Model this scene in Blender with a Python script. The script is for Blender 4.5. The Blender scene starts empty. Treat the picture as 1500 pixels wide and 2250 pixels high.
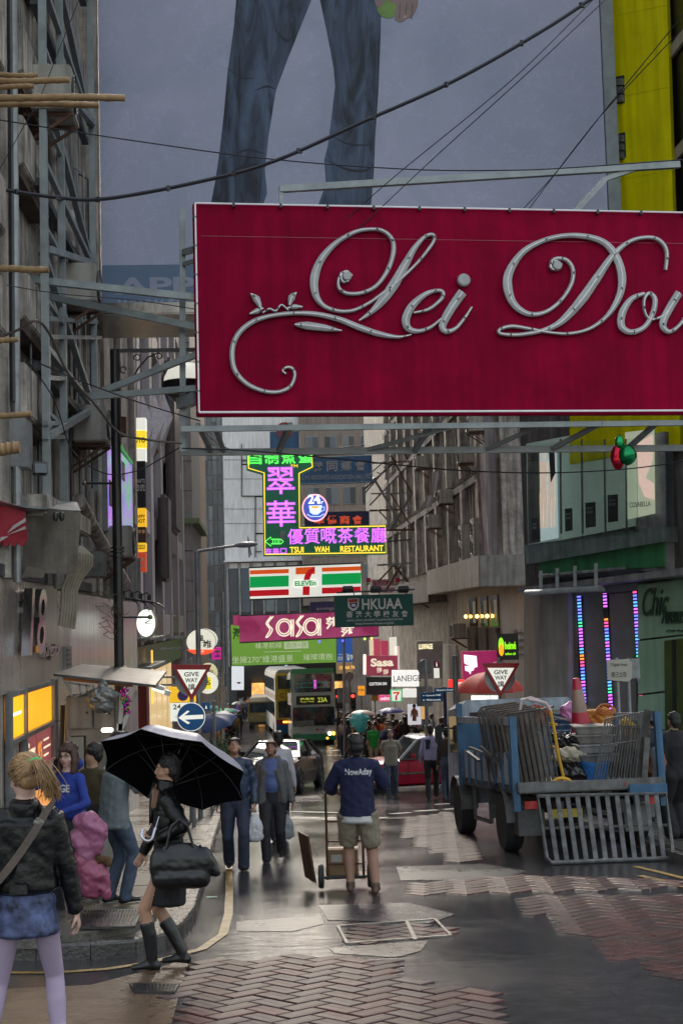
import bpy,bmesh,math,random
import numpy as np
from mathutils import Vector,Matrix,noise
R=math.radians
rnd=random.Random(7)
scn=bpy.context.scene
COL=scn.collection
# ---------------------------------------------------------------- camera
FPX,CX,CY=3000.0,750.0,1125.0           # focal length in photo pixels (44 mm on full frame held upright)
CAMZ=1.79
def _cam():
    yd=Vector(((570-CX)/FPX,(CY-1365)/FPX,-1.0)).normalized()      # the street's direction seen by the camera
    u=Vector((-0.027,1.0,0.0)); u.z=(u.x*yd.x+u.y*yd.y)/(-yd.z)
    u.normalize()
    x=yd.cross(u).normalized()
    return Matrix((x,yd,u))                   # rows: world X, Y, Z in camera space
CAMR=_cam()
cam_data=bpy.data.cameras.new('camera'); cam=bpy.data.objects.new('camera',cam_data)
COL.objects.link(cam); scn.camera=cam
cam_data.sensor_fit='VERTICAL'; cam_data.sensor_height=36.0; cam_data.sensor_width=24.0
cam_data.lens=36.0*FPX/2250.0
cam_data.clip_start=0.1; cam_data.clip_end=2000
cam.matrix_world=Matrix.Translation((0,0,CAMZ)) @ CAMR.to_4x4()
# ---------------------------------------------------------------- light
SUN_EL,SUN_AZ=36.0,352.5
world=bpy.data.worlds.new('World'); scn.world=world; world.use_nodes=True
nt=world.node_tree; bg=nt.nodes['Background']
sky=nt.nodes.new('ShaderNodeTexSky'); sky.sky_type='NISHITA'; sky.sun_disc=False
sky.sun_elevation=R(SUN_EL); sky.sun_rotation=R(SUN_AZ); sky.air_density=2.0; sky.dust_density=6.0; sky.ozone_density=1.0
hs=nt.nodes.new('ShaderNodeHueSaturation'); hs.inputs['Saturation'].default_value=0.5
nt.links.new(sky.outputs[0],hs.inputs['Color']); nt.links.new(hs.outputs[0],bg.inputs[0])
bg.inputs[1].default_value=0.15
sun_d=bpy.data.lights.new('sun','SUN'); sun_d.energy=0.5; sun_d.angle=R(10); sun_d.color=(1,.96,.91)
sun=bpy.data.objects.new('sun',sun_d); COL.objects.link(sun)
sun.rotation_euler=(R(90-SUN_EL),0,R(180-SUN_AZ)); sun.location=(0,0,60)
scn.view_settings.view_transform='Standard'; scn.view_settings.look='None'
scn.view_settings.gamma=1.0; scn.view_settings.use_curve_mapping=False
scn.view_settings.exposure=1.66
# ---------------------------------------------------------------- projection helpers
def ray(px,py):
    v=Vector(((px-CX)/FPX,(CY-py)/FPX,-1.0))
    return CAMR @ v
def at(px,py,Y):
    d=ray(px,py); t=Y/d.y
    return Vector((d.x*t,Y,CAMZ+d.z*t))
KN=[(-40,3.12),(0,0.0),(38,-2.964),(60,-4.42),(85,-5.62),(110,-5.9),(900,-6.5)]
def gz(Y):
    for (a,za),(b,zb) in zip(KN,KN[1:]):
        if Y<=b or b==900:
            return za+(zb-za)*(Y-a)/(b-a)
def G(px,py,up=0.0):
    """where the photo's pixel meets the sloping street"""
    d=ray(px,py); lo,hi=1.0,400.0
    f=lambda Y:CAMZ+d.z*Y/d.y-gz(Y)-up
    for _ in range(50):
        m=(lo+hi)/2
        if f(m)>0:lo=m
        else:hi=m
    return Vector((d.x*lo/d.y,lo,gz(lo)+up))
# ---------------------------------------------------------------- materials
MATS={}
def M(name,col,rough=.6,metal=0.,var=.25,scale=3.,bump=.0,bscale=40.,streak=0.,emit=None,es=0.,coat=0.,spec=.5,alpha=1.,trans=0.,rvar=0.):
    """procedural surface: base colour with two octaves of uneven tone, optional rain streaks and fine relief"""
    if name in MATS:return MATS[name]
    m=bpy.data.materials.new(name); m.use_nodes=True; MATS[name]=m
    n,l=m.node_tree.nodes,m.node_tree.links
    b=n['Principled BSDF']
    b.inputs['Roughness'].default_value=rough; b.inputs['Metallic'].default_value=metal
    b.inputs['Specular IOR Level'].default_value=spec
    if coat:b.inputs['Coat Weight'].default_value=coat; b.inputs['Coat Roughness'].default_value=.08
    if trans:b.inputs['Transmission Weight'].default_value=trans
    b.inputs['Base Color'].default_value=(*col,1)
    if emit:
        b.inputs['Emission Color'].default_value=(*emit,1); b.inputs['Emission Strength'].default_value=es
    if var or bump or streak or rvar:
        tc=n.new('ShaderNodeTexCoord')
    if var or streak:
        nz=n.new('ShaderNodeTexNoise'); nz.inputs['Scale'].default_value=scale; nz.inputs['Detail'].default_value=8; nz.inputs['Roughness'].default_value=.65
        l.new(tc.outputs['Object'],nz.inputs['Vector'])
        mr=n.new('ShaderNodeMapRange'); mr.inputs['From Min'].default_value=.3; mr.inputs['From Max'].default_value=.7
        mr.inputs['To Min'].default_value=1-var; mr.inputs['To Max'].default_value=1+var*.7
        l.new(nz.outputs['Fac'],mr.inputs['Value']); fac=mr.outputs[0]
        if streak:
            mp=n.new('ShaderNodeMapping'); mp.inputs['Scale'].default_value=(5,5,.35)
            l.new(tc.outputs['Object'],mp.inputs['Vector'])
            s2=n.new('ShaderNodeTexNoise'); s2.inputs['Scale'].default_value=1.6; s2.inputs['Detail'].default_value=6
            l.new(mp.outputs[0],s2.inputs['Vector'])
            m2=n.new('ShaderNodeMapRange'); m2.inputs['From Min'].default_value=.35; m2.inputs['From Max'].default_value=.65
            m2.inputs['To Min'].default_value=1-streak; m2.inputs['To Max'].default_value=1.1
            l.new(s2.outputs['Fac'],m2.inputs['Value'])
            mu=n.new('ShaderNodeMath'); mu.operation='MULTIPLY'; l.new(fac,mu.inputs[0]); l.new(m2.outputs[0],mu.inputs[1]); fac=mu.outputs[0]
        vm=n.new('ShaderNodeVectorMath'); vm.operation='SCALE'; vm.inputs[0].default_value=col
        l.new(fac,vm.inputs['Scale']); l.new(vm.outputs[0],b.inputs['Base Color'])
        if rvar:
            mr2=n.new('ShaderNodeMapRange'); mr2.inputs['From Min'].default_value=.35; mr2.inputs['From Max'].default_value=.65
            mr2.inputs['To Min'].default_value=max(.03,rough-rvar); mr2.inputs['To Max'].default_value=min(1,rough+rvar)
            l.new(nz.outputs['Fac'],mr2.inputs['Value']); l.new(mr2.outputs[0],b.inputs['Roughness'])
    if bump:
        nb=n.new('ShaderNodeTexNoise'); nb.inputs['Scale'].default_value=bscale; nb.inputs['Detail'].default_value=4
        l.new(tc.outputs['Object'],nb.inputs['Vector'])
        bp=n.new('ShaderNodeBump'); bp.inputs['Strength'].default_value=bump; bp.inputs['Distance'].default_value=.02
        l.new(nb.outputs['Fac'],bp.inputs['Height']); l.new(bp.outputs[0],b.inputs['Normal'])
    return m
EK=.20   # lamps and lit signs against the exposure
def EM(name,col,es,var=0.):
    es=es*EK
    """a surface that gives off light: lit sign face, tube, lamp; slightly uneven when var is set"""
    return M(name,tuple(c*.6 for c in col),rough=.4,var=0,emit=col,es=es)
def mat_emit_var(name,c0,c1,es,scale=2.):
    es=es*EK
    m=M(name,c0,rough=.4,var=0,emit=c0,es=es)
    n,l=m.node_tree.nodes,m.node_tree.links
    tc=n.new('ShaderNodeTexCoord'); nz=n.new('ShaderNodeTexNoise'); nz.inputs['Scale'].default_value=scale
    mx=n.new('ShaderNodeMix'); mx.data_type='RGBA'; mx.inputs[6].default_value=(*c0,1); mx.inputs[7].default_value=(*c1,1)
    cr=n.new('ShaderNodeMapRange'); cr.inputs['From Min'].default_value=.35; cr.inputs['From Max'].default_value=.65
    l.new(tc.outputs['Object'],nz.inputs['Vector']); l.new(nz.outputs['Fac'],cr.inputs['Value']); l.new(cr.outputs[0],mx.inputs[0])
    l.new(mx.outputs[2],n['Principled BSDF'].inputs['Emission Color'])
    return m
# ---------------------------------------------------------------- mesh collector
class MB:
    def __init__(s):s.v=[]; s.f=[]
    def add(s,vs,fs):
        o=len(s.v); s.v+=[tuple(v) for v in vs]; s.f+=[tuple(i+o for i in f) for f in fs]; return s
    def box(s,c,d,rz=0.,rx=0.,ry=0.):
        m=Matrix.Rotation(rz,3,'Z') @ Matrix.Rotation(ry,3,'Y') @ Matrix.Rotation(rx,3,'X')
        c=Vector(c); h=(d[0]/2,d[1]/2,d[2]/2)
        vs=[c+m @ Vector((x*h[0],y*h[1],z*h[2])) for x in (-1,1) for y in (-1,1) for z in (-1,1)]
        return s.add(vs,[(0,1,3,2),(4,6,7,5),(0,4,5,1),(2,3,7,6),(0,2,6,4),(1,5,7,3)])
    def span(s,x0,x1,y0,y1,z0,z1):
        return s.box(((x0+x1)/2,(y0+y1)/2,(z0+z1)/2),(abs(x1-x0),abs(y1-y0),abs(z1-z0)))
    def bar(s,a,b,w,h=None):
        """square bar from a to b"""
        a,b=Vector(a),Vector(b); h=h or w; d=(b-a)
        if d.length<1e-6:return s
        d.normalize(); up=Vector((0,0,1)) if abs(d.z)<.95 else Vector((0,1,0))
        x=d.cross(up).normalized(); z=x.cross(d).normalized()
        vs=[p+x*(i*w/2)+z*(j*h/2) for p in (a,b) for i,j in ((-1,-1),(1,-1),(1,1),(-1,1))]
        return s.add(vs,[(3,2,1,0),(4,5,6,7),(0,1,5,4),(1,2,6,5),(2,3,7,6),(3,0,4,7)])
    def tube(s,pts,r,seg=8,caps=True,closed=False):
        pts=[Vector(p) for p in pts]; n=len(pts); rr=r if isinstance(r,(list,tuple)) else [r]*n
        rings=[]; px=None
        for i,p in enumerate(pts):
            a=pts[i-1] if (i>0 or closed) else p; b=pts[(i+1) %n] if (i<n-1 or closed) else p
            d=(b-a)
            d=d.normalized() if d.length>1e-9 else Vector((0,0,1))
            if px is None:
                up=Vector((0,0,1)) if abs(d.z)<.9 else Vector((1,0,0)); px=d.cross(up).normalized()
            px=(px-d*px.dot(d)).normalized(); py=d.cross(px)
            rings.append([p+(px*math.cos(2*math.pi*k/seg)+py*math.sin(2*math.pi*k/seg))*rr[i] for k in range(seg)])
        vs=[v for rg in rings for v in rg]; fs=[]
        for i in range(n if closed else n-1):
            j=(i+1) %n
            for k in range(seg):fs.append((i*seg+k,i*seg+(k+1) %seg,j*seg+(k+1) %seg,j*seg+k))
        if caps and not closed:fs+=[tuple(range(seg))[::-1],tuple((n-1)*seg+k for k in range(seg))]
        return s.add(vs,fs)
    def cyl(s,a,b,r,r2=None,seg=16):return s.tube([a,b],[r,r if r2 is None else r2],seg)
    def lathe(s,prof,c=(0,0,0),seg=20,axis='Z',sx=1.,sy=1.):
        c=Vector(c); vs=[]
        for r,h in prof:
            for k in range(seg):
                t=2*math.pi*k/seg; x,y=r*math.cos(t)*sx,r*math.sin(t)*sy
                vs.append(c+(Vector((x,y,h)) if axis=='Z' else Vector((x,-h,y)) if axis=='Y' else Vector((h,x,y))))
        fs=[(i*seg+k,i*seg+(k+1) %seg,(i+1)*seg+(k+1) %seg,(i+1)*seg+k) for i in range(len(prof)-1) for k in range(seg)]
        if prof[0][0]>1e-5:fs.append(tuple(range(seg))[::-1])
        if prof[-1][0]>1e-5:fs.append(tuple((len(prof)-1)*seg+k for k in range(seg)))
        return s.add(vs,fs)
    def prism(s,pts,y0,y1):
        """polygon in local x,z extruded along y (y0 = near face)"""
        n=len(pts); vs=[(p[0],y0,p[1]) for p in pts]+[(p[0],y1,p[1]) for p in pts]
        fs=[tuple(range(n)),tuple(range(2*n-1,n-1,-1))]+[((i+1) %n,i,n+i,n+(i+1) %n) for i in range(n)]
        return s.add(vs,fs)
    def prismz(s,pts,z0,z1):
        n=len(pts); vs=[(p[0],p[1],z0) for p in pts]+[(p[0],p[1],z1) for p in pts]
        fs=[tuple(range(n-1,-1,-1)),tuple(range(n,2*n))]+[(i,(i+1) %n,n+(i+1) %n,n+i) for i in range(n)]
        return s.add(vs,fs)
    def ball(s,c,r,seg=12,sx=1,sy=1,sz=1):
        k=max(4,seg//2); return s.lathe([(r*math.sin(math.pi*i/k)*1.,-r*math.cos(math.pi*i/k)*sz) for i in range(k+1)],c,seg,'Z',sx,sy)
    def mesh(s,name,mat=None,smooth=False,bevel=0.):
        me=bpy.data.meshes.new(name); me.from_pydata(s.v,[],s.f)
        if bevel>0 or True:
            bm=bmesh.new(); bm.from_mesh(me)
            bmesh.ops.remove_doubles(bm,verts=bm.verts,dist=1e-6) if smooth else None
            bmesh.ops.recalc_face_normals(bm,faces=bm.faces)
            if bevel>0:
                es=[e for e in bm.edges if len(e.link_faces)==2 and e.calc_face_angle(0)>.6]
                bmesh.ops.bevel(bm,geom=es,offset=bevel,segments=2,affect='EDGES',clamp_overlap=True)
            bm.to_mesh(me); bm.free()
        if mat:me.materials.append(mat)
        if smooth or bevel:
            me.polygons.foreach_set('use_smooth',[True]*len(me.polygons))
            if smooth != 2:me.set_sharp_from_angle(angle=R(38))
        return me
    def build(s,name,mat,parent=None,smooth=False,bevel=0.,**kw):
        return link(s.mesh(name,mat,smooth,bevel),name,parent,**kw)
def link(me,name,parent=None,label=None,cat=None,group=None,kind=None):
    o=bpy.data.objects.new(name,me); COL.objects.link(o)
    if parent is not None:
        o.parent=parent
        if parent.get('_w'):# children of a fixed thing are modelled in world coordinates
            o.matrix_parent_inverse=parent.matrix_basis.inverted()
        if parent.get('_w') and parent.parent is not None:o.matrix_parent_inverse=Matrix.Identity(4)
    return tag(o,label,cat,group,kind)
def tag(o,label=None,cat=None,group=None,kind=None):
    for k,v in (('label',label),('category',cat),('group',group),('kind',kind)):
        if v:o[k]=v
    return o
def thing(name,label,cat,loc=(0,0,0),rz=0.,group=None,world=False,rx=0.,ry=0.):
    o=bpy.data.objects.new(name,None); COL.objects.link(o); o.empty_display_size=.2
    o.location=loc; o.rotation_euler=(rx,ry,rz)
    tag(o,label,cat,group)
    if world:o['_w']=1; o.matrix_basis=Matrix.Translation(loc)
    return o
def children(o):return CH.get(o.name,[])
def dup(root,loc,rz=None,label=None,mats=None,scale=None,rx=None):
    r=root.copy(); COL.objects.link(r); r.location=loc
    if rz is not None:r.rotation_euler.z=rz
    if rx is not None:r.rotation_euler.x=rx
    if scale:r.scale=(scale,)*3 if not isinstance(scale,tuple) else scale
    if label:r['label']=label
    for ch in [c for c in root.children]:
        c=ch.copy(); COL.objects.link(c); c.parent=r
        if mats and ch.name.split('.')[0] in mats:
            c.material_slots[0].link='OBJECT'; c.material_slots[0].material=mats[ch.name.split('.')[0]]
        for g in ch.children:
            d=g.copy(); COL.objects.link(d); d.parent=c
    return r
# ---------------------------------------------------------------- lettering
def text_mesh(body,mat,w=None,h=None,depth=.01,bold=0.,tube=0.,loc=(0,0,0),name='lettering',shear=0.,align=.5,rz=0.,space=1.,yaw=None,line=1.):
    """letters in the local x,z plane facing -y, scaled to w x h metres and centred on loc"""
    c=bpy.data.curves.new(name,'FONT'); c.body=body; c.size=1; c.space_character=space; c.shear=shear; c.space_line=line
    c.resolution_u=3; c.align_x='CENTER'
    if tube:
        c.fill_mode='NONE'; c.bevel_depth=.001; c.bevel_resolution=0
    else:
        c.offset=bold
    o=bpy.data.objects.new(name,c); COL.objects.link(o)
    bpy.context.view_layer.update()
    dg=bpy.context.evaluated_depsgraph_get()
    me=bpy.data.meshes.new_from_object(o.evaluated_get(dg))
    n=len(me.vertices); co=np.empty(n*3); me.vertices.foreach_get('co',co); co=co.reshape(-1,3)
    mn,mx=co.min(0),co.max(0); ex=np.maximum(mx-mn,1e-6); ctr=(mn+mx)/2
    s=[1,1]
    if w and h:s=[w/ex[0],h/ex[1]]
    elif w:s=[w/ex[0]]*2
    elif h:s=[h/ex[1]]*2
    if tube:# rebuild with a tube of true size
        c.bevel_depth=tube/((s[0]*s[1])**.5); c.bevel_resolution=0
        bpy.context.view_layer.update(); dg=bpy.context.evaluated_depsgraph_get()
        bpy.data.meshes.remove(me); me=bpy.data.meshes.new_from_object(o.evaluated_get(dg))
        n=len(me.vertices); co=np.empty(n*3); me.vertices.foreach_get('co',co); co=co.reshape(-1,3)
    co[:,0]=(co[:,0]-ctr[0])*s[0]; co[:,1]=(co[:,1]-ctr[1])*s[1]
    if rz:
        x,y=co[:,0].copy(),co[:,1].copy(); co[:,0]=x*math.cos(rz)-y*math.sin(rz); co[:,1]=x*math.sin(rz)+y*math.cos(rz)
    out=np.stack([co[:,0]+loc[0],-co[:,2]*((s[0]*s[1])**.5 if tube else 1)+loc[1],co[:,1]+loc[2]],1)
    bpy.data.objects.remove(o); bpy.data.curves.remove(c)
    me.vertices.foreach_set('co',out.ravel())
    if not tube and depth>0:
        bm=bmesh.new(); bm.from_mesh(me)
        for f in bm.faces:f.smooth=False
        r=bmesh.ops.extrude_face_region(bm,geom=bm.faces[:])
        vs=[g for g in r['geom'] if isinstance(g,bmesh.types.BMVert)]
        bmesh.ops.translate(bm,verts=vs,vec=(0,-depth,0))
        bm.to_mesh(me); bm.free()
    me.materials.clear(); me.materials.append(mat); me.name=name; me.update()
    return me
def text(body,mat,parent,name='lettering',**kw):
    me=text_mesh(body,mat,name=name,**kw)
    o=bpy.data.objects.new(name,me); COL.objects.link(o); o.parent=parent
    return o
def ribbon(pts,widths,n=10):
    """brush stroke: smooth centre line through pts with varying width -> outline polygon list (quads)"""
    P=[Vector((p[0],p[1],0)) for p in pts]; out=[]
    def cr(p0,p1,p2,p3,t):return .5*((2*p1)+(-p0+p2)*t+(2*p0-5*p1+4*p2-p3)*t*t+(-p0+3*p1-3*p2+p3)*t**3)
    C,W=[],[]
    for i in range(len(P)-1):
        a=P[max(0,i-1)]; b=P[i]; c=P[i+1]; d=P[min(len(P)-1,i+2)]
        for k in range(n):
            t=k/n; C.append(cr(a,b,c,d,t)); W.append(widths[i]*(1-t)+widths[i+1]*t)
    C.append(P[-1]); W.append(widths[-1])
    return C,W
def stroke_mb(mb,pts,widths,y,depth,n=8,sc=1.,org=(0,0)):
    """raised brush stroke in a local x,z plane: domed section, pts in photo pixels relative to org, sc metres per pixel"""
    C,W=ribbon(pts,widths,n); rows=[]
    for i,c in enumerate(C):
        a=C[max(0,i-1)]; b=C[min(len(C)-1,i+1)]; d=(b-a).normalized() if (b-a).length>1e-9 else Vector((1,0,0)); nn=Vector((-d.y,d.x,0))
        w=max(W[i],1e-4)/2
        row=[]
        for u,hgt in ((-1,0),(-1,.75),(-.55,1),(.55,1),(1,.75),(1,0)):
            p=c+nn*u*w
            row.append(((p.x-org[0])*sc,y-depth*hgt,-(p.y-org[1])*sc))
        rows.append(row)
    vs=[v for r in rows for v in r]; k=6
    fs=[(i*k+j,i*k+j+1,(i+1)*k+j+1,(i+1)*k+j) for i in range(len(rows)-1) for j in range(k-1)]
    fs+=[tuple(range(k)),tuple((len(rows)-1)*k+j for j in range(k))[::-1]]
    mb.add(vs,fs)
def atX(px,py,X):
    d=ray(px,py); t=X/d.x
    return Vector((X,d.y*t,CAMZ+d.z*t))
def proj(p):
    q=CAMR.transposed() @ (Vector(p)-Vector((0,0,CAMZ)))
    return (CX-FPX*q.x/q.z,CY+FPX*q.y/q.z)
def inpoly(x,y,poly):
    c=False; n=len(poly)
    for i in range(n):
        (x1,y1),(x2,y2)=poly[i],poly[(i+1) %n]
        if (y1>y) != (y2>y) and x<(x2-x1)*(y-y1)/(y2-y1)+x1:c=not c
    return c
# ---------------------------------------------------------------- ground, road
def wet_mat(name,col,rough,bumpd=1.0):
    m=bpy.data.materials.new(name); m.use_nodes=True; MATS[name]=m
    n,l=m.node_tree.nodes,m.node_tree.links; b=n['Principled BSDF']
    tc=n.new('ShaderNodeTexCoord')
    mid_=n.new('ShaderNodeTexNoise'); mid_.inputs['Scale'].default_value=7; mid_.inputs['Detail'].default_value=10; mid_.inputs['Roughness'].default_value=.8; l.new(tc.outputs['Object'],mid_.inputs['Vector'])
    big=n.new('ShaderNodeTexNoise'); big.inputs['Scale'].default_value=.55; big.inputs['Detail'].default_value=5
    fine=n.new('ShaderNodeTexNoise'); fine.inputs['Scale'].default_value=38; fine.inputs['Detail'].default_value=5
    l.new(tc.outputs['Object'],big.inputs['Vector']); l.new(tc.outputs['Object'],fine.inputs['Vector'])
    mr=n.new('ShaderNodeMapRange'); mr.inputs['From Min'].default_value=.35; mr.inputs['From Max'].default_value=.68
    mr.inputs['To Min'].default_value=rough-.08; mr.inputs['To Max'].default_value=rough+.14
    av=n.new('ShaderNodeMath'); av.operation='MULTIPLY_ADD'; av.inputs[1].default_value=.7; hf=n.new('ShaderNodeMath'); hf.operation='MULTIPLY'; hf.inputs[1].default_value=.35; l.new(mid_.outputs['Fac'],hf.inputs[0]); l.new(big.outputs['Fac'],av.inputs[0]); l.new(hf.outputs[0],av.inputs[2]); l.new(av.outputs[0],mr.inputs['Value'])
    l.new(mr.outputs[0],b.inputs['Roughness'])
    sc=n.new('ShaderNodeMapRange'); sc.inputs['From Min'].default_value=.3; sc.inputs['From Max'].default_value=.7
    sc.inputs['To Min'].default_value=.15; sc.inputs['To Max'].default_value=2.6
    mu=n.new('ShaderNodeMath'); mu.operation='MULTIPLY_ADD'; mu.inputs[1].default_value=.5; 
    l.new(fine.outputs['Fac'],mu.inputs[0]); 
    ad=n.new('ShaderNodeMath'); ad.operation='MULTIPLY'; ad.inputs[1].default_value=.5; l.new(mid_.outputs['Fac'],ad.inputs[0]); l.new(ad.outputs[0],mu.inputs[2])
    l.new(mu.outputs[0],sc.inputs['Value'])
    vm=n.new('ShaderNodeVectorMath'); vm.operation='SCALE'; vm.inputs[0].default_value=col; l.new(sc.outputs[0],vm.inputs['Scale']); l.new(vm.outputs[0],b.inputs['Base Color'])
    mp=n.new('ShaderNodeMapping'); mp.inputs['Scale'].default_value=(.5,5.5,1)
    l.new(tc.outputs['Object'],mp.inputs['Vector'])
    rip=n.new('ShaderNodeTexNoise'); rip.inputs['Scale'].default_value=3.2; rip.inputs['Detail'].default_value=6; rip.inputs['Roughness'].default_value=.6
    l.new(mp.outputs[0],rip.inputs['Vector'])
    b1=n.new('ShaderNodeBump'); b1.inputs['Strength'].default_value=.55*bumpd; b1.inputs['Distance'].default_value=.02
    b2=n.new('ShaderNodeBump'); b2.inputs['Strength'].default_value=.24*bumpd; b2.inputs['Distance'].default_value=.006
    l.new(rip.outputs['Fac'],b1.inputs['Height']); l.new(fine.outputs['Fac'],b2.inputs['Height']); l.new(b1.outputs[0],b2.inputs['Normal']); l.new(b2.outputs[0],b.inputs['Normal'])
    b.inputs['Specular IOR Level'].default_value=.22 if 'block' in name else .5
    return m
asphalt=wet_mat('wet asphalt',(.027,.026,.028),.115,.66)
concrete_pave=wet_mat('wet concrete paving',(.075,.070,.062),.28)
patch_mat=wet_mat('newer tar patch',(.03,.03,.034),.24,.7)
light_patch=wet_mat('pale worn patch',(.05,.043,.038),.26,.7)
brick_mats=[wet_mat('wet red block %d' %i,c,.38,.8) for i,c in enumerate([(.032,.009,.010),(.022,.008,.010),(.040,.011,.012),(.023,.011,.014)])]
def sheet(name,x0,x1,ys,dz,mat,parent=None,nx=1,xs=None,**kw):
    vs,fs=[],[]; xs=xs or [x0+(x1-x0)*i/nx for i in range(nx+1)]; k=len(xs)
    for y in ys:
        for x in xs:vs.append((x,y,gz(y)+dz))
    for j in range(len(ys)-1):
        for i in range(k-1):fs.append((j*k+i,j*k+i+1,(j+1)*k+i+1,(j+1)*k+i))
    return MB().add(vs,fs).build(name,mat,parent,**kw)
YS=[-40,0]+list(range(2,60,2))+[60,65,70,75,80,85,95,110,200,400,900]
ground=sheet('ground',-400,400,YS,-.03,concrete_pave,kind='structure')
road=sheet('road',-30,30,YS[:-2],0,asphalt,kind='structure')
def flat_poly(name,pix,dz,mat,parent=None,thick=0.,**kw):
    """polygon given by where its corners stand on the street"""
    P=[G(*p) for p in pix]
    if thick:
        mb=MB(); n=len(P)
        vs=[(p.x,p.y,gz(p.y)+dz+thick) for p in P]+[(p.x,p.y,gz(p.y)+dz-.05) for p in P]
        mb.add(vs,[tuple(range(n)),tuple(range(2*n-1,n-1,-1))]+[((i+1) %n,i,n+i,n+(i+1) %n) for i in range(n)])
    else:
        mb=MB(); mb.add([(p.x,p.y,gz(p.y)+dz) for p in P],[tuple(range(len(P)))])
    return mb.build(name,mat,parent,**kw)
def line_strip(name,pix,w,dz,mat,parent):
    P=[G(*p) for p in pix] if isinstance(pix[0],tuple) else pix
    vs,fs=[],[]
    D=[]
    for i in range(len(P)-1):
        for k in range(6):D.append(P[i].lerp(P[i+1],k/6))
    D.append(P[-1])
    for i,p in enumerate(D):
        a,b=D[max(0,i-1)],D[min(len(D)-1,i+1)]; d=Vector((b.x-a.x,b.y-a.y,0)).normalized(); nn=Vector((-d.y,d.x,0))
        for s in (-1,1):
            q=p+nn*(s*w/2); vs.append((q.x,q.y,gz(q.y)+dz))
    fs=[(2*i,2*i+1,2*i+3,2*i+2) for i in range(len(D)-1)]
    return MB().add(vs,fs).build(name,mat,parent)
yellow_paint=M('worn yellow road paint',(.27,.165,.03),rough=.35,var=.7,scale=9,bump=.3,bscale=60)
white_paint=M('worn white road paint',(.5,.5,.47),rough=.35,var=.5,scale=9,bump=.3,bscale=60)
line_strip('yellow_line',[(20,2139),(120,2139),(233,2131),(327,2117),(443,2087),(490,2054),(502,2010),(504,1960),(503,1900),(501,1840),(500,1790)],.085,.008,yellow_paint,road)
line_strip('yellow_line',[(1405,1925),(1440,1933),(1530,1957)],.09,.008,yellow_paint,road)
line_strip('yellow_line',[(1395,1905),(1455,1919),(1530,1938)],.09,.008,yellow_paint,road)
for seg in [((640,1796),(700,1797)),((715,1797),(850,1797)),((858,1789),(900,1786)),((912,1783),(960,1780)),((975,1779),(1010,1777)),
            ((955,1768),(1000,1766)),((640,1784),(745,1786)),((560,1787),(625,1786))]:
    line_strip('white_line',[seg[0],seg[1]],.22,.008,white_paint,road)
for i in range(4):
    for j in range(3):
        line_strip('white_line',[(728+i*26-j*3,1638+j*11),(748+i*27-j*3,1638+j*11)],.5,.009,white_paint,road)
line_strip('pale_strip',[(560,1797),(760,1800),(900,1797),(1010,1789)],.55,.005,light_patch,road)
flat_poly('tar_patch',[(520,2026),(705,2012),(712,2030),(640,2048),(520,2046)],.004,patch_mat,road)
flat_poly('tar_patch',[(700,1990),(900,1985),(1000,2010),(940,2030),(720,2022)],.005,patch_mat,road)
flat_poly('tar_patch',[(870,1905),(1060,1898),(1160,1915),(1080,1935),(880,1935)],.004,patch_mat,road)
flat_poly('pale_patch',[(723,2084),(940,2068),(925,2090),(870,2105),(735,2096)],.005,light_patch,road)
flat_poly('tar_patch',[(600,1752),(700,1748),(712,1760),(610,1764)],.005,patch_mat,road)
flat_poly('side_road_surface',[(0,2175),(200,2165),(375,2120),(420,2095),(395,2180),(375,2260),(0,2270)],.004,wet_mat('brown side road',(.085,.055,.035),.3),road)
# trench cover of red blocks in a metal rim, manhole, drain
steel_wet=M('worn wet steel',(.22,.21,.20),rough=.35,metal=.8,var=.4,scale=8,bump=.4)
iron=M('dark cast iron',(.05,.05,.052),rough=.32,metal=.6,var=.4,scale=10,bump=.5,bscale=80)
def rim(name,pix,w,mat,parent):
    P=[G(*p) for p in pix]; mb=MB()
    for i in range(len(P)):
        a,b=P[i],P[(i+1) %len(P)]
        mb.bar((a.x,a.y,a.z+.009),(b.x,b.y,b.z+.009),w,.014)
    return mb.build(name,mat,parent)
def slab_tilt(c,dx,dy,h,rz,jig=.0):
    return c
rim('trench_cover_frame',[(742,2037),(955,2022),(990,2058),(762,2075)],.025,steel_wet,road)
rim('trench_cover_frame',[(892,2028),(894,2027),(872+42,2066),(910,2067)],.02,steel_wet,road)
# side drain with bars, and the chequered plate on the left pavement
def grate_on(pix,n,name,mat,parent,up=0.):
    P=[G(*p,up) for p in pix]; mb=MB()
    for i in range(n+1):
        t=i/n; a=P[0].lerp(P[1],t); b=P[3].lerp(P[2],t); mb.bar(a+Vector((0,0,.012)),b+Vector((0,0,.012)),.02,.02)
    for t in (0,.33,.66,1):
        a=P[0].lerp(P[3],t); b=P[1].lerp(P[2],t); mb.bar(a+Vector((0,0,.01)),b+Vector((0,0,.01)),.02,.018)
    return mb.build(name,mat,parent)
grate_on([(287,2166),(392,2168),(382,2186),(298,2184)],12,'drain_grate',iron,road)
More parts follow.
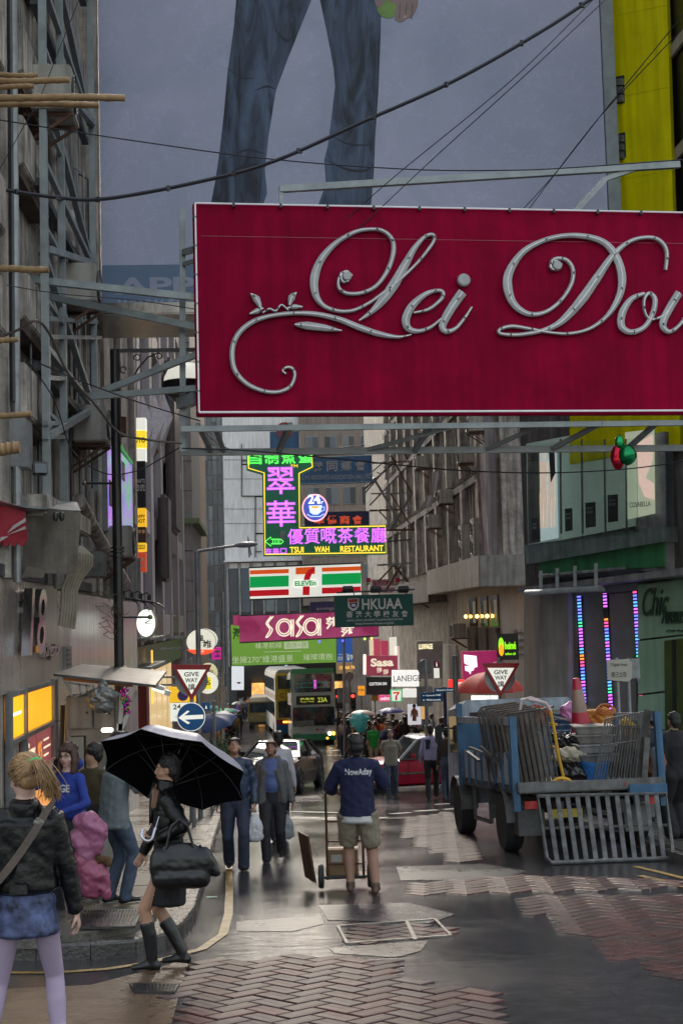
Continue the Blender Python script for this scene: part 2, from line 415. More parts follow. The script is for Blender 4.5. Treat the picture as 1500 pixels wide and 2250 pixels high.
# pavements
KERB_L=[(512,1640),(503,1700),(491,1790),(474,1850),(459,1905),(446,1965),(432,2020),(405,2060),(365,2085),(300,2101),(200,2109),(80,2111),(-200,2111)]
KL=[G(*p) for p in KERB_L]
def pavement(name,pts,up,mat,depth=.3):
    n=len(pts); mb=MB()
    # slice along Y so that it follows the slope
    bm=bmesh.new(); vs=[bm.verts.new((p[0],p[1],0)) for p in pts]; bm.faces.new(vs)
    for yc in [y for y in YS if min(p[1] for p in pts)<y<max(p[1] for p in pts)]:
        bmesh.ops.bisect_plane(bm,geom=bm.verts[:]+bm.edges[:]+bm.faces[:],plane_co=(0,yc,0),plane_no=(0,1,0))
    r=bmesh.ops.extrude_face_region(bm,geom=bm.faces[:])
    top={v for v in r['geom'] if isinstance(v,bmesh.types.BMVert)}
    for v in bm.verts:v.co.z=gz(v.co.y)+(up if v in top else -depth)
    bmesh.ops.recalc_face_normals(bm,faces=bm.faces)
    me=bpy.data.meshes.new(name); bm.to_mesh(me); bm.free(); me.materials.append(mat)
    return link(me,name,kind='structure')
left_pave_pts=[(p.x-.16,p.y+(.0 if i<7 else .16)) for i,p in enumerate(KL)]
left_pave=pavement('left_pavement',left_pave_pts+[(-14,KL[-1].y+.16),(-14,110),(KL[0].x-.6,110)],.118,concrete_pave)
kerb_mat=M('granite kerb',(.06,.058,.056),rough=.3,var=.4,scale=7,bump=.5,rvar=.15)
def kerb_run(P,parent,up=.13,w=.16,step=1.0):
    D=[P[0]]; acc=0
    for a,b in zip(P,P[1:]):
        L=(b-a).length; k=max(1,round(L/step))
        for i in range(1,k+1):D.append(a.lerp(b,i/k))
    for a,b in zip(D,D[1:]):
        d=Vector((b.x-a.x,b.y-a.y,0)); L=d.length
        if L<.02:continue
        d.normalize(); nn=Vector((-d.y,d.x,0))
        a2,b2=a+d*.004,b-d*.004
        vs=[]
        for p in (a2,b2):
            for s,zz in ((0,-.12),(w,-.12),(w,up),(.02,up),(0,up-.02)):
                q=p+nn*(-s if s else 0); vs.append((q.x,q.y,gz(q.y)+zz))
        mb=MB().add(vs,[(4,3,2,1,0),(5,6,7,8,9)]+[(i,(i+1) %5,5+(i+1) %5,5+i) for i in range(5)])
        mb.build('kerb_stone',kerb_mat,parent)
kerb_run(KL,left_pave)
# the raised corner pad behind the near kerb, and the chequered access cover on it
pad=[G(*p,.12) for p in [(-20,2078),(90,2080),(200,2068),(300,2045),(345,2022),(345,2012),(200,2009),(0,2008),(-20,2008)]]
MB().add([(p.x,p.y,gz(p.y)+z) for z in (.19,.1) for p in pad],[tuple(range(9)),tuple(range(17,8,-1))]+[((i+1) %9,i,9+i,9+(i+1) %9) for i in range(9)]).build('corner_step',concrete_pave,left_pave)
grate_on([(185,2004),(310,2004),(295,2040),(180,2042)],18,'access_cover',iron,left_pave,.2)
line_strip('yellow_line',[G(*p,.12) for p in [(180,1996),(260,1993),(335,1994)]],.06,.135,yellow_paint,left_pave)
for k in range(7):# joints across the left pavement
    a=G(330-k*4,1975-k*32,.13); 
    MB().box((-1.75,a.y,gz(a.y)+.120),(2.1,.012,.006)).build('paving_joint',iron,left_pave)
line_strip('pale_joint',[G(408,1985,.13),G(431,1915,.13),G(452,1840,.13)],.02,.123,white_paint,left_pave)
KERB_R=[(1600,1925),(1500,1893),(1440,1868),(1395,1850),(1330,1838),(1200,1832),(1150,1815),(1120,1800),(1135,1785)]
KR=[G(*p) for p in KERB_R]
right_pave=pavement('right_pavement',[(p.x+.05,p.y+.15) for p in KR]+[(7.0,31.5),(30,31.5),(30,KR[0].y+.15)],.118,concrete_pave)
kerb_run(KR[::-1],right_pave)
line_strip('yellow_line',[Vector((p.x-.12,p.y-.2,0)) for p in KR[:4]],.08,.008,yellow_paint,road)
far_right=[Vector((5.4,43.5,0)),Vector((5.0,60,0)),Vector((5.0,80,0)),Vector((5.4,100,0))]
fr_pave=pavement('far_right_pavement',[(p.x,p.y) for p in far_right]+[(24,100),(24,43.5)],.118,concrete_pave)
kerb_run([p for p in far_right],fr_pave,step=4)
end_pave=pavement('far_end_pavement',[(-30,104),(30,104),(30,120),(-30,120)],.118,concrete_pave)
# red paving blocks in herringbone: the nearest 300 as single blocks
def blocks():
    zones=[[(400,2112),(525,2112),(722,2098),(855,2113),(935,2171),(1045,2175),(1111,2233),(1125,2275),(380,2275),(395,2180)],
             [(1133,1977),(1229,2039),(1302,2069),(1346,2098),(1405,2127),(1560,2175),(1560,1962),(1163,1970)],
             [(884,1944),(1133,1922),(1520,1935),(1520,1950),(972,1966),(906,1970)],
             [(880,1800),(1000,1782),(1040,1830),(1060,1890),(1000,1893),(900,1850)],
             [(746,2039),(952,2025),(985,2057),(765,2073)]]
    L,W=.32,.16
    meshes=[]
    for i in range(8):
        mb=MB(); h=.0015*(i %3); r=.008
        a,b=L/2-.006,W/2-.006
        vs=[(-a,-b,-.03),(a,-b,-.03),(a,b,-.03),(-a,b,-.03),(-a,-b,h),(a,-b,h),(a,b,h),(-a,b,h),
              (-a+r,-b+r,h+.005),(a-r,-b+r,h+.005),(a-r,b-r,h+.005),(-a+r,b-r,h+.005)]
        mb.add(vs,[(8,9,10,11),(4,5,9,8),(5,6,10,9),(6,7,11,10),(7,4,8,11),(0,1,5,4),(1,2,6,5),(2,3,7,6),(3,0,4,7)])
        meshes.append(mb.mesh('paving_block',brick_mats[i %4]))
    cand=[]
    ca,sa=math.cos(R(38)),math.sin(R(38))
    for i in range(-200,300):
        for j in range(-112,112):
            u,v=(i+2*j),(i-2*j)
            for kx,ky,ka in ((u+1,v+.5,0),(u+.5,v+2,90)):
                bx,by=kx*W,ky*W
                x=bx*ca-by*sa+1.0; y=bx*sa+by*ca+12.0
                if not (6<y<33 and -3<x<9):continue
                cand.append((x,y,R(38+ka)))
    seen=set(); out=[]
    for x,y,a in cand:
        key=(round(x,2),round(y,2))
        if key in seen:continue
        seen.add(key)
        px,py=proj((x,y,gz(y)))
        zi=next((k for k,z in enumerate(zones) if inpoly(px,py,z)),None)
        if zi is not None:out.append((y,x,a))
    out.sort()
    rest=MB()
    for n,(y,x,a) in enumerate(out):
        me=meshes[rnd.randrange(8)]; sl=math.atan((gz(y+.2)-gz(y-.2))/.4)
        mtx=Matrix.Translation((x,y,gz(y)+.002)) @ Matrix.Rotation(sl,4,'X') @ Matrix.Rotation(a+R(rnd.uniform(-.8,.8)),4,'Z') @ Matrix.Rotation(R(rnd.uniform(-.5,.5)),4,'X') @ Matrix.Rotation(R(rnd.uniform(-.25,.25)),4,'Y')
        if n<297:
            o=bpy.data.objects.new('paving_block',me); COL.objects.link(o); o.parent=road; o.matrix_basis=mtx
        else:rest.add([mtx @ v.co for v in me.vertices],[tuple(p.vertices) for p in me.polygons])
    if rest.v:rest.build('paving_blocks',brick_mats[1],road,kind='stuff')
    print('blocks',len(out))
blocks()
# ================================================================ buildings
conc=M('stained grey concrete',(.42,.38,.34),rough=.85,var=.55,scale=2.2,bump=.8,bscale=14,streak=.62)
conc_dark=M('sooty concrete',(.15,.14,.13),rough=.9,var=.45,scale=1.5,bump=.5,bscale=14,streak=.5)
dark_brown=M('dark brown soffit',(.085,.055,.04),rough=.9,var=.6,scale=3,bump=.6,bscale=20)  # uneven dark brown, mainly for the hood undersides
steel_grey=M('grey painted steel',(.26,.29,.30),rough=.5,metal=.3,var=.3,scale=3,bump=.1)
steel_dark=M('dark painted steel',(.05,.055,.06),rough=.5,metal=.3,var=.3)
galv=M('galvanised steel',(.28,.29,.30),rough=.45,metal=.5,var=.35,scale=4,streak=.3)
black=M('black enamel',(.012,.012,.014),rough=.35,var=.3,scale=6,bump=.1)
rubber=M('rubber',(.02,.02,.022),rough=.7)
glass_dark=M('dark window glass',(.02,.025,.03),rough=.06,var=.3,scale=.7,spec=.9)
glass_teal=M('teal shop glass',(.10,.16,.15),rough=.08,var=.3,scale=.6,spec=.9)
metal_panel=M('brushed panel cladding',(.34,.31,.29),rough=.3,metal=.3,var=.2,scale=.8,streak=.25,rvar=.08)
pink_panel=M('pale enamel cladding',(.50,.43,.45),rough=.25,metal=.1,var=.15,scale=.7,streak=.2)
granite=M('speckled pinkish granite',(.42,.38,.40),rough=.6,var=.35,scale=40,streak=.15,bump=.2,bscale=60)
granite_dk=M('plum stone panel',(.09,.07,.075),rough=.45,var=.3,scale=4,streak=.2)
tile_grey=M('grey tile wall',(.2,.205,.215),rough=.6,var=.2,scale=2,streak=.2)
beige_tile=M('beige tile',(.34,.26,.21),rough=.6,var=.2,scale=3,streak=.25)
white_wall=M('weathered white render',(.62,.62,.63),rough=.8,var=.12,scale=.5,streak=.18,bump=.3,bscale=3)
brown_wall=M('brown stone wall',(.22,.18,.155),rough=.8,var=.2,scale=.6,streak=.3)
beige_wall=M('warm beige cladding',(.36,.31,.26),rough=.6,var=.12,scale=1,streak=.12)
yellow_panel=M('yellow enamel panel',(.66,.60,.0),spec=.15,rough=.5,var=.15,scale=1.2,streak=.15)
green_panel=M('pale green glass cladding',(.20,.33,.23),rough=.15,var=.2,scale=1,streak=.1,spec=.8)
green_fascia=M('deep green fascia',(.04,.20,.08),rough=.3,var=.4,scale=2,streak=.3)
shutter_mat=M('grey roller shutter',(.17,.17,.165),rough=.5,metal=.2,var=.2,scale=3)
win_lit=mat_emit_var('dim lit interior',(.12,.10,.05),(.03,.03,.02),.9,1.5)
warm_lit=mat_emit_var('warm lit shop',(1.0,.55,.16),(.35,.14,.03),1.6,3.)
white_lit=EM('cold white tube light',(.85,.92,1.),5)
def atP(px,py,A,B):
    """photo pixel onto the vertical plane through ground points A and B"""
    d=ray(px,py); n=Vector((-(B[1]-A[1]),B[0]-A[0],0)); t=n.dot(Vector((A[0],A[1],0)))/n.dot(d)
    return Vector((d.x*t,d.y*t,CAMZ+d.z*t))
# ---------------------------------------------------------------- near left building
XL=-2.9
lb=thing('shop_building','stained concrete building with boxy hoods above a metal clad shopfront on the left','building',(XL,22,gz(22)),world=True)
MB().span(-16,XL,11.5,32.3,gz(32)-.3,34).build('wall',conc,lb)
for k in range(9):# concrete hoods in two files
    z=4.15+1.47*k-(.35 if k %2 else 0)
    for (y0,y1,d) in ((12.6,15.1,.24),(15.75,18.2,.27),(20.6,22.9,.22)):
        if y0>20 and k %2:continue
        zz=z+(0.35 if y0>20 else 0)+(.7 if y0<13 else 0)
        h=MB().add([(XL,y0,zz),(XL,y1,zz),(XL,y1,zz+.72),(XL,y0,zz+.72),(XL+d,y0+.05,zz+.12),(XL+d,y1-.3,zz+.12),(XL+d,y1-.3,zz+.70),(XL+d,y0+.05,zz+.70)],
            [(0,1,5,4),(1,2,6,5),(2,3,7,6),(3,0,4,7),(4,5,6,7)]).build('window_hood',conc,lb,bevel=.015)
        MB().span(XL+.002,XL+d-.05,y0+.12,y1-.4,zz-.012,zz+.1).build('soffit',dark_brown,h)
for y in (15.4,18.5,20.1,23.3,25.2,28.3,31.4):# ribs between the bays
    MB().span(XL,XL+.14,y,y+.38,2.35,34).build('rib',conc,lb)
for y0,y1 in ((18.95,20.05),(23.75,25.1)):
    for k in range(8):
        MB().span(XL,XL+.03,y0,y1,3.6+k*1.9,4.9+k*1.9).build('window',glass_dark,lb)
for y,r in ((15.55,.045),(15.68,.03),(18.6,.05),(19.0,.03),(23.6,.05)):
    MB().cyl((XL+.2,y,2.3),(XL+.2,y,20),r,seg=10).build('drain_pipe',galv if r<.05 else conc,lb)
MB().tube([(XL+.25,20.5,3.65),(XL+.3,22,3.3),(XL+.3,27,2.6)],.11,12).build('drain_pipe',conc,lb,smooth=True)
# shopfront cladding, one panel after another
ztop=lambda y:2.36
ys=[12.2,13.6,15.1,16.6,18.15,19.6,21.0,23.3,25.6,27.9,30.2,32.2]
for i,(a,b) in enumerate(zip(ys,ys[1:])):
    m=metal_panel if i<6 else pink_panel
    for z0,z1 in (((1.05,ztop(a)),) if a<19 else ((gz(b)+.12,.45),(.47,2.3))):
        MB().span(XL+.005,XL+.05,a+.006,b-.006,z0,z1).build('cladding_panel',m,lb,bevel=.006)
MB().span(XL,XL+.09,12,24,2.36,2.5).build('fascia_rail',steel_dark,lb)
# shop window: frame, two yellow light boxes, posters, door recess
a0,a1=15.75,19.0
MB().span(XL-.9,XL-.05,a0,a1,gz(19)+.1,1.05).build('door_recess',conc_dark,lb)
sf=MB()
zz0=gz(a0)+.15
for y in (a0,16.75,18.95):sf.span(XL+.02,XL+.10,y-.04,y+.04,gz(19)+.1,1.08)
for z in (1.03,.49,-.12,-.60):sf.span(XL+.02,XL+.09,a0,a1,z-.03,z+.03)
fr=sf.build('shop_window_frame',galv,lb,bevel=.004)
ylw=mat_emit_var('yellow light box',(1.0,.34,.0),(1.0,.50,.01),1.75,.9)
MB().span(XL+.03,XL+.06,a0+.05,16.7,.53,1.0).build('light_box',ylw,lb)
MB().span(XL+.03,XL+.06,16.8,18.9,.53,1.0).build('light_box',ylw,lb)
MB().span(XL+.061,XL+.065,15.95,16.5,.78,.81).build('light_tube',white_lit,lb)
poster_red=M('dark red poster',(.13,.03,.035),rough=.3,emit=(.2,.04,.04),es=.35)
poster_brown=M('warm brown poster',(.3,.12,.04),rough=.3,emit=(.55,.22,.06),es=.5)
MB().span(XL+.03,XL+.05,16.8,17.65,-.08,.45).build('poster',poster_red,lb)
MB().span(XL+.03,XL+.05,17.70,18.9,-.08,.45).build('poster',poster_red,lb)
MB().span(XL+.03,XL+.05,17.70,18.9,-.56,-.16).build('poster',poster_brown,lb)
MB().span(XL+.03,XL+.05,17.70,18.9,gz(19)+.2,-.64).build('poster',poster_brown,lb)
MB().span(XL-.2,XL-.1,a0+.05,16.7,gz(18)+.1,.45).build('door',M('dark shop door',(.03,.028,.03),rough=.3,var=.3),lb)
side=lambda y,z,x=XL+.052:Matrix.Translation((x,y,z)) @ Matrix.Rotation(R(90),4,'Z')
def on_wall(parent,x,y,z,facing=90):
    """helper frame: text children are turned so that they face +x (facing 90) or any yaw"""
    e=bpy.data.objects.new('x',None); return Matrix.Translation((x,y,z)) @ Matrix.Rotation(R(facing),4,'Z')
def wtext(body,mat,parent,M4,name='lettering',**kw):
    me=text_mesh(body,mat,name=name,**kw); me.transform(M4)
    return link(me,name,parent)
neon_cream=EM('cream letter glow',(1.,.8,.55),1.6)
wtext('Curry',neon_cream,lb,side(17.25,.2),w=.62,h=.36,bold=.01,depth=.004,shear=.3)
wtext('$5',EM('orange letter glow',(1.,.4,.08),1.2),lb,side(17.95,.18),w=.3,h=.28,bold=.01,depth=.004)
for k,w in enumerate((.55,.7,.5)):
    MB().span(XL+.051,XL+.054,18.25,18.25+w*.8,.3-k*.1,.325-k*.1).build('printed_line',neon_cream,lb)
chrome=M('polished steel letters',(.35,.32,.32),rough=.15,metal=.9,var=.2)
wtext('18',chrome,lb,side(17.0,1.86,XL+.1),w=1.35,h=.82,bold=.01,depth=.10,shear=.25)
wtext('Kingston',chrome,lb,side(18.55,1.47,XL+.08),w=1.5,h=.24,bold=.015,depth=.06)
for y,z in ((16.5,2.1),(16.9,1.75),(17.2,1.6),(17.1,2.05)):
    MB().cyl((XL+.04,y,z),(XL+.12,y,z),.012,seg=6).build('stud',steel_dark,lb)
lv=MB().span(XL+.05,XL+.09,20.1,20.75,1.02,1.5).build('vent',galv,lb,bevel=.005)
for k in range(6):MB().span(XL+.09,XL+.10,20.2,20.65,1.08+k*.07,1.11+k*.07).build('slat',black,lv)
# glass band with fins above the pale cladding (shop sign's reflection painted on as coloured stripes)
for i in range(6):
    y=26.2+i*1.05
    MB().span(XL+.03,XL+.05,y+.03,y+1.02,2.36,3.15).build('window',M('mirror glass',(.35,.36,.37),rough=.05,metal=.85,var=.1),lb)
    MB().span(XL+.02,XL+.22,y-.03,y+.03,2.3,3.3).build('fin',galv,lb)
for z,h,c in ((2.9,.13,(.42,.05,.02)),(2.62,.17,(.02,.25,.06)),(2.40,.1,(.35,.02,.03))):
    MB().span(XL+.051,XL+.055,26.25,30.9,z,z+h).build('reflected_stripe',M('painted reflection stripe %.1f' %z,c,rough=.1,spec=.8),lb)
# poster light boxes on the wall
def poster(px0,px1,ytop,ybot,x,mat,par,nm='poster_box',fm=galv):
    a,b=atX(px0,ytop,x),atX(px1,ytop,x); c=atX(px0,ybot,x)
    f=MB().span(x-.12,x,a.y,b.y,c.z,a.z).build(nm,fm,par,bevel=.01)
    MB().span(x+.001,x+.006,a.y+.06,b.y-.06,c.z+.06,a.z-.06).build('print',mat,f)
    return a,b,c
def poster_mat(name,c0,c1,c2,es=.5,scale=1.2):
    m=bpy.data.materials.new(name); m.use_nodes=True; n,l=m.node_tree.nodes,m.node_tree.links; b=n['Principled BSDF']
    tc=n.new('ShaderNodeTexCoord'); nz=n.new('ShaderNodeTexNoise'); nz.inputs['Scale'].default_value=scale; nz.inputs['Distortion'].default_value=1.5; nz.inputs['Detail'].default_value=2
    cr=n.new('ShaderNodeValToRGB'); cr.color_ramp.elements[0].color=(*c0,1); cr.color_ramp.elements[0].position=.38; cr.color_ramp.elements[1].color=(*c2,1); cr.color_ramp.elements[1].position=.62
    e=cr.color_ramp.elements.new(.5); e.color=(*c1,1)
    l.new(tc.outputs['Object'],nz.inputs['Vector']); l.new(nz.outputs['Fac'],cr.inputs[0]); l.new(cr.outputs[0],b.inputs['Base Color']); l.new(cr.outputs[0],b.inputs['Emission Color'])
    b.inputs['Emission Strength'].default_value=es; b.inputs['Roughness'].default_value=.2
    return m
pm=poster_mat('violet poster print',(.10,.09,.32),(.20,.06,.30),(.10,.16,.24),.55)
poster(234,262,935,1165,XL+.30,pm,lb); poster(264,290,985,1195,XL+.30,poster_mat('violet green print',(.12,.07,.3),(.16,.10,.28),(.04,.22,.09),.55),lb)
MB().bar(atX(264,980,XL+.31),atX(290,1018,XL+.31),.05).build('green_trim',EM('green glow trim',(.05,.5,.1),.6),lb)
# rubbish and earth on the ledge, flood light
ledge=MB().span(XL,XL+.55,15.6,19.5,3.05,3.3).build('ledge',conc,lb,bevel=.02)
# ---------------------------------------------------------------- air conditioner prototype
ac_white=M('aged cream casing',(.38,.36,.32),rough=.55,var=.2,scale=3,streak=.35)
ac_rust=M('rusted bracket',(.12,.06,.04),rough=.8,var=.4)
def make_ac(label,tall=False):
    t=thing('air_conditioner',label,'air conditioner')
    w,d,h=(.85,.35,1.35) if tall else (.8,.5,.55)
    MB().span(-w/2,w/2,-d/2,d/2,0,h).build('casing',ac_white,t,bevel=.02)
    for k in range(2 if tall else 1):
        z=h*(.27+.46*k) if tall else h*.5
        g=MB().lathe([(.0,0),(.22,.0),(.235,.02),(.235,0)],(-w*.12,-d/2-.012,z),18,'Y').build('fan_cover',steel_dark,t,smooth=True)
        m=MB()
        for q in (.07,.13,.19):m.tube([(-w*.12+q*math.cos(a*.349),-d/2-.02,z+q*math.sin(a*.349)) for a in range(18)],.006,4,closed=True)
        m.build('fan_ring',ac_white,g)
    m=MB()
    for k in range(7):m.span(w*.22,w*.46,-d/2-.01,-d/2,.08+k*(h-.16)/7,.11+k*(h-.16)/7)
    m.build('louver',steel_dark,t)
    m=MB()
    for s in (-.3,.3):
        m=MB().bar((s*w,d/2+.1,-.03),(s*w,-d/2,-.03),.04); m.bar((s*w,d/2+.08,-.4),(s*w,-d/2+.03,-.04),.035); m.build('bracket',ac_rust,t)
    return t
ac0=make_ac('boxy window air conditioner under the overhead beam of the left concrete building')
ac0.location=(XL+.42,20.9,4.55); ac0.rotation_euler.z=R(90)
dup(ac0,(XL+.45,24.5,2.98),R(90),'old air conditioner on brackets just above the pale cladding beside the black lamp post')
# ---------------------------------------------------------------- far left granite building
fl=thing('granite_building','tall pinkish granite building with plum bays and angular fins beyond the crossing on the left','building',(-3.6,45,gz(45)),world=True)
MB().span(-18,-3.75,37.5,62,gz(60)-.5,42).build('wall',granite,fl)
for i,y in enumerate((38.5,43.0,47.5,52,56.5,61)):
    MB().span(-3.75,-3.3,y,y+1.0,1.2 if i<5 else gz(60),42).build('pier',granite,fl)
for i,y in enumerate((39.6,44.1,48.6,53.1,57.6)):
    for k in range(9):
        z=2.2+k*3.15
        MB().span(-3.74,-3.5,y+.25,y+3.0,z,z+1.9).build('window',glass_dark,fl)
        sp=MB().add([(-3.75,y+.1,z-1.15),(-3.75,y+3.2,z-1.15),(-3.75,y+3.2,z-.02),(-3.75,y+.1,z-.02),(-3.32,y+.3,z-.8),(-3.32,y+3.0,z-.8),(-3.32,y+3.0,z-.1),(-3.32,y+.3,z-.1)],
            [(0,1,5,4),(1,2,6,5),(2,3,7,6),(3,0,4,7),(4,5,6,7)]).build('spandrel',granite_dk if i %2 else granite,fl)
    for k in (0,1,2):
        z=6.5+k*4.3+i*.8
        MB().add([(-3.3,y-.9,z),(-2.9,y-.2,z+1.0),(-3.3,y+.4,z+2.1),(-3.34,y-.9,z+.1),(-3.3,y+.2,z-.1)],[(0,1,3),(1,2,3),(0,4,1),(4,2,1),(0,3,4),(3,2,4)]).build('stone_fin',granite,fl)
MB().span(-3.3,-2.95,50,53.4,5.2,11.6).build('bay',granite_dk,fl,bevel=.12)
MB().span(-3.3,-2.95,45.6,47.4,3.2,6.1).build('bay',granite_dk,fl,bevel=.1)
# ground floor: shop with red column, glass, light strips
MB().span(-3.75,-3.45,37.6,61,.3,1.15).build('fascia',M('dark fascia board',(.06,.055,.055),rough=.4,var=.3),fl)
for y in (38.6,41.2,43.9,46.5,49.2,52,55):
    MB().span(-3.72,-3.68,y,y+2.2,gz(y+2)+.2,.2).build('shop_window',M('shop window glow',(.12,.09,.05),rough=.1,emit=(.6,.42,.2),es=.35),fl)
MB().span(-3.6,-3.2,38.9,39.8,gz(40),.35).build('column',M('red lacquer column',(.13,.012,.012),rough=.3),fl)
MB().span(-3.3,-3.26,41.9,42.1,-.6,1.0).build('light_strip',EM('amber strip',(1.,.55,.08),2.),fl)
for z in (.55,1.35):MB().span(-3.7,-3.0,37.8,44,z,z+.07).build('ledge',galv,fl)
# column of stacked signs hanging off that building
sg=thing('vertical_sign','tall stack of yellow, white and black signs with HOTO, CRAFTS and HAPPY FOOT lettering','sign',at(306,1600,33.0),world=True)
def sgbox(y0,y1,col,nm,txt=None,tc=(0,0,0),es=.0,sub=None):
    a,b=at(293,y0,33),at(321,y1,33)
    f=MB().span(a.x,b.x,33,33.35,b.z,a.z).build('sign_face',M(nm,col,rough=.35,var=.08,emit=col if es else None,es=es),sg,bevel=.01)
    if txt:
        for t,fy,hh in txt:
            c=at(307,fy,33); link(text_mesh(t,M('ink '+nm,tc,rough=.5,var=0),w=(b.x-a.x)*.9,h=hh,depth=.01,bold=.02,loc=(c.x,32.995,c.z)),'lettering',f)
sgbox(918,945,(.78,.78,.70),'sign white',es=.25)
sgbox(946,984,(.85,.62,.03),'sign yellow',[('OTO',967,.13)],es=.3)
sgbox(985,1012,(.78,.78,.71),'sign white b',es=.25)
sgbox(1013,1115,(.012,.015,.03),'sign navy',[('CRAFTS',1057,.1),('美店',1069,.11),('■ ■ ■ ■',1077,.04)],tc=(.6,.6,.62))
sgbox(1117,1157,(.75,.42,.02),'sign amber',[('HAPPY',1135,.09),('FOOT',1145,.09)],tc=(.12,.06,.0),es=.3)
sgbox(1158,1192,(.10,.05,.03),'sign photo brown',[('●●●',1168,.09)],tc=(.8,.45,.2))
sgbox(1193,1211,(.75,.45,.02),'sign amber b',[('el: 2521',1202,.1)],tc=(.1,.06,.0),es=.3)
sgbox(1214,1256,(.52,.06,.02),'sign orange red',[('PS 足',1229,.12),('MENS',1243,.1)],tc=(.75,.6,.5),es=.2)
MB().span(at(293,900,33).x-.5,at(293,900,33).x,33.1,33.2,at(300,930,33).z,at(300,930,33).z+.06).build('bracket',steel_dark,sg)
MB().span(at(293,900,33).x-.5,at(293,900,33).x,33.1,33.2,at(300,1230,33).z,at(300,1230,33).z+.06).build('bracket',steel_dark,sg)
# grey tiled tower, beige pipe stack, glass tower
gt=thing('tiled_tower','grey tiled tower with a stepped green edged ledge beyond the granite building','building',(-4.3,66,gz(66)),world=True)
a=at(393,1200,66); b=at(424,1200,66)
MB().span(a.x-6,b.x,66,76,gz(66)-1,38).build('wall',tile_grey,gt)
for k in range(16):MB().span(a.x-2,b.x+.02,65.97,66,-2+k*1.45,-1.97+k*1.45).build('tile_joint',steel_dark,gt)
z=at(410,1140,66).z; MB().span(a.x-1,b.x+.35,65.5,76,z-.25,z).build('ledge',M('mossy ledge',(.12,.16,.08),rough=.8),gt)
bp_=thing('beige_tower','narrow beige tiled tower with a vertical pipe between the grey and glass towers','building',(-4,80,gz(80)),world=True)
a=at(425,1200,80); b=at(440,1200,80)
MB().span(a.x,b.x,80,90,gz(80)-1,42).build('wall',beige_tile,bp_)
for k in range(18):MB().span(a.x-.02,b.x+.02,79.97,80,-4+k*1.6,-3.96+k*1.6).build('tile_joint',brown_wall,bp_)
MB().cyl((a.x+.15,79.85,-4),(a.x+.15,79.85,30),.09,seg=8).build('pipe',beige_tile,bp_)
gl_mats=[M('blue grey curtain glass %d' %i,c,rough=.15,var=.2,scale=.5,spec=.9) for i,c in enumerate([(.05,.07,.09),(.08,.11,.14),(.03,.04,.05),(.12,.15,.17)])]
gtw=thing('glass_tower','dark blue glass curtain wall tower rising at the end of the street','building',(-5,122,gz(122)),world=True)
a=at(438,1200,122); b=at(491,1200,122)
MB().span(a.x-3,b.x+1,122,135,-7,48).build('wall',tile_grey,gtw)
for i in range(5):
    for k in range(24):
        w=(b.x-a.x)/5; x=a.x+i*w; z=-4+k*1.35
        if k*1.35-4>26:continue
        MB().span(x+.03,x+w-.03,121.9,122,z+.05,z+1.3).build('pane',gl_mats[rnd.choice([0,0,1,2,2,3])],gtw)
# white building at the end of the street, with the glass storey under it
wb=thing('white_building','blank white rendered building behind the green neon sign at the street end','building',(0,118,gz(118)),world=True)
a=at(489,950,118); b=at(662,950,118); zt=at(560,900,118).z; zb=at(560,1232,118).z
MB().span(a.x,b.x,118,130,zb,zt).build('wall',white_wall,wb)
for px_,y0,y1 in ((531,975,1090),(561,1090,1225)):
    p0,p1=at(px_,y0,117.9),at(px_,y1,117.9); MB().cyl(p0,p1,.05,seg=6).build('pipe',steel_dark,wb)
for y0 in (1012,1090,1172,1212):
    p0,p1=at(531 if y0<1100 else 561,y0,117.9),at(575,y0,117.9); MB().cyl(p0,p1,.05,seg=6).build('pipe',steel_dark,wb)
for k,y0 in enumerate((1010,1052,1118,1150)):
    p0,p1=at(491,y0,117.97),at(600,y0,117.97); MB().bar(p0,p1,.03).build('render_joint',tile_grey,wb)
x0,x1=at(497,1232,117).x,at(660,1232,117).x
MB().span(x0-.2,x1+3,116.6,118,zb-.12,zb).build('canopy',white_wall,wb)
MB().span(x0,x1+6,117.2,130,-7,zb-.12).build('podium',M('dark podium',(.05,.055,.06),rough=.4,var=.3),wb)
for i in range(7):
    x=x0+i*(x1-x0)/6.2
    MB().span(x,x+.16,117.0,117.2,at(0,1480,117).z,zb-.14).build('mullion',galv,wb)
    if i<6:
        MB().span(x+.2,x+(x1-x0)/6.2-.05,117.12,117.19,at(550,1248,117).z,zb-.2).build('panel',white_wall,wb)
        MB().span(x+.2,x+(x1-x0)/6.2-.05,117.12,117.19,at(550,1345,117).z,at(550,1250,117).z).build('pane',gl_mats[i %4],wb)
rl=at(570,1295,116.9)   # the sign mirrored in the glass
# Vacheron shop front under the green banner
vs_=M('black marble shopfront',(.012,.012,.014),rough=.12,spec=.8)
zt=at(650,1462,116.5).z; x0,x1=at(520,1500,116.5).x,at(745,1500,116.5).x
MB().span(x0,x1,116.5,117.0,gz(117),zt+1.5).build('shop_front',vs_,wb)
c=at(631,1478,116.4); teal_txt=EM('pale teal lettering',(.45,.85,.8),1.3)
link(text_mesh('VACHERON CONSTANTIN',teal_txt,w=3.2,h=.3,depth=.03,bold=.01,loc=(c.x,116.42,c.z)),'lettering',wb)
link(text_mesh('✠',teal_txt,w=.42,h=.42,depth=.03,loc=(at(629,1468,116).x,116.42,at(629,1467,116).z)),'emblem',wb)
a,b=at(553,1501,116.4),at(580,1540,116.4)
MB().span(a.x,b.x,116.4,116.48,b.z-.6,a.z).build('lit_window',warm_lit,wb)
a,b=at(728,1497,116.4),at(775,1516,116.4)
MB().span(a.x,b.x,116.4,116.48,b.z,a.z).build('lit_window',warm_lit,wb)
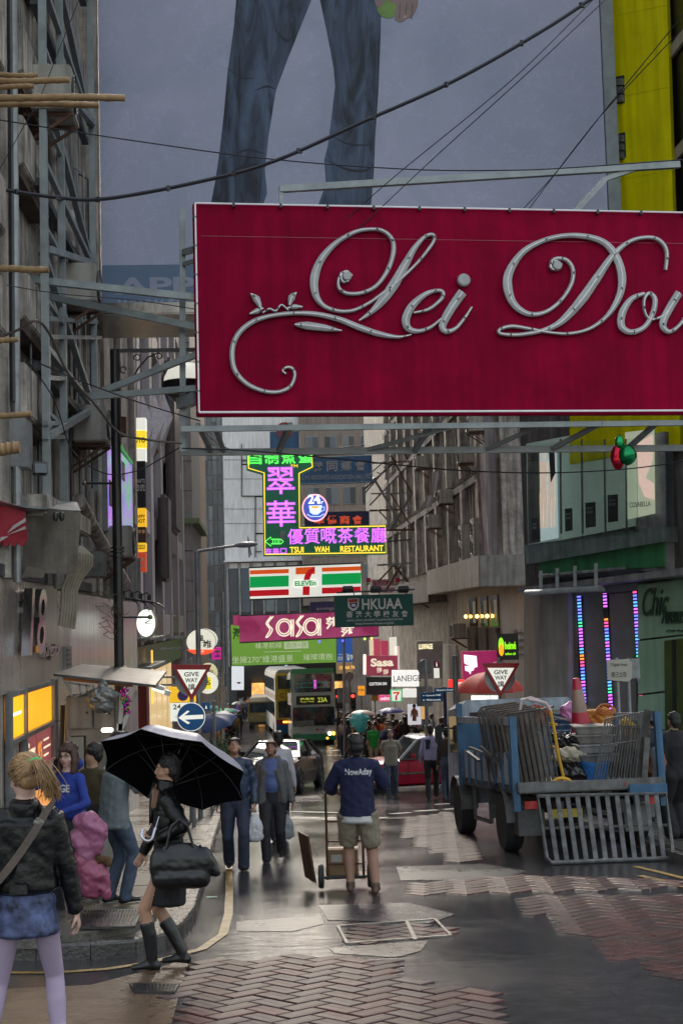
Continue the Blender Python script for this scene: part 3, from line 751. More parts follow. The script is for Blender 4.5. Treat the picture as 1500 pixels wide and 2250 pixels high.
# brown building right of the white one
bb=thing('brown_building','brown stone building with dark windows behind the blue association sign','building',(7,112,gz(112)),world=True)
a=at(657,950,116); b=at(880,950,116)
xm=at(738,950,116).x
MB().span(a.x,xm,116,130,zb-4,at(700,902,116).z).build('wall',brown_wall,bb)
MB().span(xm,b.x+12,116,130,-7,30).build('wall',brown_wall,bb)
for i in range(5):
    for k in range(6):
        x=a.x+.6+i*1.55; z=5.0+k*2.2
        if x>xm-.5 and x<xm+.5:continue
        f=MB().span(x-.05,x+1.05,115.93,116,z-.05,z+1.45).build('window',galv,bb)
        MB().span(x,x+.48,115.90,115.94,z,z+1.4).build('pane',gl_mats[(i+k) %4],f)
        MB().span(x+.52,x+1.0,115.90,115.94,z,z+1.4).build('pane',gl_mats[(i*k) %4],f)
th=thing('slender_tower','slender tower behind the white building, hidden by the red sign','building',(2,170,gz(120)),world=True)
MB().span(at(603,900,170).x,at(616,900,170).x,170,176,-7,48).build('wall',tile_grey,th)
# ---------------------------------------------------------------- right concrete building with fins
XR=8.0
rb=thing('concrete_building','grey concrete building with vertical fins and air conditioners above a thick canopy on the right','building',(XR,60,gz(60)),world=True)
MB().span(XR,24,45,82,gz(80)-1,40).build('wall',conc,rb)
zc0,zc1=at(1105,1290,45.2).z,at(1105,1222,45.2).z
MB().span(XR-.85,13,44.1,58,zc0,zc1).build('canopy',M('pebble render canopy',(.30,.29,.27),rough=.85,var=.25,scale=3,bump=.5,bscale=12,streak=.3),rb,bevel=.03)
MB().span(XR-.8,13,58.05,82,zc0-.3,zc1-.35).build('canopy',conc_dark,rb,bevel=.03)
H=3.05
for k in range(5):
    z0=zc1+.1+k*H
    MB().span(XR-.32,XR,45.9,82,z0+H-.42,z0+H-.14).build('ledge',conc_dark,rb,bevel=.02)
    y=46.4; i=0
    while y<80:
        deep=(i %6==0)
        if k<4:MB().span(XR-(.42 if deep else .22),XR,y,y+(.5 if deep else .13),z0,z0+H-.44).build('fin',conc,rb)
        if i %6 in (2,4) and k<4 and rnd.random()<.7:
            MB().span(XR-.05,XR-.01,y+.16,y+.5,z0+.9,z0+2.2).build('window',glass_dark,rb)
        y+=.62; i+=1
MB().span(XR-.35,XR,45,46.3,zc1,40).build('pier',M('pale pier',(.27,.24,.25),rough=.8,var=.25,scale=1.5,streak=.3),rb)
MB().span(XR+.1,16,44.75,45,zc1,20).build('end_wall',conc,rb)
# beige lower floor with openings, balcony panels and wall lamps
MB().span(XR-.02,14,44.9,55,gz(55),zc0).build('lower_wall',beige_wall,rb)
for (p0,p1) in ((1012,1038),(1050,1088),(1100-2,1101)):
    pass
amber=EM('amber wall lamp',(1.,.5,.1),14)
for i,(ya,yb) in enumerate(((45.3,46.7),(47.4,48.9),(49.9,51.6))):
    MB().span(XR-.06,XR-.02,ya,yb,zc0-1.3,zc0-.25).build('window',glass_dark,rb)
    MB().span(XR-.07,XR-.04,ya+.15,ya+.75,zc0-1.2,zc0-.4).build('lit_pane',win_lit,rb)
    f=MB().span(XR-.16,XR-.02,ya-.05,yb+.05,zc0-2.6,zc0-1.35).build('balcony_panel',conc_dark,rb)
    MB().ball((XR-.15,yb+.28,zc0-.95),.07,10).build('wall_lamp',amber,rb,smooth=True)
# frontal lower wall seen beside the shutters
MB().span(9.0,9.14,44.85,44.9,gz(45),zc0).build('pilaster',conc,rb)
c=at(1186,1332,44.7); MB().span(c.x-.16,c.x+.16,44.6,44.85,c.z-.08,c.z+.09).build('wall_lamp',EM('amber wall lamp b',(1.,.45,.08),8),rb,bevel=.02)
c=at(1150,1400,44.7)
for k in range(4):
    z_=at(1165,1385+k*16,44.8).z; MB().span(c.x-.2,c.x+1.3,44.78,44.86,z_-.05,z_+.05).build('louver',conc,rb)
acs=[(46.9,zc1+.05,1,'tall twin fan air conditioner on the canopy nearest the corner pier'),(49.7,zc1+.02,1,'tall twin fan air conditioner on the canopy, second from the corner pier'),
       (47.6,7.15,0,'air conditioner on a red rusted bracket above the tall canopy units'),(45.35,7.95,0,'air conditioner high on the pier beside the glass shop box'),
       (53.2,6.2,0,'small white air conditioner beside the hanging white cloth'),(57.0,5.5,0,'air conditioner deep along the fins behind the scaffold'),(60.5,8.4,0,'air conditioner high on the fins just under the sign frame'),
       (52.2,.95,0,'air conditioner on a bracket below the canopy left of the beige wall'),(63.5,2.6,0,'farthest air conditioner beside the green restaurant sign end')]
ac1=make_ac('x',True)
first=True
for y,z,tall,lab in acs:
    loc=(XR-(.42 if z<3 or tall else .62),y,z)
    if tall and first:ac1.location=loc; ac1.rotation_euler.z=R(-90); ac1['label']=lab; first=False
    else:dup(ac1 if tall else ac0,loc,R(-90),lab)
# cloths hanging from windows
cl=M('hanging white cloth',(.45,.42,.42),rough=.9,var=.2,bump=.4)
for (px0,y0,px1,y1,Y,lab) in ((948,1035,963,1082,56,'white cloth with faint print hung flat outside the concrete fins'),(930,1088,950,1115,57.5,'crumpled pale shirt hung out lower beside the white cloth')):
    a,b=at(px0,y0,Y),at(px1,y1,Y); vs,fs=[],[]
    for i in range(9):
        for j in range(9):
            u,v=i/8,j/8; vs.append((a.x+(b.x-a.x)*u+.03*math.sin(v*6),Y-.06*math.sin(u*9+v*2),a.z+(b.z-a.z)*(v*.95+.05*math.sin(u*3.1))))
    for i in range(8):
        for j in range(8):fs.append((i*9+j,(i+1)*9+j,(i+1)*9+j+1,i*9+j+1))
    n=len(vs); vs+=[(v[0],v[1]+.02,v[2]) for v in vs]; fs+=[tuple(q+n for q in f[::-1]) for f in fs]
    tag(MB().add(vs,fs).build('hanging_cloth',cl,smooth=2),lab,'cloth')
# shops low on the far right side
rs=thing('shop_row','row of brightly lit small shops at street level on the far right side','building',(7.5,75,gz(75)),world=True)
MB().span(8.3,14,55.2,100,gz(95)-1,1.0).build('wall',M('dark shop wall',(.07,.065,.06),rough=.6,var=.3),rs)
MB().span(7.9,8.3,55.3,59.5,gz(57),.6).build('white_front',M('pale shop front',(.42,.41,.40),rough=.5,var=.1),rs,bevel=.02)
for i,(y0,y1,col,es) in enumerate(((59.8,62,(.9,.75,.6),1.2),(62.3,65,(1.,.9,.8),2.),(65.5,69,(.9,.5,.3),1.),(70,75,(1.,.92,.85),1.6),(76,84,(1.,.8,.6),1.3),(85,94,(.8,.85,1.),1.3))):
    MB().span(8.2,8.28,y0,y1,gz(y1)+.3,gz(y0)+2.9).build('lit_front',EM('shop glow %d' %i,col,es*.6),rs)
MB().span(8.0,12,82.5,100,gz(90)-1,26).build('upper_wall',conc,rs)
# pinkish lit glass store (two storeys of posters) behind the small sasa sign
for i,(p0,p1,y0,y1,col,es) in enumerate(((811,821,1406,1440,(1.,.85,.6),1.6),(818,836,1404,1440,(.75,.1,.18),1.2),(836,853,1408,1440,(.7,.08,.15),1.2),(855,873,1400,1470,(1.,.92,.78),1.8),(866,878,1420,1470,(.95,.75,.7),1.5))):
    a,b=at(p0,y0,72),at(p1,y1,72)
    MB().span(a.x,b.x,72,72.1,b.z,a.z).build('lit_panel',EM('store panel %d' %i,col,es*.6),rs)
# ---------------------------------------------------------------- near right corner building
A,B=(7.44,24.0),(5.13,26.3)
yb_=thing('corner_building','yellow clad corner building over shuttered shops with coloured light strips on the right','building',(6.3,25.2,gz(25)),world=True)
def quad_px(pts,name,mat,parent,off=0.,th=.06,bevel=.0):
    """panel on the building's slanted corner face; pts are where its corners appear; off = how far proud"""
    d=Vector((B[1]-A[1],-(B[0]-A[0]),0)).normalized()
    n=Vector((-abs(d.x),-abs(d.y),0))
    a2=(A[0]+n.x*off,A[1]+n.y*off); b2=(B[0]+n.x*off,B[1]+n.y*off)
    P=[atP(x,y,a2,b2) for x,y in pts]; k=len(P)
    Q=[p-n*th for p in P]
    return MB().add(P+Q,[tuple(range(k)),tuple(range(2*k-1,k-1,-1))]+[((i+1) %k,i,k+i,k+(i+1) %k) for i in range(k)]).build(name,mat,parent,bevel=bevel)
MB().prismz([(A[0]+.25,A[1]+.0),(14,A[1]+.0),(14,31),(6.2,31),(B[0]+.06,B[1]+.1)],gz(28)-.3,30).build('wall',conc_dark,yb_)
MB().span(7.75,8.8,18,24.0,3.2,30).build('side_wall',black,yb_)
for k in range(6):
    a_=(7.40,22.0,6.8+k*1.55); MB().bar((7.7,21.0,6.2+k*1.9),(7.7,24.0,6.2+k*1.9),.06,.22).build('sun_shade',beige_wall,yb_)
# yellow panels stacked
ylev=[(-120,-30),(-30,20),(20,200),(200,382),(382,560),(560,760),(760,985)]
for y0,y1 in ylev:
    s=-.37
    quad_px([(1250,y0+.35*100),(1462+(y0+60)*.03 if y0<900 else 1436,y0-8*1.),(1462+(y1+60)*.03,y1-8),(1250,y1+.35*100)],'yellow_panel',yellow_panel,yb_,off=.16,th=.12,bevel=.006)
for y0 in (175,300):
    for k in range(3):
        quad_px([(1333,y0+k*18),(1366,y0-4+k*18),(1367,y0+11+k*18),(1334,y0+15+k*18)],'vent_louver',galv,yb_,off=.24,th=.08,bevel=.004)
quad_px([(1331,172),(1370,165),(1371,226),(1333,232)],'vent_frame',steel_dark,yb_,off=.17,th=.02)
quad_px([(1333,300),(1372,290),(1374,345),(1336,352)],'vent_frame',steel_dark,yb_,off=.17,th=.02)
# glass shop box
quad_px([(1155,975),(1395,930),(1395,1155),(1160,1200)],'shop_box_back',M('shop box inside',(.26,.31,.28),rough=.5,var=.3,scale=1,emit=(.40,.50,.45),es=.05),yb_,off=.05,th=.05)  # dim glow added to make up for light the panes block
quad_px([(1152,1198),(1458,1155),(1458,1190),(1155,1240)],'glass_skirt',M('frosted skirt',(.15,.20,.18),rough=.25,var=.3,streak=.3),yb_,off=.5,th=.5)
quad_px([(1182,1232),(1458,1190),(1458,1245),(1182,1262)],'green_fascia',green_fascia,yb_,off=.35,th=.3)
def skin_poster(pts,name,mat,off=.4):return quad_px(pts,name,mat,yb_,off=off,th=.01)
skin_poster([(1158,990),(1184,985),(1187,1190),(1160,1196)],'poster',M('olive grey poster',(.18,.19,.16),rough=.4,var=.2))
pv=M('pale backlit poster',(.45,.5,.5),rough=.3,emit=(.5,.58,.6),es=.2)
skin_poster([(1184,985),(1222,980),(1226,1182),(1187,1190)],'poster',pv)
skinm=M('printed skin tone',(.50,.36,.30),rough=.5,emit=(.5,.36,.3),es=.35,var=.2,scale=6)
hairm=M('printed dark hair',(.06,.045,.04),rough=.5)
def fig_poster(x,yt,yb,w,off=.42):
    h=yb-yt
    skin_poster([(x-w*.16,yt),(x+w*.16,yt),(x+w*.2,yt+h*.13),(x-w*.2,yt+h*.13)],'printed_figure',skinm,off)
    skin_poster([(x-w*.5,yt+h*.16),(x+w*.5,yt+h*.16),(x+w*.42,yt+h*.5),(x+w*.5,yt+h*.62),(x+w*.4,yt+h),(x+w*.08,yt+h),(x,yt+h*.6),(x-w*.08,yt+h),(x-w*.4,yt+h),(x-w*.5,yt+h*.6),(x-w*.4,yt+h*.45)],'printed_figure',skinm,off)
fig_poster(1193,985,1160,17); fig_poster(1211,992,1158,14)
skin_poster([(1205,992),(1217,990),(1219,1040),(1209,1060)],'printed_hair',hairm,.43)
skin_poster([(1372,950),(1436,942),(1438,1128),(1376,1142)],'poster',M('pale green backlit poster',(.38,.42,.32),rough=.3,emit=(.5,.55,.4),es=.16,var=.25,scale=2))
skin_poster([(1398,975),(1432,955),(1432,1010),(1415,1050),(1434,1062),(1436,1098),(1415,1092),(1402,1060)],'printed_figure',skinm,.42)
dpan=M('dim panel',(.07,.065,.07),rough=.4,var=.3)
whitep=M('grey print',(.4,.4,.42),rough=.5,var=0)
for (x0,y0,w_,h_) in ((1167,1140,14,48),(1240,1118,16,50),(1285,1105,22,55),(1334,1088,22,60)):
    s=-.12
    skin_poster([(x0,y0),(x0+w_,y0-2),(x0+w_+1,y0+h_-3),(x0+1,y0+h_)],'price_poster',dpan,.42)
    d_=Vector((B[1]-A[1],-(B[0]-A[0]),0)).normalized(); n_=Vector((-abs(d_.x),-abs(d_.y),0))
    for q,tx in enumerate(('JUST','BOSSY')):
        c=atP(x0+w_/2,y0+12+q*8,(A[0]+n_.x*.45,A[1]+n_.y*.45),(B[0]+n_.x*.45,B[1]+n_.y*.45))
        wtext(tx,whitep,yb_,Matrix.Translation(c) @ Matrix.Rotation(R(-45),4,'Z'),w=w_*.0065,h=.05,depth=.003,bold=.02)
for x_ in (1228,1275,1325,1372):
    quad_px([(x_,965),(x_+3,964),(x_+5,1172),(x_+2,1173)],'mullion',galv,yb_,off=.47,th=.03)
gp=M('shop box glass pane',(.85,.95,.92),rough=.02,var=0,trans=1.0)
for (x0,x1) in ((1155,1228),(1231,1275),(1278,1325),(1328,1372),(1375,1397)):
    quad_px([(x0,975-(x0-1155)*.05),(x1,975-(x1-1155)*.05),(x1+3,1198-(x1-1155)*.12),(x0+3,1198-(x0-1155)*.12)],'pane',gp,yb_,off=.53,th=.012)
quad_px([(1395,960),(1460,948),(1463,1255),(1397,1255)],'pillar',galv,yb_,off=.30,th=.3)
c=atP(1170,1003,(A[0]-.31,A[1]-.31),(B[0]-.31,B[1]-.31))
wtext('D&G',hairm,yb_,Matrix.Translation(c) @ Matrix.Rotation(R(-45),4,'Z'),w=.22,h=.2,depth=.004,bold=.01)
c=atP(1405,1108,(A[0]-.32,A[1]-.32),(B[0]-.32,B[1]-.32))
wtext('COSABELLA',hairm,yb_,Matrix.Translation(c) @ Matrix.Rotation(R(-45),4,'Z'),w=.42,h=.09,depth=.004)
# awning strip over the shops with four hooded lamps on a pipe rail
quad_px([(1135,1292),(1500,1247),(1560,1240),(1560,1256),(1500,1263),(1135,1302)],'awning_strip',galv,yb_,off=.95,th=.9)
quad_px([(1182,1262),(1400,1250),(1400,1262),(1182,1272)],'rail_backing',steel_dark,yb_,off=.42,th=.04)
nv=Vector((-.705,-.709,0))
def off_plane(px,py,off):return atP(px,py,(A[0]+nv.x*off,A[1]+nv.y*off),(B[0]+nv.x*off,B[1]+nv.y*off))
MB().tube([off_plane(1183,1266,1.0),off_plane(1372,1248,1.0)],.028,8).build('pipe_rail',galv,yb_,smooth=True)
for i,x_ in enumerate((1187,1223,1262,1308)):
    yy=1246-i*2.5
    MB().bar(off_plane(x_,yy+8-i*3,1.02),off_plane(x_,yy+55,1.02),.06,.03).build('lamp_bracket',steel_grey,yb_)
    c=off_plane(x_-12,yy+62,1.05); hood=[]
    mb=MB(); seg=8; L_=.36+.03*i
    vs=[]
    for e in (-1,1):
        for k in range(seg+1):
            t=math.pi*k/seg; vs.append(c+Vector((.705,-.709,0))*(e*L_/2*1.0)+Vector((-.705,-.709,0))*(.14*math.cos(t))+Vector((0,0,.11*math.sin(t))))
    fs=[(k,k+1,seg+2+k,seg+1+k) for k in range(seg)]+[tuple(range(seg+1)),tuple(range(2*seg+1,seg,-1)),(0,seg+1,2*seg+1,seg)]
    mb.add(vs,fs).build('hooded_lamp',steel_grey,yb_,bevel=.006)
# pillar, shutters with coloured strips, green shop wall
quad_px([(1150,1300),(1186,1297),(1188,1545),(1150,1545)],'beige_pillar',beige_wall,yb_,off=.0,th=.1)
quad_px([(1184,1298),(1246,1292),(1252,1850),(1186,1850)],'pillar',M('grey stone pillar',(.25,.235,.225),rough=.6,var=.2,streak=.25),yb_,off=.30,th=.3,bevel=.01)
quad_px([(1246,1300),(1265,1298),(1272,1850),(1250,1850)],'door_jamb',conc_dark,yb_,off=.12,th=.1)
quad_px([(1262,1292),(1402,1280),(1402,1296),(1262,1310)],'shutter_box',M('bluish soffit',(.16,.16,.2),rough=.4),yb_,off=.20,th=.2)
for n_,(x0,x1) in enumerate(((1272,1330),(1336,1392))):
    sh=quad_px([(x0,1305),(x1,1300),(x1+14,1850),(x0+14,1850)],'roller_shutter',shutter_mat,yb_,off=.03,th=.03)
    for k in range(34):
        y_=1308+k*16
        quad_px([(x0+1+k*.4,y_),(x1-1+k*.4,y_-4),(x1-1+k*.4,y_+8),(x0+1+k*.4,y_+12)],'slat',shutter_mat,sh,off=.042,th=.012)
led_cols=[(.15,.18,1.),(.7,.12,.85),(.1,.35,1.),(.45,.15,1.),(.05,.6,.3),(1.,.25,.04),(.9,.08,.3)]
leds=[EM('led %d' %i,c_,3.5) for i,c_ in enumerate(led_cols)]
for s_,(x0,y0,x1,y1) in enumerate(((1270,1307,1282,1545),(1326,1292,1345,1640),(1392,1290,1408,1570))):
    st=quad_px([(x0-5,y0-4),(x0+5,y0-4),(x1+5,y1),(x1-5,y1)],'light_strip',steel_dark,yb_,off=.10,th=.03)
    n_=int((y1-y0)/7.2)
    for k in range(n_):
        t=(k+.5)/n_
        if s_==1 and .13<t<.19:continue
        x=x0+(x1-x0)*t; y=y0+(y1-y0)*t; ci=[0,2,0,2,4,1,3,1,2,5,6,0,2,1,0,3][(k//2+s_*5) %16]
        quad_px([(x-3.6,y-1.2),(x+3.6,y-2.),(x+3.6,y+1.8),(x-3.6,y+2.4)],'led',leds[ci],st,off=.125,th=.02)
for (y0,y1) in ((1285,1405),(1409,1525),(1529,1665),(1669,1800)):
    quad_px([(1400,y0),(1520,y0-14),(1520,y1-14),(1400,y1)],'green_panel',green_panel,yb_,off=.22,th=.2,bevel=.006)
quad_px([(1400,1800),(1520,1800),(1520,1850),(1400,1850)],'plinth',beige_wall,yb_,off=.25,th=.2)
quad_px([(1458,1408),(1520,1400),(1520,1790),(1462,1790)],'door_opening',M('mossy dark door',(.05,.07,.012),rough=.3,var=.4),yb_,off=.235,th=.01)
quad_px([(1475,1405),(1482,1405),(1486,1790),(1479,1790)],'door_post',black,yb_,off=.26,th=.02)
c=off_plane(1455,1335,.30)
wtext('Chic',M('dark green raised letters',(.02,.05,.03),rough=.3),yb_,Matrix.Translation(off_plane(1440,1322,.28)) @ Matrix.Rotation(R(-45),4,'Z') ,w=.52,h=.5,depth=.04,shear=.5)
wtext('Avenue',M('dark green raised letters',(.02,.05,.03),rough=.3),yb_,Matrix.Translation(off_plane(1478,1350,.28)) @ Matrix.Rotation(R(-45),4,'Z') ,w=.45,h=.32,depth=.04,shear=.5)
wtext('of Style Shop',black,yb_,Matrix.Translation(off_plane(1482,1386,.28)) @ Matrix.Rotation(R(-45),4,'Z') ,w=.34,h=.05,depth=.02)
# more clutter on the left wall: meters, small boxes, conduits
rs_=random.Random(21)
for i in range(9):
    y=[15.5,18.45,18.6,20.2,23.4,24.2,26.5,29.0,27.4][i]; z=[3.6,4.9,8.2,6.4,5.4,3.9,4.6,3.9,5.6][i]
    MB().span(XL+.1,XL+.32,y,y+.4+.2*rs_.random(),z,z+.35+.3*rs_.random()).build('junction_box',[galv,conc,ac_rust][i %3],lb,bevel=.01)
for i in range(14):
    y=15.3+i*.62+rs_.uniform(-.2,.2); z0=rs_.uniform(2.5,5); z1=z0+rs_.uniform(1.5,6)
    MB().tube([(XL+.18,y,z0),(XL+.18,y+.02,(z0+z1)/2),(XL+.18,y,z1),(XL+.02,y,z1+.1)],rs_.choice([.014,.02,.028]),6).build('conduit',rs_.choice([galv,steel_dark,conc]),lb)
for lab,y,z in (('air conditioner with rusted casing halfway up behind the steel lattice',19.3,6.3),('air conditioner near the top left corner above the bamboo cluster',16.9,8.15)):
    dup(ac0,(XL+.48,y,z),R(90),lab)
# ================================================================ signs
class Board:
    """a sign at street depth Y; p(px, py) gives its own x, z for a point seen at that pixel"""
    def __init__(s,name,label,cat,px,py,Y,yaw=0.,group=None):
        s.O=at(px,py,Y); s.yaw=R(yaw)
        s.root=thing(name,label,cat,s.O,s.yaw,group)
        s.ux=Vector((math.cos(s.yaw),math.sin(s.yaw),0)); s.n=Vector((math.sin(s.yaw),-math.cos(s.yaw),0))
    def p(s,px,py,off=0.):
        d=ray(px,py); o=s.O+s.n*off-Vector((0,0,CAMZ)); t=o.dot(s.n)/d.dot(s.n)
        q=d*t-o; return (q.dot(s.ux),q.z)
    def rect(s,x0,y0,x1,y1,name,mat,y=0.,th=.03,parent=None,bevel=0.):
        a,b=s.p(x0,(y0+y1)/2)[0],s.p(x1,(y0+y1)/2)[0]; u,v=s.p((x0+x1)/2,y0)[1],s.p((x0+x1)/2,y1)[1]
        return MB().span(a,b,y-th,y,v,u).build(name,mat,parent or s.root,bevel=bevel)
    def poly(s,pts,name,mat,y=0.,th=.02,parent=None,bevel=0.):
        return MB().prism([s.p(*q) for q in pts],y-th,y).build(name,mat,parent or s.root,bevel=bevel)
    def txt(s,body,px,py,w,h,mat,y=0.,parent=None,**kw):
        c=s.p(px,py); a=s.p(px-w/2,py)[0]; b=s.p(px+w/2,py)[0]; u=s.p(px,py-h/2)[1]; v=s.p(px,py+h/2)[1]
        return text(body,mat,parent or s.root,w=b-a,h=u-v,loc=(c[0],y,c[1]),**kw)
    def tube(s,pts,r,name,mat,y=0.,parent=None,seg=6,closed=False,arc=False):
        P=[(s.p(*q)[0],y,s.p(*q)[1]) for q in pts]
        return MB().tube(P,r,seg,closed=closed).build(name,mat,parent or s.root,smooth=True)
    def bar(s,a,b,w,name='beam',mat=None,y0=0.,y1=None,parent=None):
        A_,B_=s.p(*a),s.p(*b); y1=y0 if y1 is None else y1
        return MB().bar((A_[0],y0,A_[1]),(B_[0],y1,B_[1]),w).build(name,mat or steel_grey,parent or s.root)
    def disc(s,px,py,r,name,mat,y=0.,th=.03,parent=None,seg=28,ry=None):
        c=s.p(px,py); rr=abs(s.p(px+r,py)[0]-c[0]); rz_=rr*(ry or r)/r
        return MB().prism([(c[0]+rr*math.cos(-2*math.pi*k/seg),c[1]+rz_*math.sin(-2*math.pi*k/seg)) for k in range(seg)],y-th,y).build(name,mat,parent or s.root)
silver=M('silver grey letter face',(.33,.33,.34),rough=.38,metal=.1,var=.25,scale=5,coat=.2)
tube_w=M('unlit white glass tube',(.5,.5,.52),rough=.2,spec=.8,emit=(.5,.5,.55),es=.12)  # unlit tubes with a faint glow put into their colour
# ---------------------------------------------------------------- big red script sign
S=Board('script_sign','huge crimson signboard with silver script letters Lei Dou hung across the street','sign',432,915,17,5.2)
red=M('crimson sign enamel',(.24,.0,.026),rough=.6,var=.28,scale=1.4,streak=.12,bump=.1,bscale=30,spec=.06)
W_=7.6; Ht=S.p(434,447)[1]; B0=0.0
MB().span(0,W_,0,.10,0,Ht).build('panel',red,S.root,bevel=.01)
for zf in (.845,):MB().span(.1,W_,-.002,0,Ht*zf,Ht*zf+.006).build('seam',M('faded seam',(.3,.06,.09),rough=.5),S.root)
MB().tube([(.03,-.05,Ht-.02),(.03,-.05,.05)],.011,8).build('border_tube',tube_w,S.root,smooth=True)
MB().tube([(.03,-.05,.045),(W_,-.05,.045)],.013,8).build('border_tube',tube_w,S.root,smooth=True)
MB().tube([(.03,-.05,Ht-.01),(W_,-.05,Ht-.01)],.011,8).build('border_tube',tube_w,S.root,smooth=True)
for k in range(12):MB().span(.5+k*.6,.53+k*.6,-.07,0,Ht-.05,Ht).build('clip',steel_dark,S.root)
for k in range(7):MB().span(-.005,.04,-.06,0,.3+k*.37,.325+k*.37).build('clip',steel_dark,S.root)
def letter(pts,wd,nm='letter',balls=(),depth=.06):
    mb=MB(); k=1.402
    P=[]
    for x,y in pts:
        q=S.p(430+x/k,440+y/k); P.append((q[0],-q[1]))
    sc=(W_/7.6)*.0057/k
    stroke_mb(mb,P,[w*sc*.88 for w in wd],-.03,depth*.7,n=7)
    o=mb.build(nm,silver,S.root,smooth=True)
    for x,y,r in balls:
        c=S.p(430+x/k,440+y/k); MB().lathe([(r*sc,.0),(r*sc,.05),(r*sc*.8,.065),(0,.068)],(c[0],-.03,c[1]),18,'Y').build('dot',silver,o,smooth=True)
    # raised centre line bead and fixing clips
    C,_=ribbon([(p[0],p[1]) for p in P],[1]*len(P),5)
    MB().tube([(c.x,-.03-depth*.7-.003,-c.y) for c in C],.006,5).build('glass_tube',tube_w,o,smooth=True)
    for i in range(3,len(C)-2,9):
        MB().box((C[i].x,-.03-depth*.7-.008,-C[i].y),(.012,.02,.035),ry=R(rnd.uniform(-60,60))).build('tube_clip',steel_dark,o)
    return o
letter([(470,250),(452,255),(445,235),(462,222),(479,236)],[8,9,10,9,8],'letter',((463,238,15),))
letter([(447,225),(437,250),(440,275),(465,290),(510,288),(555,265),(590,215),(606,160),(600,122),(575,99),(540,93),(490,101),(430,135),(385,185),(364,240),(366,290),(388,325),(430,343),(480,343),(530,320),(575,288),(625,248),(680,195),(722,142),(732,118),(722,109),(700,118),(670,152),(640,205),(608,262),(573,310),(540,345),(500,374)],
       [8,10,12,13,13,14,16,17,16,13,12,14,18,26,31,26,16,13,12,11,11,11,11,12,12,12,13,20,30,36,32,18,6])
letter([(660,417),(620,424),(560,414),(500,394),(440,370),(370,354),(300,351),(230,359),(175,377),(132,412),(112,460),(117,520),(150,563),(200,588),(250,593),(288,577),(303,545),(297,522),(280,517),(266,527),(276,537)],
       [4,12,20,22,20,17,15,15,17,18,18,17,16,14,13,13,12,11,10,9,8],'swash')
letter([(303,386),(340,389),(395,396),(447,405)],[8,28,24,4],'leaf')
letter([(168,291),(186,308),(200,338)],[5,26,8],'leaf'); letter([(207,336),(188,344),(165,353)],[4,20,6],'leaf')
letter([(308,288),(294,303),(287,327)],[5,26,8],'leaf'); letter([(280,336),(303,331),(327,332)],[5,18,6],'leaf')
letter([(205,350),(225,338),(245,344),(262,326),(283,342)],[5,8,8,8,5],'scroll')
letter([(668,350),(715,338),(752,308),(758,288),(740,281),(702,294),(662,330),(644,370),(652,398),(682,406),(720,394),(752,368)],[8,12,13,14,12,18,28,30,24,15,12,8])
letter([(818,286),(790,325),(766,365),(756,392),(768,407),(796,398),(824,366),(846,332)],[34,32,30,26,18,13,11,8],'letter',((821,250,21),))
letter([(1112,218),(1092,215),(1090,198),(1106,190),(1122,202)],[8,9,10,9,8],'letter',((1107,205,16),))
letter([(1086,212),(1092,190),(1112,182),(1140,190),(1157,220),(1150,265),(1116,315),(1070,348),(1020,353),(977,325),(957,275),(961,225),(1000,166),(1060,130),(1130,113),(1200,116),(1255,136),(1290,180),(1307,240),(1298,300),(1262,358),(1210,397),(1150,413),(1090,411),(1030,400),(970,391),(932,401),(936,414),(990,417),(1060,405),(1110,384),(1150,348),(1190,300),(1232,240),(1280,172),(1330,131),(1380,118),(1420,126),(1444,160),(1441,218)],
       [8,11,13,14,15,14,13,14,18,26,34,31,22,17,17,20,24,30,31,24,16,12,11,10,11,13,12,12,14,15,22,30,35,31,21,14,13,15,15,12])
letter([(1375,290),(1335,308),(1308,350),(1306,392),(1335,409),(1376,393),(1402,350),(1408,308),(1390,290),(1375,310),(1378,350),(1396,370),(1430,360),(1452,338)],[12,20,28,27,19,17,20,19,14,10,9,9,9,8])
letter([(1482,288),(1456,330),(1434,374),(1436,398),(1456,407),(1486,384),(1522,330),(1547,290),(1520,350),(1512,395),(1530,405),(1560,380)],[28,29,28,23,15,12,14,26,26,24,14,9])
# steel frame that carries it
for (a,b,w,y0,y1) in [((403,442),(404,985),.075,.35,.35),((399,940),(1620,925),.07,.12,.12),((399,978),(1620,968),.085,.75,.75),((470,928),(500,975),.05,.1,.7),((620,400),(622,447),.05,.2,.2),
                          ((618,405),(1510,346),.085,.2,.3),((1270,458),(1345,378),.06,.15,.3),((1345,378),(1440,345),.06,.3,.3),((406,541),(434,541),.07,.3,.1),((406,567),(434,567),.05,.3,.1),
                          ((398,878),(434,872),.14,.35,.1),((-60,588),(434,650),.085,.3,.1),((30,600),(434,715),.085,.9,.1),((190,855),(434,775),.075,.6,.1),((190,855),(434,850),.075,.6,.1),
                          ((435,930),(470,976),.05,.1,.7),((640,930),(625,976),.06,.1,.7),((950,928),(935,976),.06,.1,.7),((1000,935),(830,972),.05,.1,.7),((1200,928),(1100,972),.05,.1,.7),((1330,925),(1250,970),.06,.1,.7),((1450,925),(1420,970),.06,.1,.7)]:
    S.bar(a,b,w,'beam',steel_grey,y0,y1)
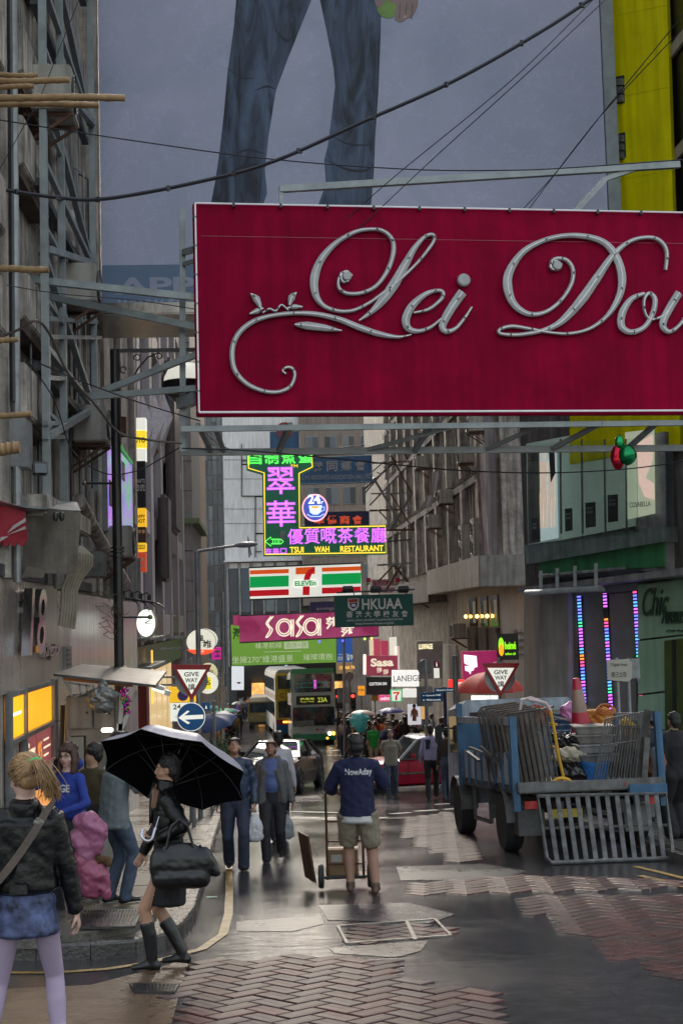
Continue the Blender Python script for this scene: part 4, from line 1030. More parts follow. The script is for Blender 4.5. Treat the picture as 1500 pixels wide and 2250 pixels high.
# ---------------------------------------------------------------- jeans billboard
Bd=Board('billboard','enormous grey blue billboard showing a pair of legs in dark jeans high over the street','billboard',225,708,24,0)
bbm=bpy.data.materials.new('billboard print'); bbm.use_nodes=True
n_,l_=bbm.node_tree.nodes,bbm.node_tree.links; b_=n_['Principled BSDF']; b_.inputs['Roughness'].default_value=.6
tc_=n_.new('ShaderNodeTexCoord'); nz_=n_.new('ShaderNodeTexNoise'); nz_.inputs['Scale'].default_value=.35; nz_.inputs['Detail'].default_value=10; nz_.inputs['Roughness'].default_value=.6; nz_.inputs['Distortion'].default_value=.6
cr_=n_.new('ShaderNodeValToRGB'); cr_.color_ramp.elements[0].position=.3; cr_.color_ramp.elements[0].color=(.30,.34,.47,1); cr_.color_ramp.elements[1].position=.72; cr_.color_ramp.elements[1].color=(.50,.50,.66,1)
vo_=n_.new('ShaderNodeTexVoronoi'); vo_.feature='DISTANCE_TO_EDGE'; vo_.inputs['Scale'].default_value=1.7
n2_=n_.new('ShaderNodeTexNoise'); n2_.inputs['Scale'].default_value=3; n2_.inputs['Detail'].default_value=8
ms_=n_.new('ShaderNodeVectorMath'); ms_.operation='SCALE'; ms_.inputs['Scale'].default_value=1.0
mx_=n_.new('ShaderNodeMix'); mx_.data_type='RGBA'; mx_.inputs[0].default_value=.5
l_.new(tc_.outputs['Object'],nz_.inputs['Vector']); l_.new(nz_.outputs['Fac'],cr_.inputs[0])
l_.new(tc_.outputs['Object'],n2_.inputs['Vector'])
va_=n_.new('ShaderNodeVectorMath'); va_.operation='ADD'; l_.new(tc_.outputs['Object'],va_.inputs[0]); l_.new(n2_.outputs['Color'],va_.inputs[1]); l_.new(va_.outputs[0],vo_.inputs['Vector'])
cr2_=n_.new('ShaderNodeMapRange'); cr2_.inputs['From Min'].default_value=0; cr2_.inputs['From Max'].default_value=.03; cr2_.inputs['To Min'].default_value=1.14; cr2_.inputs['To Max'].default_value=1.0
l_.new(vo_.outputs['Distance'],cr2_.inputs['Value'])
vm_=n_.new('ShaderNodeVectorMath'); vm_.operation='SCALE'; l_.new(cr_.outputs[0],vm_.inputs[0]); l_.new(cr2_.outputs[0],vm_.inputs['Scale']); l_.new(vm_.outputs[0],b_.inputs['Base Color'])
top=Bd.p(225,-160)[1]; rgt=Bd.p(1323,200)[0]
MB().span(0,rgt,0,.12,0,top).build('print_panel',bbm,Bd.root)
MB().span(rgt+.01,rgt+.24,-.06,.3,-.1,top).build('edge_frame',steel_grey,Bd.root,bevel=.01)
mirror=M('crinkled bright metal',(.22,.20,.19),rough=.25,metal=.9,var=.3,scale=2,bump=.9,bscale=1.6)
MB().span(-.17,-.01,-.05,.35,-.15,top).build('mirror_edge',M('tarnished crinkled strip',(.30,.24,.20),rough=.45,metal=.6,var=.7,scale=1.5,bump=1.,bscale=2),Bd.root)
MB().span(-.12,rgt+.3,-1.6,.3,-.23,-.03).build('soffit_box',mirror,Bd.root,bevel=.02)
Bd.rect(226,577,1330,706,'caption_band',M('caption band blue',(.13,.19,.31),rough=.6,var=.12,scale=1),-.001,.004)
capt=M('caption letters',(.30,.33,.44),rough=.6,var=.1)
Bd.txt('APP',342,628,176,38,capt,-.006,bold=.03,depth=.004)
Bd.txt('www.tex',345,667,172,28,capt,-.006,bold=.01,depth=.004)
def denim_mat():
    m=bpy.data.materials.new('printed denim'); m.use_nodes=True; n,l=m.node_tree.nodes,m.node_tree.links; b=n['Principled BSDF']; b.inputs['Roughness'].default_value=.6
    tc=n.new('ShaderNodeTexCoord'); mp=n.new('ShaderNodeMapping'); mp.inputs['Scale'].default_value=(1.9,1,.42); mp.inputs['Rotation'].default_value=(0,.1,0)
    nz=n.new('ShaderNodeTexNoise'); nz.inputs['Scale'].default_value=1.5; nz.inputs['Detail'].default_value=9; nz.inputs['Roughness'].default_value=.62; nz.inputs['Distortion'].default_value=1.0
    cr=n.new('ShaderNodeValToRGB'); cr.color_ramp.elements[0].position=.40; cr.color_ramp.elements[0].color=(.006,.011,.028,1); cr.color_ramp.elements[1].position=.64; cr.color_ramp.elements[1].color=(.075,.115,.20,1)
    l.new(tc.outputs['Object'],mp.inputs['Vector']); l.new(mp.outputs[0],nz.inputs['Vector']); l.new(nz.outputs['Fac'],cr.inputs[0]); l.new(cr.outputs[0],b.inputs['Base Color'])
    return m
den=denim_mat()
LL=[(522,-160),(519,0),(514,60),(500,160),(492,250),(483,330),(473,400),(463,450),(578,450),(587,425),(582,372),(590,300),(606,200),(632,130),(652,80),(684,0),(700,-160)]
RL=[(700,-160),(703,0),(718,70),(733,150),(736,190),(729,250),(720,320),(712,352),(716,405),(699,450),(815,450),(821,380),(824,300),(831,200),(835,100),(838,0),(842,-160)]
lg=Bd.poly(LL,'printed_leg',den,-.002,.004); Bd.poly(RL,'printed_leg',den,-.002,.004)
seam_m=M('printed seam',(.05,.07,.12),rough=.6)
for pts in ([(640,40),(600,160),(575,290),(566,440)],[(522,20),(506,200),(492,330),(470,430)],[(720,30),(745,180),(742,320),(735,445)],[(830,40),(824,220),(815,440)]):
    C,_=ribbon(pts,[1]*len(pts),8)
    q=[(c.x-.8,c.y) for c in C]+[(c.x+.8,c.y) for c in C[::-1]]
    Bd.poly(q,'printed_seam',seam_m,-.0065,.002)
dk=M('printed fold shade',(.010,.014,.03),rough=.6)   # creases in the printed picture
for pts,w in (([(484,405),(520,372),(560,362),(584,366)],6),([(500,350),(540,330),(582,338)],5),([(715,350),(760,372),(800,375),(821,362)],6),([(730,300),(770,318),(815,318)],5),([(560,200),(585,190),(604,196)],5),([(500,150),(530,170),(560,172)],4),([(600,60),(630,90),(652,70)],7)):
    C,W2=ribbon(pts,[1.]+[w]*(len(pts)-2)+[1.],8)
    q=[(c.x,c.y-w_/2) for c,w_ in zip(C,W2)]+[(c.x,c.y+w_/2) for c,w_ in zip(C[::-1],W2[::-1])]
    Bd.poly(q,'printed_crease',dk,-.0065,.002)
sk=M('printed hand',(.28,.20,.19),rough=.6,var=.2,scale=3)
Bd.poly([(822,-60),(920,-60),(918,10),(912,25),(905,38),(893,40),(888,46),(876,49),(868,44),(866,30),(870,12),(850,0),(826,14),(822,0)],'printed_hand',sk,-.006,.004)
for xx in (878,892,905):Bd.poly([(xx,8),(xx+2,8),(xx-1,42),(xx-3,42)],'printed_finger_line',M('finger shade print',(.14,.09,.09),rough=.6),-.0105,.002)
Bd.disc(851,18,23,'printed_apple',M('printed apple',(.17,.32,.05),rough=.5,var=.35,scale=3),-.005,.004)
Bd.poly([(828,8),(836,2),(844,6),(836,16),(829,18)],'printed_thumb',sk,-.0105,.002)
Bd.poly([(886,35),(892,34),(893,40),(887,42)],'printed_nail',M('nail print',(.45,.30,.28),rough=.5),-.0125,.002)
for k in range(8):MB().bar((k*1.25+.2,.14,-.2),(k*1.25+.2,.14,top),.08).build('post',steel_dark,Bd.root)
# ---------------------------------------------------------------- steel lattice on the left wall
tr=thing('steel_lattice','tall grey steel lattice with crossed braces climbing the left concrete wall','frame',(-2.5,19,2.4),world=True)
X_=-2.52
def tb(a,b,w=.07,nm='brace',dx=0.):
    MB().bar(atX(a[0],a[1],X_)+Vector((dx,0,0)),atX(b[0],b[1],X_)+Vector((dx,0,0)),w,w*.8).build(nm,steel_grey,tr)
ya,yb2,yc=atX(98,500,X_).y,atX(136,500,X_).y,atX(203,400,X_).y
for y in (ya,yb2,yc):MB().bar((X_,y,3.0 if y<20 else 3.9),(X_,y,16),.09).build('post',steel_grey,tr)
z=4.1; k=0
while z<14:
    MB().bar((X_+.03,ya,z),(X_+.03,yc,z+1.15),.085).build('brace',steel_grey,tr)
    MB().bar((X_-.03,yc,z+1.15),(X_-.03,ya,z+2.3),.085).build('brace',steel_grey,tr)
    MB().bar((X_,ya,z+1.1),(X_,yc,z+1.1),.07).build('rung',steel_grey,tr)
    MB().bar((X_-.1,ya,z+.85),(X_-.1,yc,z+.85),.1).build('rung',steel_dark,tr)
    MB().bar((X_,ya,z+.3),(X_,yb2,z+.3),.05).build('rung',steel_grey,tr); MB().bar((X_,ya,z+1.7),(X_,yb2,z+1.7),.05).build('rung',steel_grey,tr)
    z+=2.3
for a,b in (((105,700),(212,708)),((100,740),(220,742)),((100,960),(145,960)),((100,930),(143,930)),((105,830),(140,832))):tb(a,b,.07,'rung')
tb((142,770),(142,1040),.07,'post'); tb((105,770),(103,1020),.07,'post')
# bamboo poles sticking out of the scaffold
bamboo=M('weathered bamboo',(.33,.21,.10),rough=.55,var=.35,scale=8,bump=.2)
for i,(x1,y0,y1,Y,r,lab) in enumerate([(84,162,167,14.6,.030,'topmost short bamboo pole of the upper left cluster'),(153,178,177,14.4,.033,'second bamboo pole down in the upper left cluster'),(75,192,190,14.2,.026,'thin short bamboo pole with green tape in the upper left cluster'),
        (275,214,215,14.0,.036,'longest bamboo pole, reaching out over the edge of the billboard'),(217,228,230,14.2,.034,'lowest bamboo pole of the upper left cluster just under the longest'),(108,590,592,14.4,.036,'bamboo pole beside the steel arms level with the billboard caption'),
        (40,748,746,14,.028,'short bamboo stub below the steel arms by the hood'),(70,914,911,13.6,.03,'short dark bamboo stub above the canvas awning'),(44,996,984,13.2,.06,'thick broken bamboo end lying by the ledge')]):
    a=at(-70,y0,Y); b=at(x1,y1,Y); n=9; pts=[]; rr=[]
    for k in range(n*3+1):
        t=k/(n*3); pts.append(a.lerp(b,t)+Vector((0,0,.006*math.sin(t*7+i)))); rr.append(r*(1.13 if k %3==0 and 0<k<n*3 else .97))
    tag(MB().tube(pts,rr,10).build('bamboo_pole',bamboo,smooth=True),lab,'bamboo pole','bamboo poles sticking out on the left')
# ---------------------------------------------------------------- cables
cable_m=M('black cable sheath',(.012,.012,.02),rough=.5)
def cable(label,pts,r,mat=cable_m,sub=10,clips=0,cat='cable'):
    """pts: (px, py, Y) along the cable"""
    P=[at(*p) for p in pts]; C=[]
    for i in range(len(P)-1):
        a,b,c,d=P[max(0,i-1)],P[i],P[i+1],P[min(len(P)-1,i+2)]
        for k in range(sub):
            t=k/sub; C.append(.5*((2*b)+(-a+c)*t+(2*a-5*b+4*c-d)*t*t+(-a+3*b-3*c+d)*t**3))
    C.append(P[-1]); t_=thing('cable',label,cat,C[0],world=True)
    MB().tube(C,r,6).build('sheath',mat,t_,smooth=True)
    if clips:
        for k in range(3,len(C)-2,clips):MB().box(C[k],(.05,.03,.045),rz=.3*k).build('tie',mat,t_)
    return t_
cable('thick black cable with ties sagging across the jeans billboard',[(15,418,13),(120,433,13),(230,437,13),(430,401,13),(600,355,13),(800,266,13),(1000,176,13),(1200,62,13),(1330,-25,13)],.019,clips=8)
cable('thin wire running level across the jeans below the thick cable',[(-10,262,14.5),(300,310,14.5),(600,350,14.5),(900,372,14.5),(1120,374,14.5),(1260,368,14.5),(1510,350,14.5)],.007)
cable('upper thin stay wire running from the sign top to the upper right',[(740,500,17.2),(870,385,17),(1130,170,16),(1330,-30,16)],.006)
cable('lower thin stay wire running close under its twin to the upper right',[(770,520,17.2),(950,350,17),(1175,145,16),(1370,-40,16)],.006)
cable('left stay wire with turnbuckle by the billboard edge',[(1150,458,17.2),(1220,380,17),(1330,240,16),(1510,20,15)],.006)
cable('right stay wire with turnbuckle by the billboard edge',[(1162,458,17.2),(1270,315,17),(1345,225,16),(1520,40,15)],.006)
cable('sagging wire in front of the posters from the hanging sign frame to the right',[(400,985,17),(540,990,17),(760,1010,18),(1000,1033,19),(1200,1039,20),(1380,1030,20),(1510,1012,20)],.010)
cable('loose bundle of wires looping from the lattice to the sign frame corner',[(-10,745,15),(40,725,15),(80,705,15),(110,735,15.5),(150,820,16),(210,890,16.5),(262,950,17),(330,967,17),(400,974,17)],.016,M('brown cable sheath',(.09,.07,.06),rough=.6))
cable('wire sagging behind the black lamp post',[(60,790,15),(120,880,15.5),(160,990,16.5),(230,1040,17.5),(300,1035,18),(350,1010,18),(400,980,17.6)],.008)
cable('thin wire slanting from the hood down past the globe lamp',[(65,788,15),(160,830,16),(260,868,17),(340,895,17),(440,925,17.4)],.008)
cable('drooping wire just below the sign frame behind the green neon sign top',[(440,940,17.5),(500,985,22),(600,1010,30),(660,1000,30),(740,985,22),(800,978,17.8)],.009)
cable('wire from the upper left corner down past the lattice',[(178,-10,15),(130,110,15),(90,210,15),(40,300,15),(-10,390,15)],.005)
cable('pair of lowest wires from the left wall to the sign post',[(-10,622,15),(130,645,15.5),(300,660,16),(434,680,17)],.006)
for nm,p in (('turnbuckle left',(1226,372)),('turnbuckle right',(1255,330))):
    pass
# balloon pair hanging under the sign frame
fo_r=M('crinkled red foil',(.42,.01,.03),rough=.15,metal=.8,bump=1,bscale=9); fo_g=M('crinkled green foil',(.01,.22,.07),rough=.15,metal=.8,bump=1,bscale=9)
bl=thing('foil_ornament','green and red crinkled foil ornament hanging below the red sign frame','ornament',at(1368,990,17.6),world=True)
def foil(px,py,rx,rz,mat,nm,dy=0.):
    c=at(px,py,17.6+dy); mb=MB().ball((0,0,0),1,18)
    mb.v=[(c.x+v[0]*rx*(1+.12*noise.noise(Vector(v)*2.2)),c.y+v[1]*rx*.8*(1+.12*noise.noise(Vector(v)*2.2+Vector((5,0,0)))),c.z+v[2]*rz*(1+.10*noise.noise(Vector(v)*2.7))) for v in mb.v]
    return mb.build(nm,mat,bl,smooth=2)
foil(1356,1005,.095,.17,fo_r,'red_lobe'); foil(1377,1000,.12,.135,fo_g,'green_lobe',-.06)
foil(1360,972,.06,.10,fo_g,'green_tip',-.03)
# ---------------------------------------------------------------- green neon restaurant sign
T=Board('neon_sign','green L shaped restaurant sign with violet neon characters and TSUI WAH lettering','sign',578,1223,50,1)
grn=M('deep green sign enamel',(.012,.095,.05),rough=.35,var=.2,scale=2,emit=(.01,.12,.06),es=.12)
neon_y=EM('yellow neon',(1.,.62,.04),2.6); neon_v=EM('violet neon',(.62,.12,1.),2.0); neon_g=EM('green neon',(.12,1.,.12),2.6); neon_r=EM('red neon',(1.,.12,.12),2.5); neon_b=EM('blue white neon',(.4,.6,1.),2.5)
OUT=[(541,990),(687,989),(689,1030),(660,1044),(660,1158),(847,1154),(848,1219),(579,1223),(576,1044),(542,1034)]
T.poly(OUT,'panel',grn,0,.28)
INN=[(545,995),(683,993),(685,1028),(656,1042),(657,1161),(844,1157),(845,1215),(582,1219),(580,1041),(546,1031)]
T.tube(INN,.022,'border_tube',neon_y,-.32,closed=True)
def neon_txt(b,body,x,y,w,h,mat,r=.02,fill=None,yo=-.32):
    b.txt(body,x,y,w,h,mat,yo,tube=r,name='neon_character')
    if fill:b.txt(body,x,y,w,h,fill,yo+.035,depth=.005,bold=.01,name='character')
fillv=M('mauve character face',(.35,.16,.38),rough=.4,emit=(.5,.2,.6),es=.5)
for i,ch in enumerate('自制魚蛋'):neon_txt(T,ch,559+i*37,1010+(-.8*i),29,24,neon_g,.011)
neon_txt(T,'翠',616,1058,60,58,neon_v,.015,fillv); neon_txt(T,'華',617,1130,62,56,neon_v,.015,fillv)
for i,ch in enumerate('優質嘅茶餐廳'):neon_txt(T,ch,648+i*36.3,1180-.7*i,33,33,neon_v,.010,fillv)
T.txt('TM',645,1026,16,6,neon_y,-.3,depth=.01,name='lettering')
for w_,x_,ww in (('TSUI',651,30),('WAH',706,32),('RESTAURANT',793,94)):T.txt(w_,x_,1209-.02*(x_-651),ww,13,neon_y,-.3,depth=.02,bold=.015)
for i,ch in enumerate('在路口'):neon_txt(T,ch,590+i*16,1212,13,12,neon_v,.009)
ar=[(582,1191),(595,1181),(595,1186),(616,1186),(622,1191),(616,1196),(595,1196),(595,1201)]
T.tube(ar,.016,'arrow_tube',neon_g,-.32,closed=True)
for x_ in (599,604,609,613):T.tube([(x_,1187),(x_,1195)],.012,'arrow_tube',neon_g,-.32)
T.poly([(614,1168),(625,1168),(625,1185),(616,1194),(612,1188),(616,1182)],'grey_hook',galv,-.29,.03)
for a,b in (((530,1020),(545,1020)),((560,1090),(578,1090)),((562,1172),(580,1172)),((848,1190),(905,1185)),((686,1000),(905,990))):T.bar(a,b,.05,'bracket',steel_dark,.1)
Cn=Board('neon_roundel','round neon sign of a steaming coffee cup with 24hr above it','sign',691,1117,49.5,1)
Cn.disc(691,1117,27,'disc',M('navy disc',(.02,.03,.10),rough=.3,emit=(.03,.05,.25),es=.6),0,.2)
ring=[(691+27*math.cos(t*math.pi/12),1117+29*math.sin(t*math.pi/12)) for t in range(24)]
Cn.tube(ring,.028,'ring_tube',EM('pink neon',(1.,.35,.4),3.),-.22,closed=True)
Cn.poly([(678,1113),(706,1112),(703,1126),(697,1131),(687,1131),(681,1127)],'cup',M('pale cup',(.4,.42,.5),rough=.4,emit=(.5,.55,.7),es=.5),-.21,.02)
Cn.tube([(678,1113),(706,1112),(703,1126),(697,1131),(687,1131),(681,1127)],.016,'cup_outline',neon_b,-.25,closed=True)
Cn.tube([(706,1116),(712,1115),(711,1122),(704,1125)],.014,'cup_handle',neon_b,-.25)
Cn.tube([(674,1131),(682,1136),(702,1136),(711,1130)],.016,'saucer',neon_b,-.25)
Cn.poly([(682,1114),(691,1112),(702,1114),(696,1118),(686,1118)],'coffee',EM('amber coffee',(1.,.5,.05),1.5),-.235,.02)
Cn.txt('24',689,1098,26,20,EM('white neon',(.8,.85,1.),2.6),-.24,depth=.03,bold=.03); Cn.txt('hr',703,1104,14,8,EM('white neon',(.8,.85,1.),2.6),-.24,depth=.03)
# blue association sign, upper roundel sign, red character sign
Q=Board('association_sign','blue signboard with white raised characters and PO RESIDENTS ASSOCIATION lettering','sign',737,1062,62,1)
blue=M('mid blue enamel',(.055,.17,.36),rough=.4,var=.15,scale=2,streak=.2)
Q.poly([(655,1008),(815,1001),(817,1061),(655,1066)],'panel',blue,0,.3)
Q.tube([(656,1009),(815,1002),(816,1060),(656,1065)],.025,'border',M('pale blue trim',(.3,.45,.6),rough=.4),-.31,closed=True)
rw=M('dull white raised letters',(.5,.52,.54),rough=.5)
for i,ch in enumerate('港同鄉會'):Q.txt(ch,697+i*31,1027-.8*i,23,22,rw,-.3,depth=.06,bold=.02)
Q.txt('G PO RESIDENTS ASSOCIATION (HK) LTD',737,1051,150,12,rw,-.3,depth=.04,bold=.0)
U=Board('blue_roundel_sign','blue sign with a red roundel cut off by the red sign frame above the neon','sign',624,985,56,1)
U.rect(593,950,656,992,'panel',blue,0,.3)
for r_,m_ in ((18,M('vermilion ring',(.5,.05,.02),rough=.4)),(14,blue),(10,M('vermilion ring',(.5,.05,.02),rough=.4)),(6,blue),(3,M('vermilion ring',(.5,.05,.02),rough=.4))):U.disc(624,948,r_,'ring',m_,-.30-.01*(20-r_)*.1,.02,ry=r_)
V=Board('merchant_sign','dark blue sign with dull red characters behind the coffee cup roundel','sign',740,1158,64,1)
V.rect(668,1125,810,1162,'panel',M('dark blue enamel',(.015,.03,.10),rough=.4),0,.25)
for i,ch in enumerate('華僑商會'):V.txt(ch,700+i*28,1143,22,19,M('dull red characters',(.40,.06,.03),rough=.5,emit=(.4,.05,.02),es=.35),-.25,depth=.05,bold=.02)
# ---------------------------------------------------------------- convenience store sign
E7=Board('store_sign','lit white sign with orange, green and red stripes and a 7 ELEVEN emblem','sign',670,1315,52,0)
wl=mat_emit_var('lit white acrylic',(1.,1.,.93),(.85,.86,.8),1.0,.8)
c_or,c_gr,c_rd=EM('lit orange film',(.90,.11,.01),.95),EM('lit green film',(.0,.42,.09),.95),EM('lit red film',(.62,.005,.015),.9)
E7.poly([(547,1248),(791,1238),(793,1309),(549,1318)],'light_box',wl,0,.35,bevel=.0)
E7.tube([(547,1248),(791,1238),(793,1309),(549,1318)],.035,'edge_frame',steel_dark,-.34,closed=True)
def q4(b,x0,y0,x1,y1,sl=-.035,**k):return [(x0,y0),(x1,y0+sl*(x1-x0)),(x1,y1+sl*(x1-x0)),(x0,y1)]
for x0,x1,dy in ((549,634,0),(706,791,-6)):
    E7.poly(q4(0,x0,1253+dy+1,x1,1262+dy+1),'stripe',c_or,-.351,.006); E7.poly(q4(0,x0,1268+dy,x1,1292+dy),'stripe',c_gr,-.351,.006); E7.poly(q4(0,x0,1298+dy,x1,1311+dy),'stripe',c_rd,-.351,.006)
E7.poly([(649,1248),(691,1246),(691,1262),(676,1262),(649,1263)],'seven_bar',c_or,-.351,.006)
E7.poly([(691,1246),(691,1256),(684,1262),(680,1272),(679,1308),(664,1308),(665,1280),(669,1264),(677,1253)],'seven_stem',c_rd,-.358,.006)
E7.poly([(646,1276),(696,1274),(696,1288),(646,1290)],'name_field',wl,-.365,.004)
E7.txt('ELEVEn',670,1282,46,11,c_gr,-.369,depth=.01,bold=.03)
# HKUAA
K=Board('alumni_sign','dark green signboard with white HKUAA letters and a small crest','sign',820,1380,42,2)
K.poly([(733,1309),(904,1305),(906,1374),(735,1379)],'panel',M('teal green enamel',(.008,.085,.07),rough=.4,var=.15,scale=2),0,.25,bevel=.01)
wh=M('white vinyl letters',(.62,.62,.6),rough=.5,var=0)
K.txt('HKUAA',837,1327,88,24,wh,-.25,depth=.01,bold=.02)
for i,ch in enumerate('香港大學校友會'):K.txt(ch,766+i*20,1350-.3*i,14,14,wh,-.25,depth=.006,bold=.012)
K.txt('HONG KONG UNIVERSITY ALUMNI ASSOCIATION',821,1362,122,4.5,wh,-.25,depth=.006)
K.txt('http://www.hkuaa.org.hk',821,1370,84,6,wh,-.25,depth=.006,bold=.01)
cr0=K.poly([(762,1316),(786,1315),(786,1332),(780,1340),(774,1343),(768,1340),(762,1333)],'crest',wh,-.25,.012)
K.poly([(764,1317),(784,1316),(784,1323),(764,1324)],'crest_top',M('crest red',(.35,.04,.03),rough=.5),-.263,.004)
K.poly([(766,1325),(783,1324),(782,1333),(774,1338),(767,1333)],'crest_field',M('crest navy',(.02,.03,.12),rough=.5),-.263,.004)
K.poly([(770,1327),(779,1327),(779,1333),(770,1333)],'crest_book',wh,-.268,.004)
K.tube([(736,1303),(905,1296)],.03,'lamp_rail',steel_dark,-.5)
for x_ in (760,820,880):
    c=K.p(x_,1296); MB().box((c[0],-.55,c[1]),(.34,.22,.16),rx=R(-25)).build('flood_lamp',black,K.root,bevel=.03)
for x_ in (775,830,889):K.tube([(x_,1303),(x_,1309)],.015,'stay',steel_dark,-.3)
# Sasa long sign
Sa=Board('cosmetics_sign','long lit magenta sign with cream Sasa lettering behind the green alumni board','sign',680,1412,55,0)
mag=mat_emit_var('lit magenta acrylic',(.30,.022,.10),(.52,.09,.24),.75,1.6)
Sa.poly([(526,1353),(829,1340),(830,1397),(527,1412)],'light_box',mag,0,.35)
Sa.tube([(526,1353),(829,1340),(830,1397),(527,1412)],.03,'edge_frame',steel_dark,-.34,closed=True)
crm=EM('lit cream letters',(1.,.93,.75),1.25)
def sasa(b,x0,y0,s,yo,mat,sl=-.03):
    """striped letter shapes, two parallel bands each"""
    for k in (0,5.2):
        w=3.0
        def st(pts,nm):
            P=[b.p(x0+x*s,y0+y*s+sl*x*s) for x,y in pts]; mb=MB(); stroke_mb(mb,[(p[0],-p[1]) for p in P],[w*s*.0178*b.O.y/55]*len(P),yo,.02,n=6); mb.build(nm,mat,b.root)
        for ox in (0,66):
            st([(ox+19-k*.9,0),(ox+8-k*.7,13),(ox+10-k*.7,20),(ox+17-k,29),(ox+10-k,42),(ox+3,46)],'letter_stroke')
        for ox in (25,84):
            r=17-k*.9; cx,cy=ox+18,25
            st([(cx+r*math.cos(t*math.pi/6),cy+(r+1.5)*math.sin(t*math.pi/6)) for t in range(0,13)],'letter_stroke')
            st([(ox+38-k*.9,8),(ox+38-k*.9,45)],'letter_stroke')
sasa(Sa,581,1355,1.0,-.355,crm)
Sa.txt('莎',728,1369,27,27,crm,-.355,depth=.01,bold=.03); Sa.txt('莎',762,1387,30,24,crm,-.355,depth=.01,bold=.03)
Sa.rect(512,1352,526,1375,'side_box',mag,.6,.3)
for x_,y_,c_ in ((752,1405,'b'),(800,1401,'g'),(815,1400,'o'),(701,1407,'b'),(755,1383,'o')):
    c=Sa.p(x_,y_); MB().ball((c[0],-.2,c[1]-.05),.05,8).build('bulb',EM('bulb '+c_,dict(b=(.1,.1,1),g=(.4,.9,.1),o=(1.,.6,.1))[c_],4),Sa.root)
for x_,y_ in ((750,1387),(772,1384),(790,1386)):
    pass
# green hotel banner and blue one
Gb=Board('hotel_banner','wide lime green banner with white Chinese lettering across the far street','banner',620,1462,72,0)
Gb.poly([(507,1373),(737,1364),(739,1455),(510,1463)],'banner_face',M('lime green vinyl',(.16,.33,.045),rough=.5,var=.06,scale=.6,emit=(.2,.42,.06),es=.18),0,.1)
wt=M('white print',(.8,.85,.7),rough=.6,var=0,emit=(.8,.9,.6),es=.12)
Gb.txt('坐擁270°維港盛景',577,1448,134,16,wt,-.1,depth=.006); Gb.txt('璀璨環抱',698,1443,64,14,wt,-.1,depth=.006)
Gb.txt('維港前線',590,1418,58,13,wt,-.1,depth=.006); Gb.rect(624,1410,677,1425,'text_field',wt,-.1,.006); Gb.txt('酒店+居',650,1417,48,12,M('lime green vinyl',(.2,.4,.06)),-.107,depth=.006)
Gb.rect(580,1431,662,1432,'printed_line',wt,-.1,.006)
Gb.txt('海',520,1392,17,26,M('dark green print',(.01,.12,.06),rough=.5),-.1,depth=.006,bold=.03)
Bb=Board('rental_banner','blue rental banner with a white price beside the lime green banner','banner',757,1460,72,0)
Bb.poly([(740,1400),(773,1399),(774,1454),(741,1455)],'banner_face',M('blue vinyl',(.03,.10,.33),rough=.5,var=.35,scale=2,emit=(.03,.1,.4),es=.2),0,.1)
Bb.txt('月租',748,1447,14,9,wt,-.1,depth=.006); Bb.txt('$9',768,1445,14,13,wt,-.1,depth=.006,bold=.02); Bb.txt('Monthly Rent',756,1438,24,4,wt,-.1,depth=.006)
Bb.rect(739,1456,775,1480,'shop_light',EM('tan lit fascia',(.5,.33,.17),.5),.3,.1); Bb.txt('CHINA TR',763,1467,34,7,M('brass letters',(.5,.3,.1),emit=(.9,.5,.1),es=.5),.19,depth=.02)
# Mannings, massage sign
Mn=Board('pharmacy_sign','small dark blue sign with pale lettering below the striped store sign','sign',710,1345,60,0)
Mn.rect(681,1322,740,1345,'panel',M('royal blue panel',(.012,.02,.13),rough=.4),0,.2); Mn.txt('annings',714,1338,40,9,rw,-.2,depth=.01)
Fm=Board('massage_sign','small pale pink sign with plum characters on the scaffold right of the striped store sign','sign',840,1300,58,4)
pkp=M('pale pink board',(.45,.30,.34),rough=.5,var=.1); plum=M('plum characters',(.22,.02,.06),rough=.5)
Fm.rect(815,1273,867,1289,'panel',pkp,0,.15); Fm.txt('富城按摩院',841,1281,46,10,plum,-.15,depth=.01,bold=.015)
Fm.poly([(832,1290),(867,1290),(862,1303),(836,1303)],'lower_panel',pkp,0,.12); Fm.txt('CITY MASSAGE',849,1296,28,6,plum,-.12,depth=.01)
for x0,x1 in ((804,813),(868,877)):Fm.rect(x0,1270,x1,1280,'red_flag_panel',M('crimson flash',(.35,.01,.05),rough=.5),0,.1); Fm.poly([(x0,1281),(x1,1281),(x0+2,1288)],'green_flash',M('green flash',(.03,.25,.05),rough=.5),0,.1)
# ---------------------------------------------------------------- scaffold of thin steel beside the fins
sc_=thing('sign_scaffold','rusty thin steel scaffold with crossed struts carrying signs off the right facade','frame',at(880,1250,56),world=True)
def sbar(a,b,Y0,Y1=None,w=.06,m=galv):MB().bar(at(*a,Y0),at(*b,Y1 or Y0),w).build('strut',m,sc_)
for a,b,Y0 in [((818,1018),(905,1014),56),((815,1085),(905,1083),56),((850,945),(852,1085),56),((858,1000),(905,1085),56),((905,1014),(812,1110),56),((820,1050),(880,1150),57),((880,985),(895,1010),57),((832,1165),(910,1164),55),
                 ((858,1085),(908,1165),55),((905,1083),(858,1165),55),((828,1242),(905,1237),54),((865,1242),(830,1278),54),((865,1242),(895,1278),54),((830,1120),(905,1203),56),((856,1020),(800,1085),58),((840,1165),(905,1110),58),
                 ((812,1122),(877,1120),60),((790,1060),(860,1000),60),((800,1075),(870,1012),60.5),((845,1300),(880,1242),54),((880,1240),(888,1280),54),((855,1100),(870,1240),57)]:
    sbar(a,b,Y0,Y0+rnd.uniform(-.4,1.2),w=.05 if rnd.random()<.6 else .08,m=galv if rnd.random()<.6 else ac_rust)
for k in range(5):sbar((800+k*14,1062-k*12),(812+k*14,1066-k*12),60,w=.05)
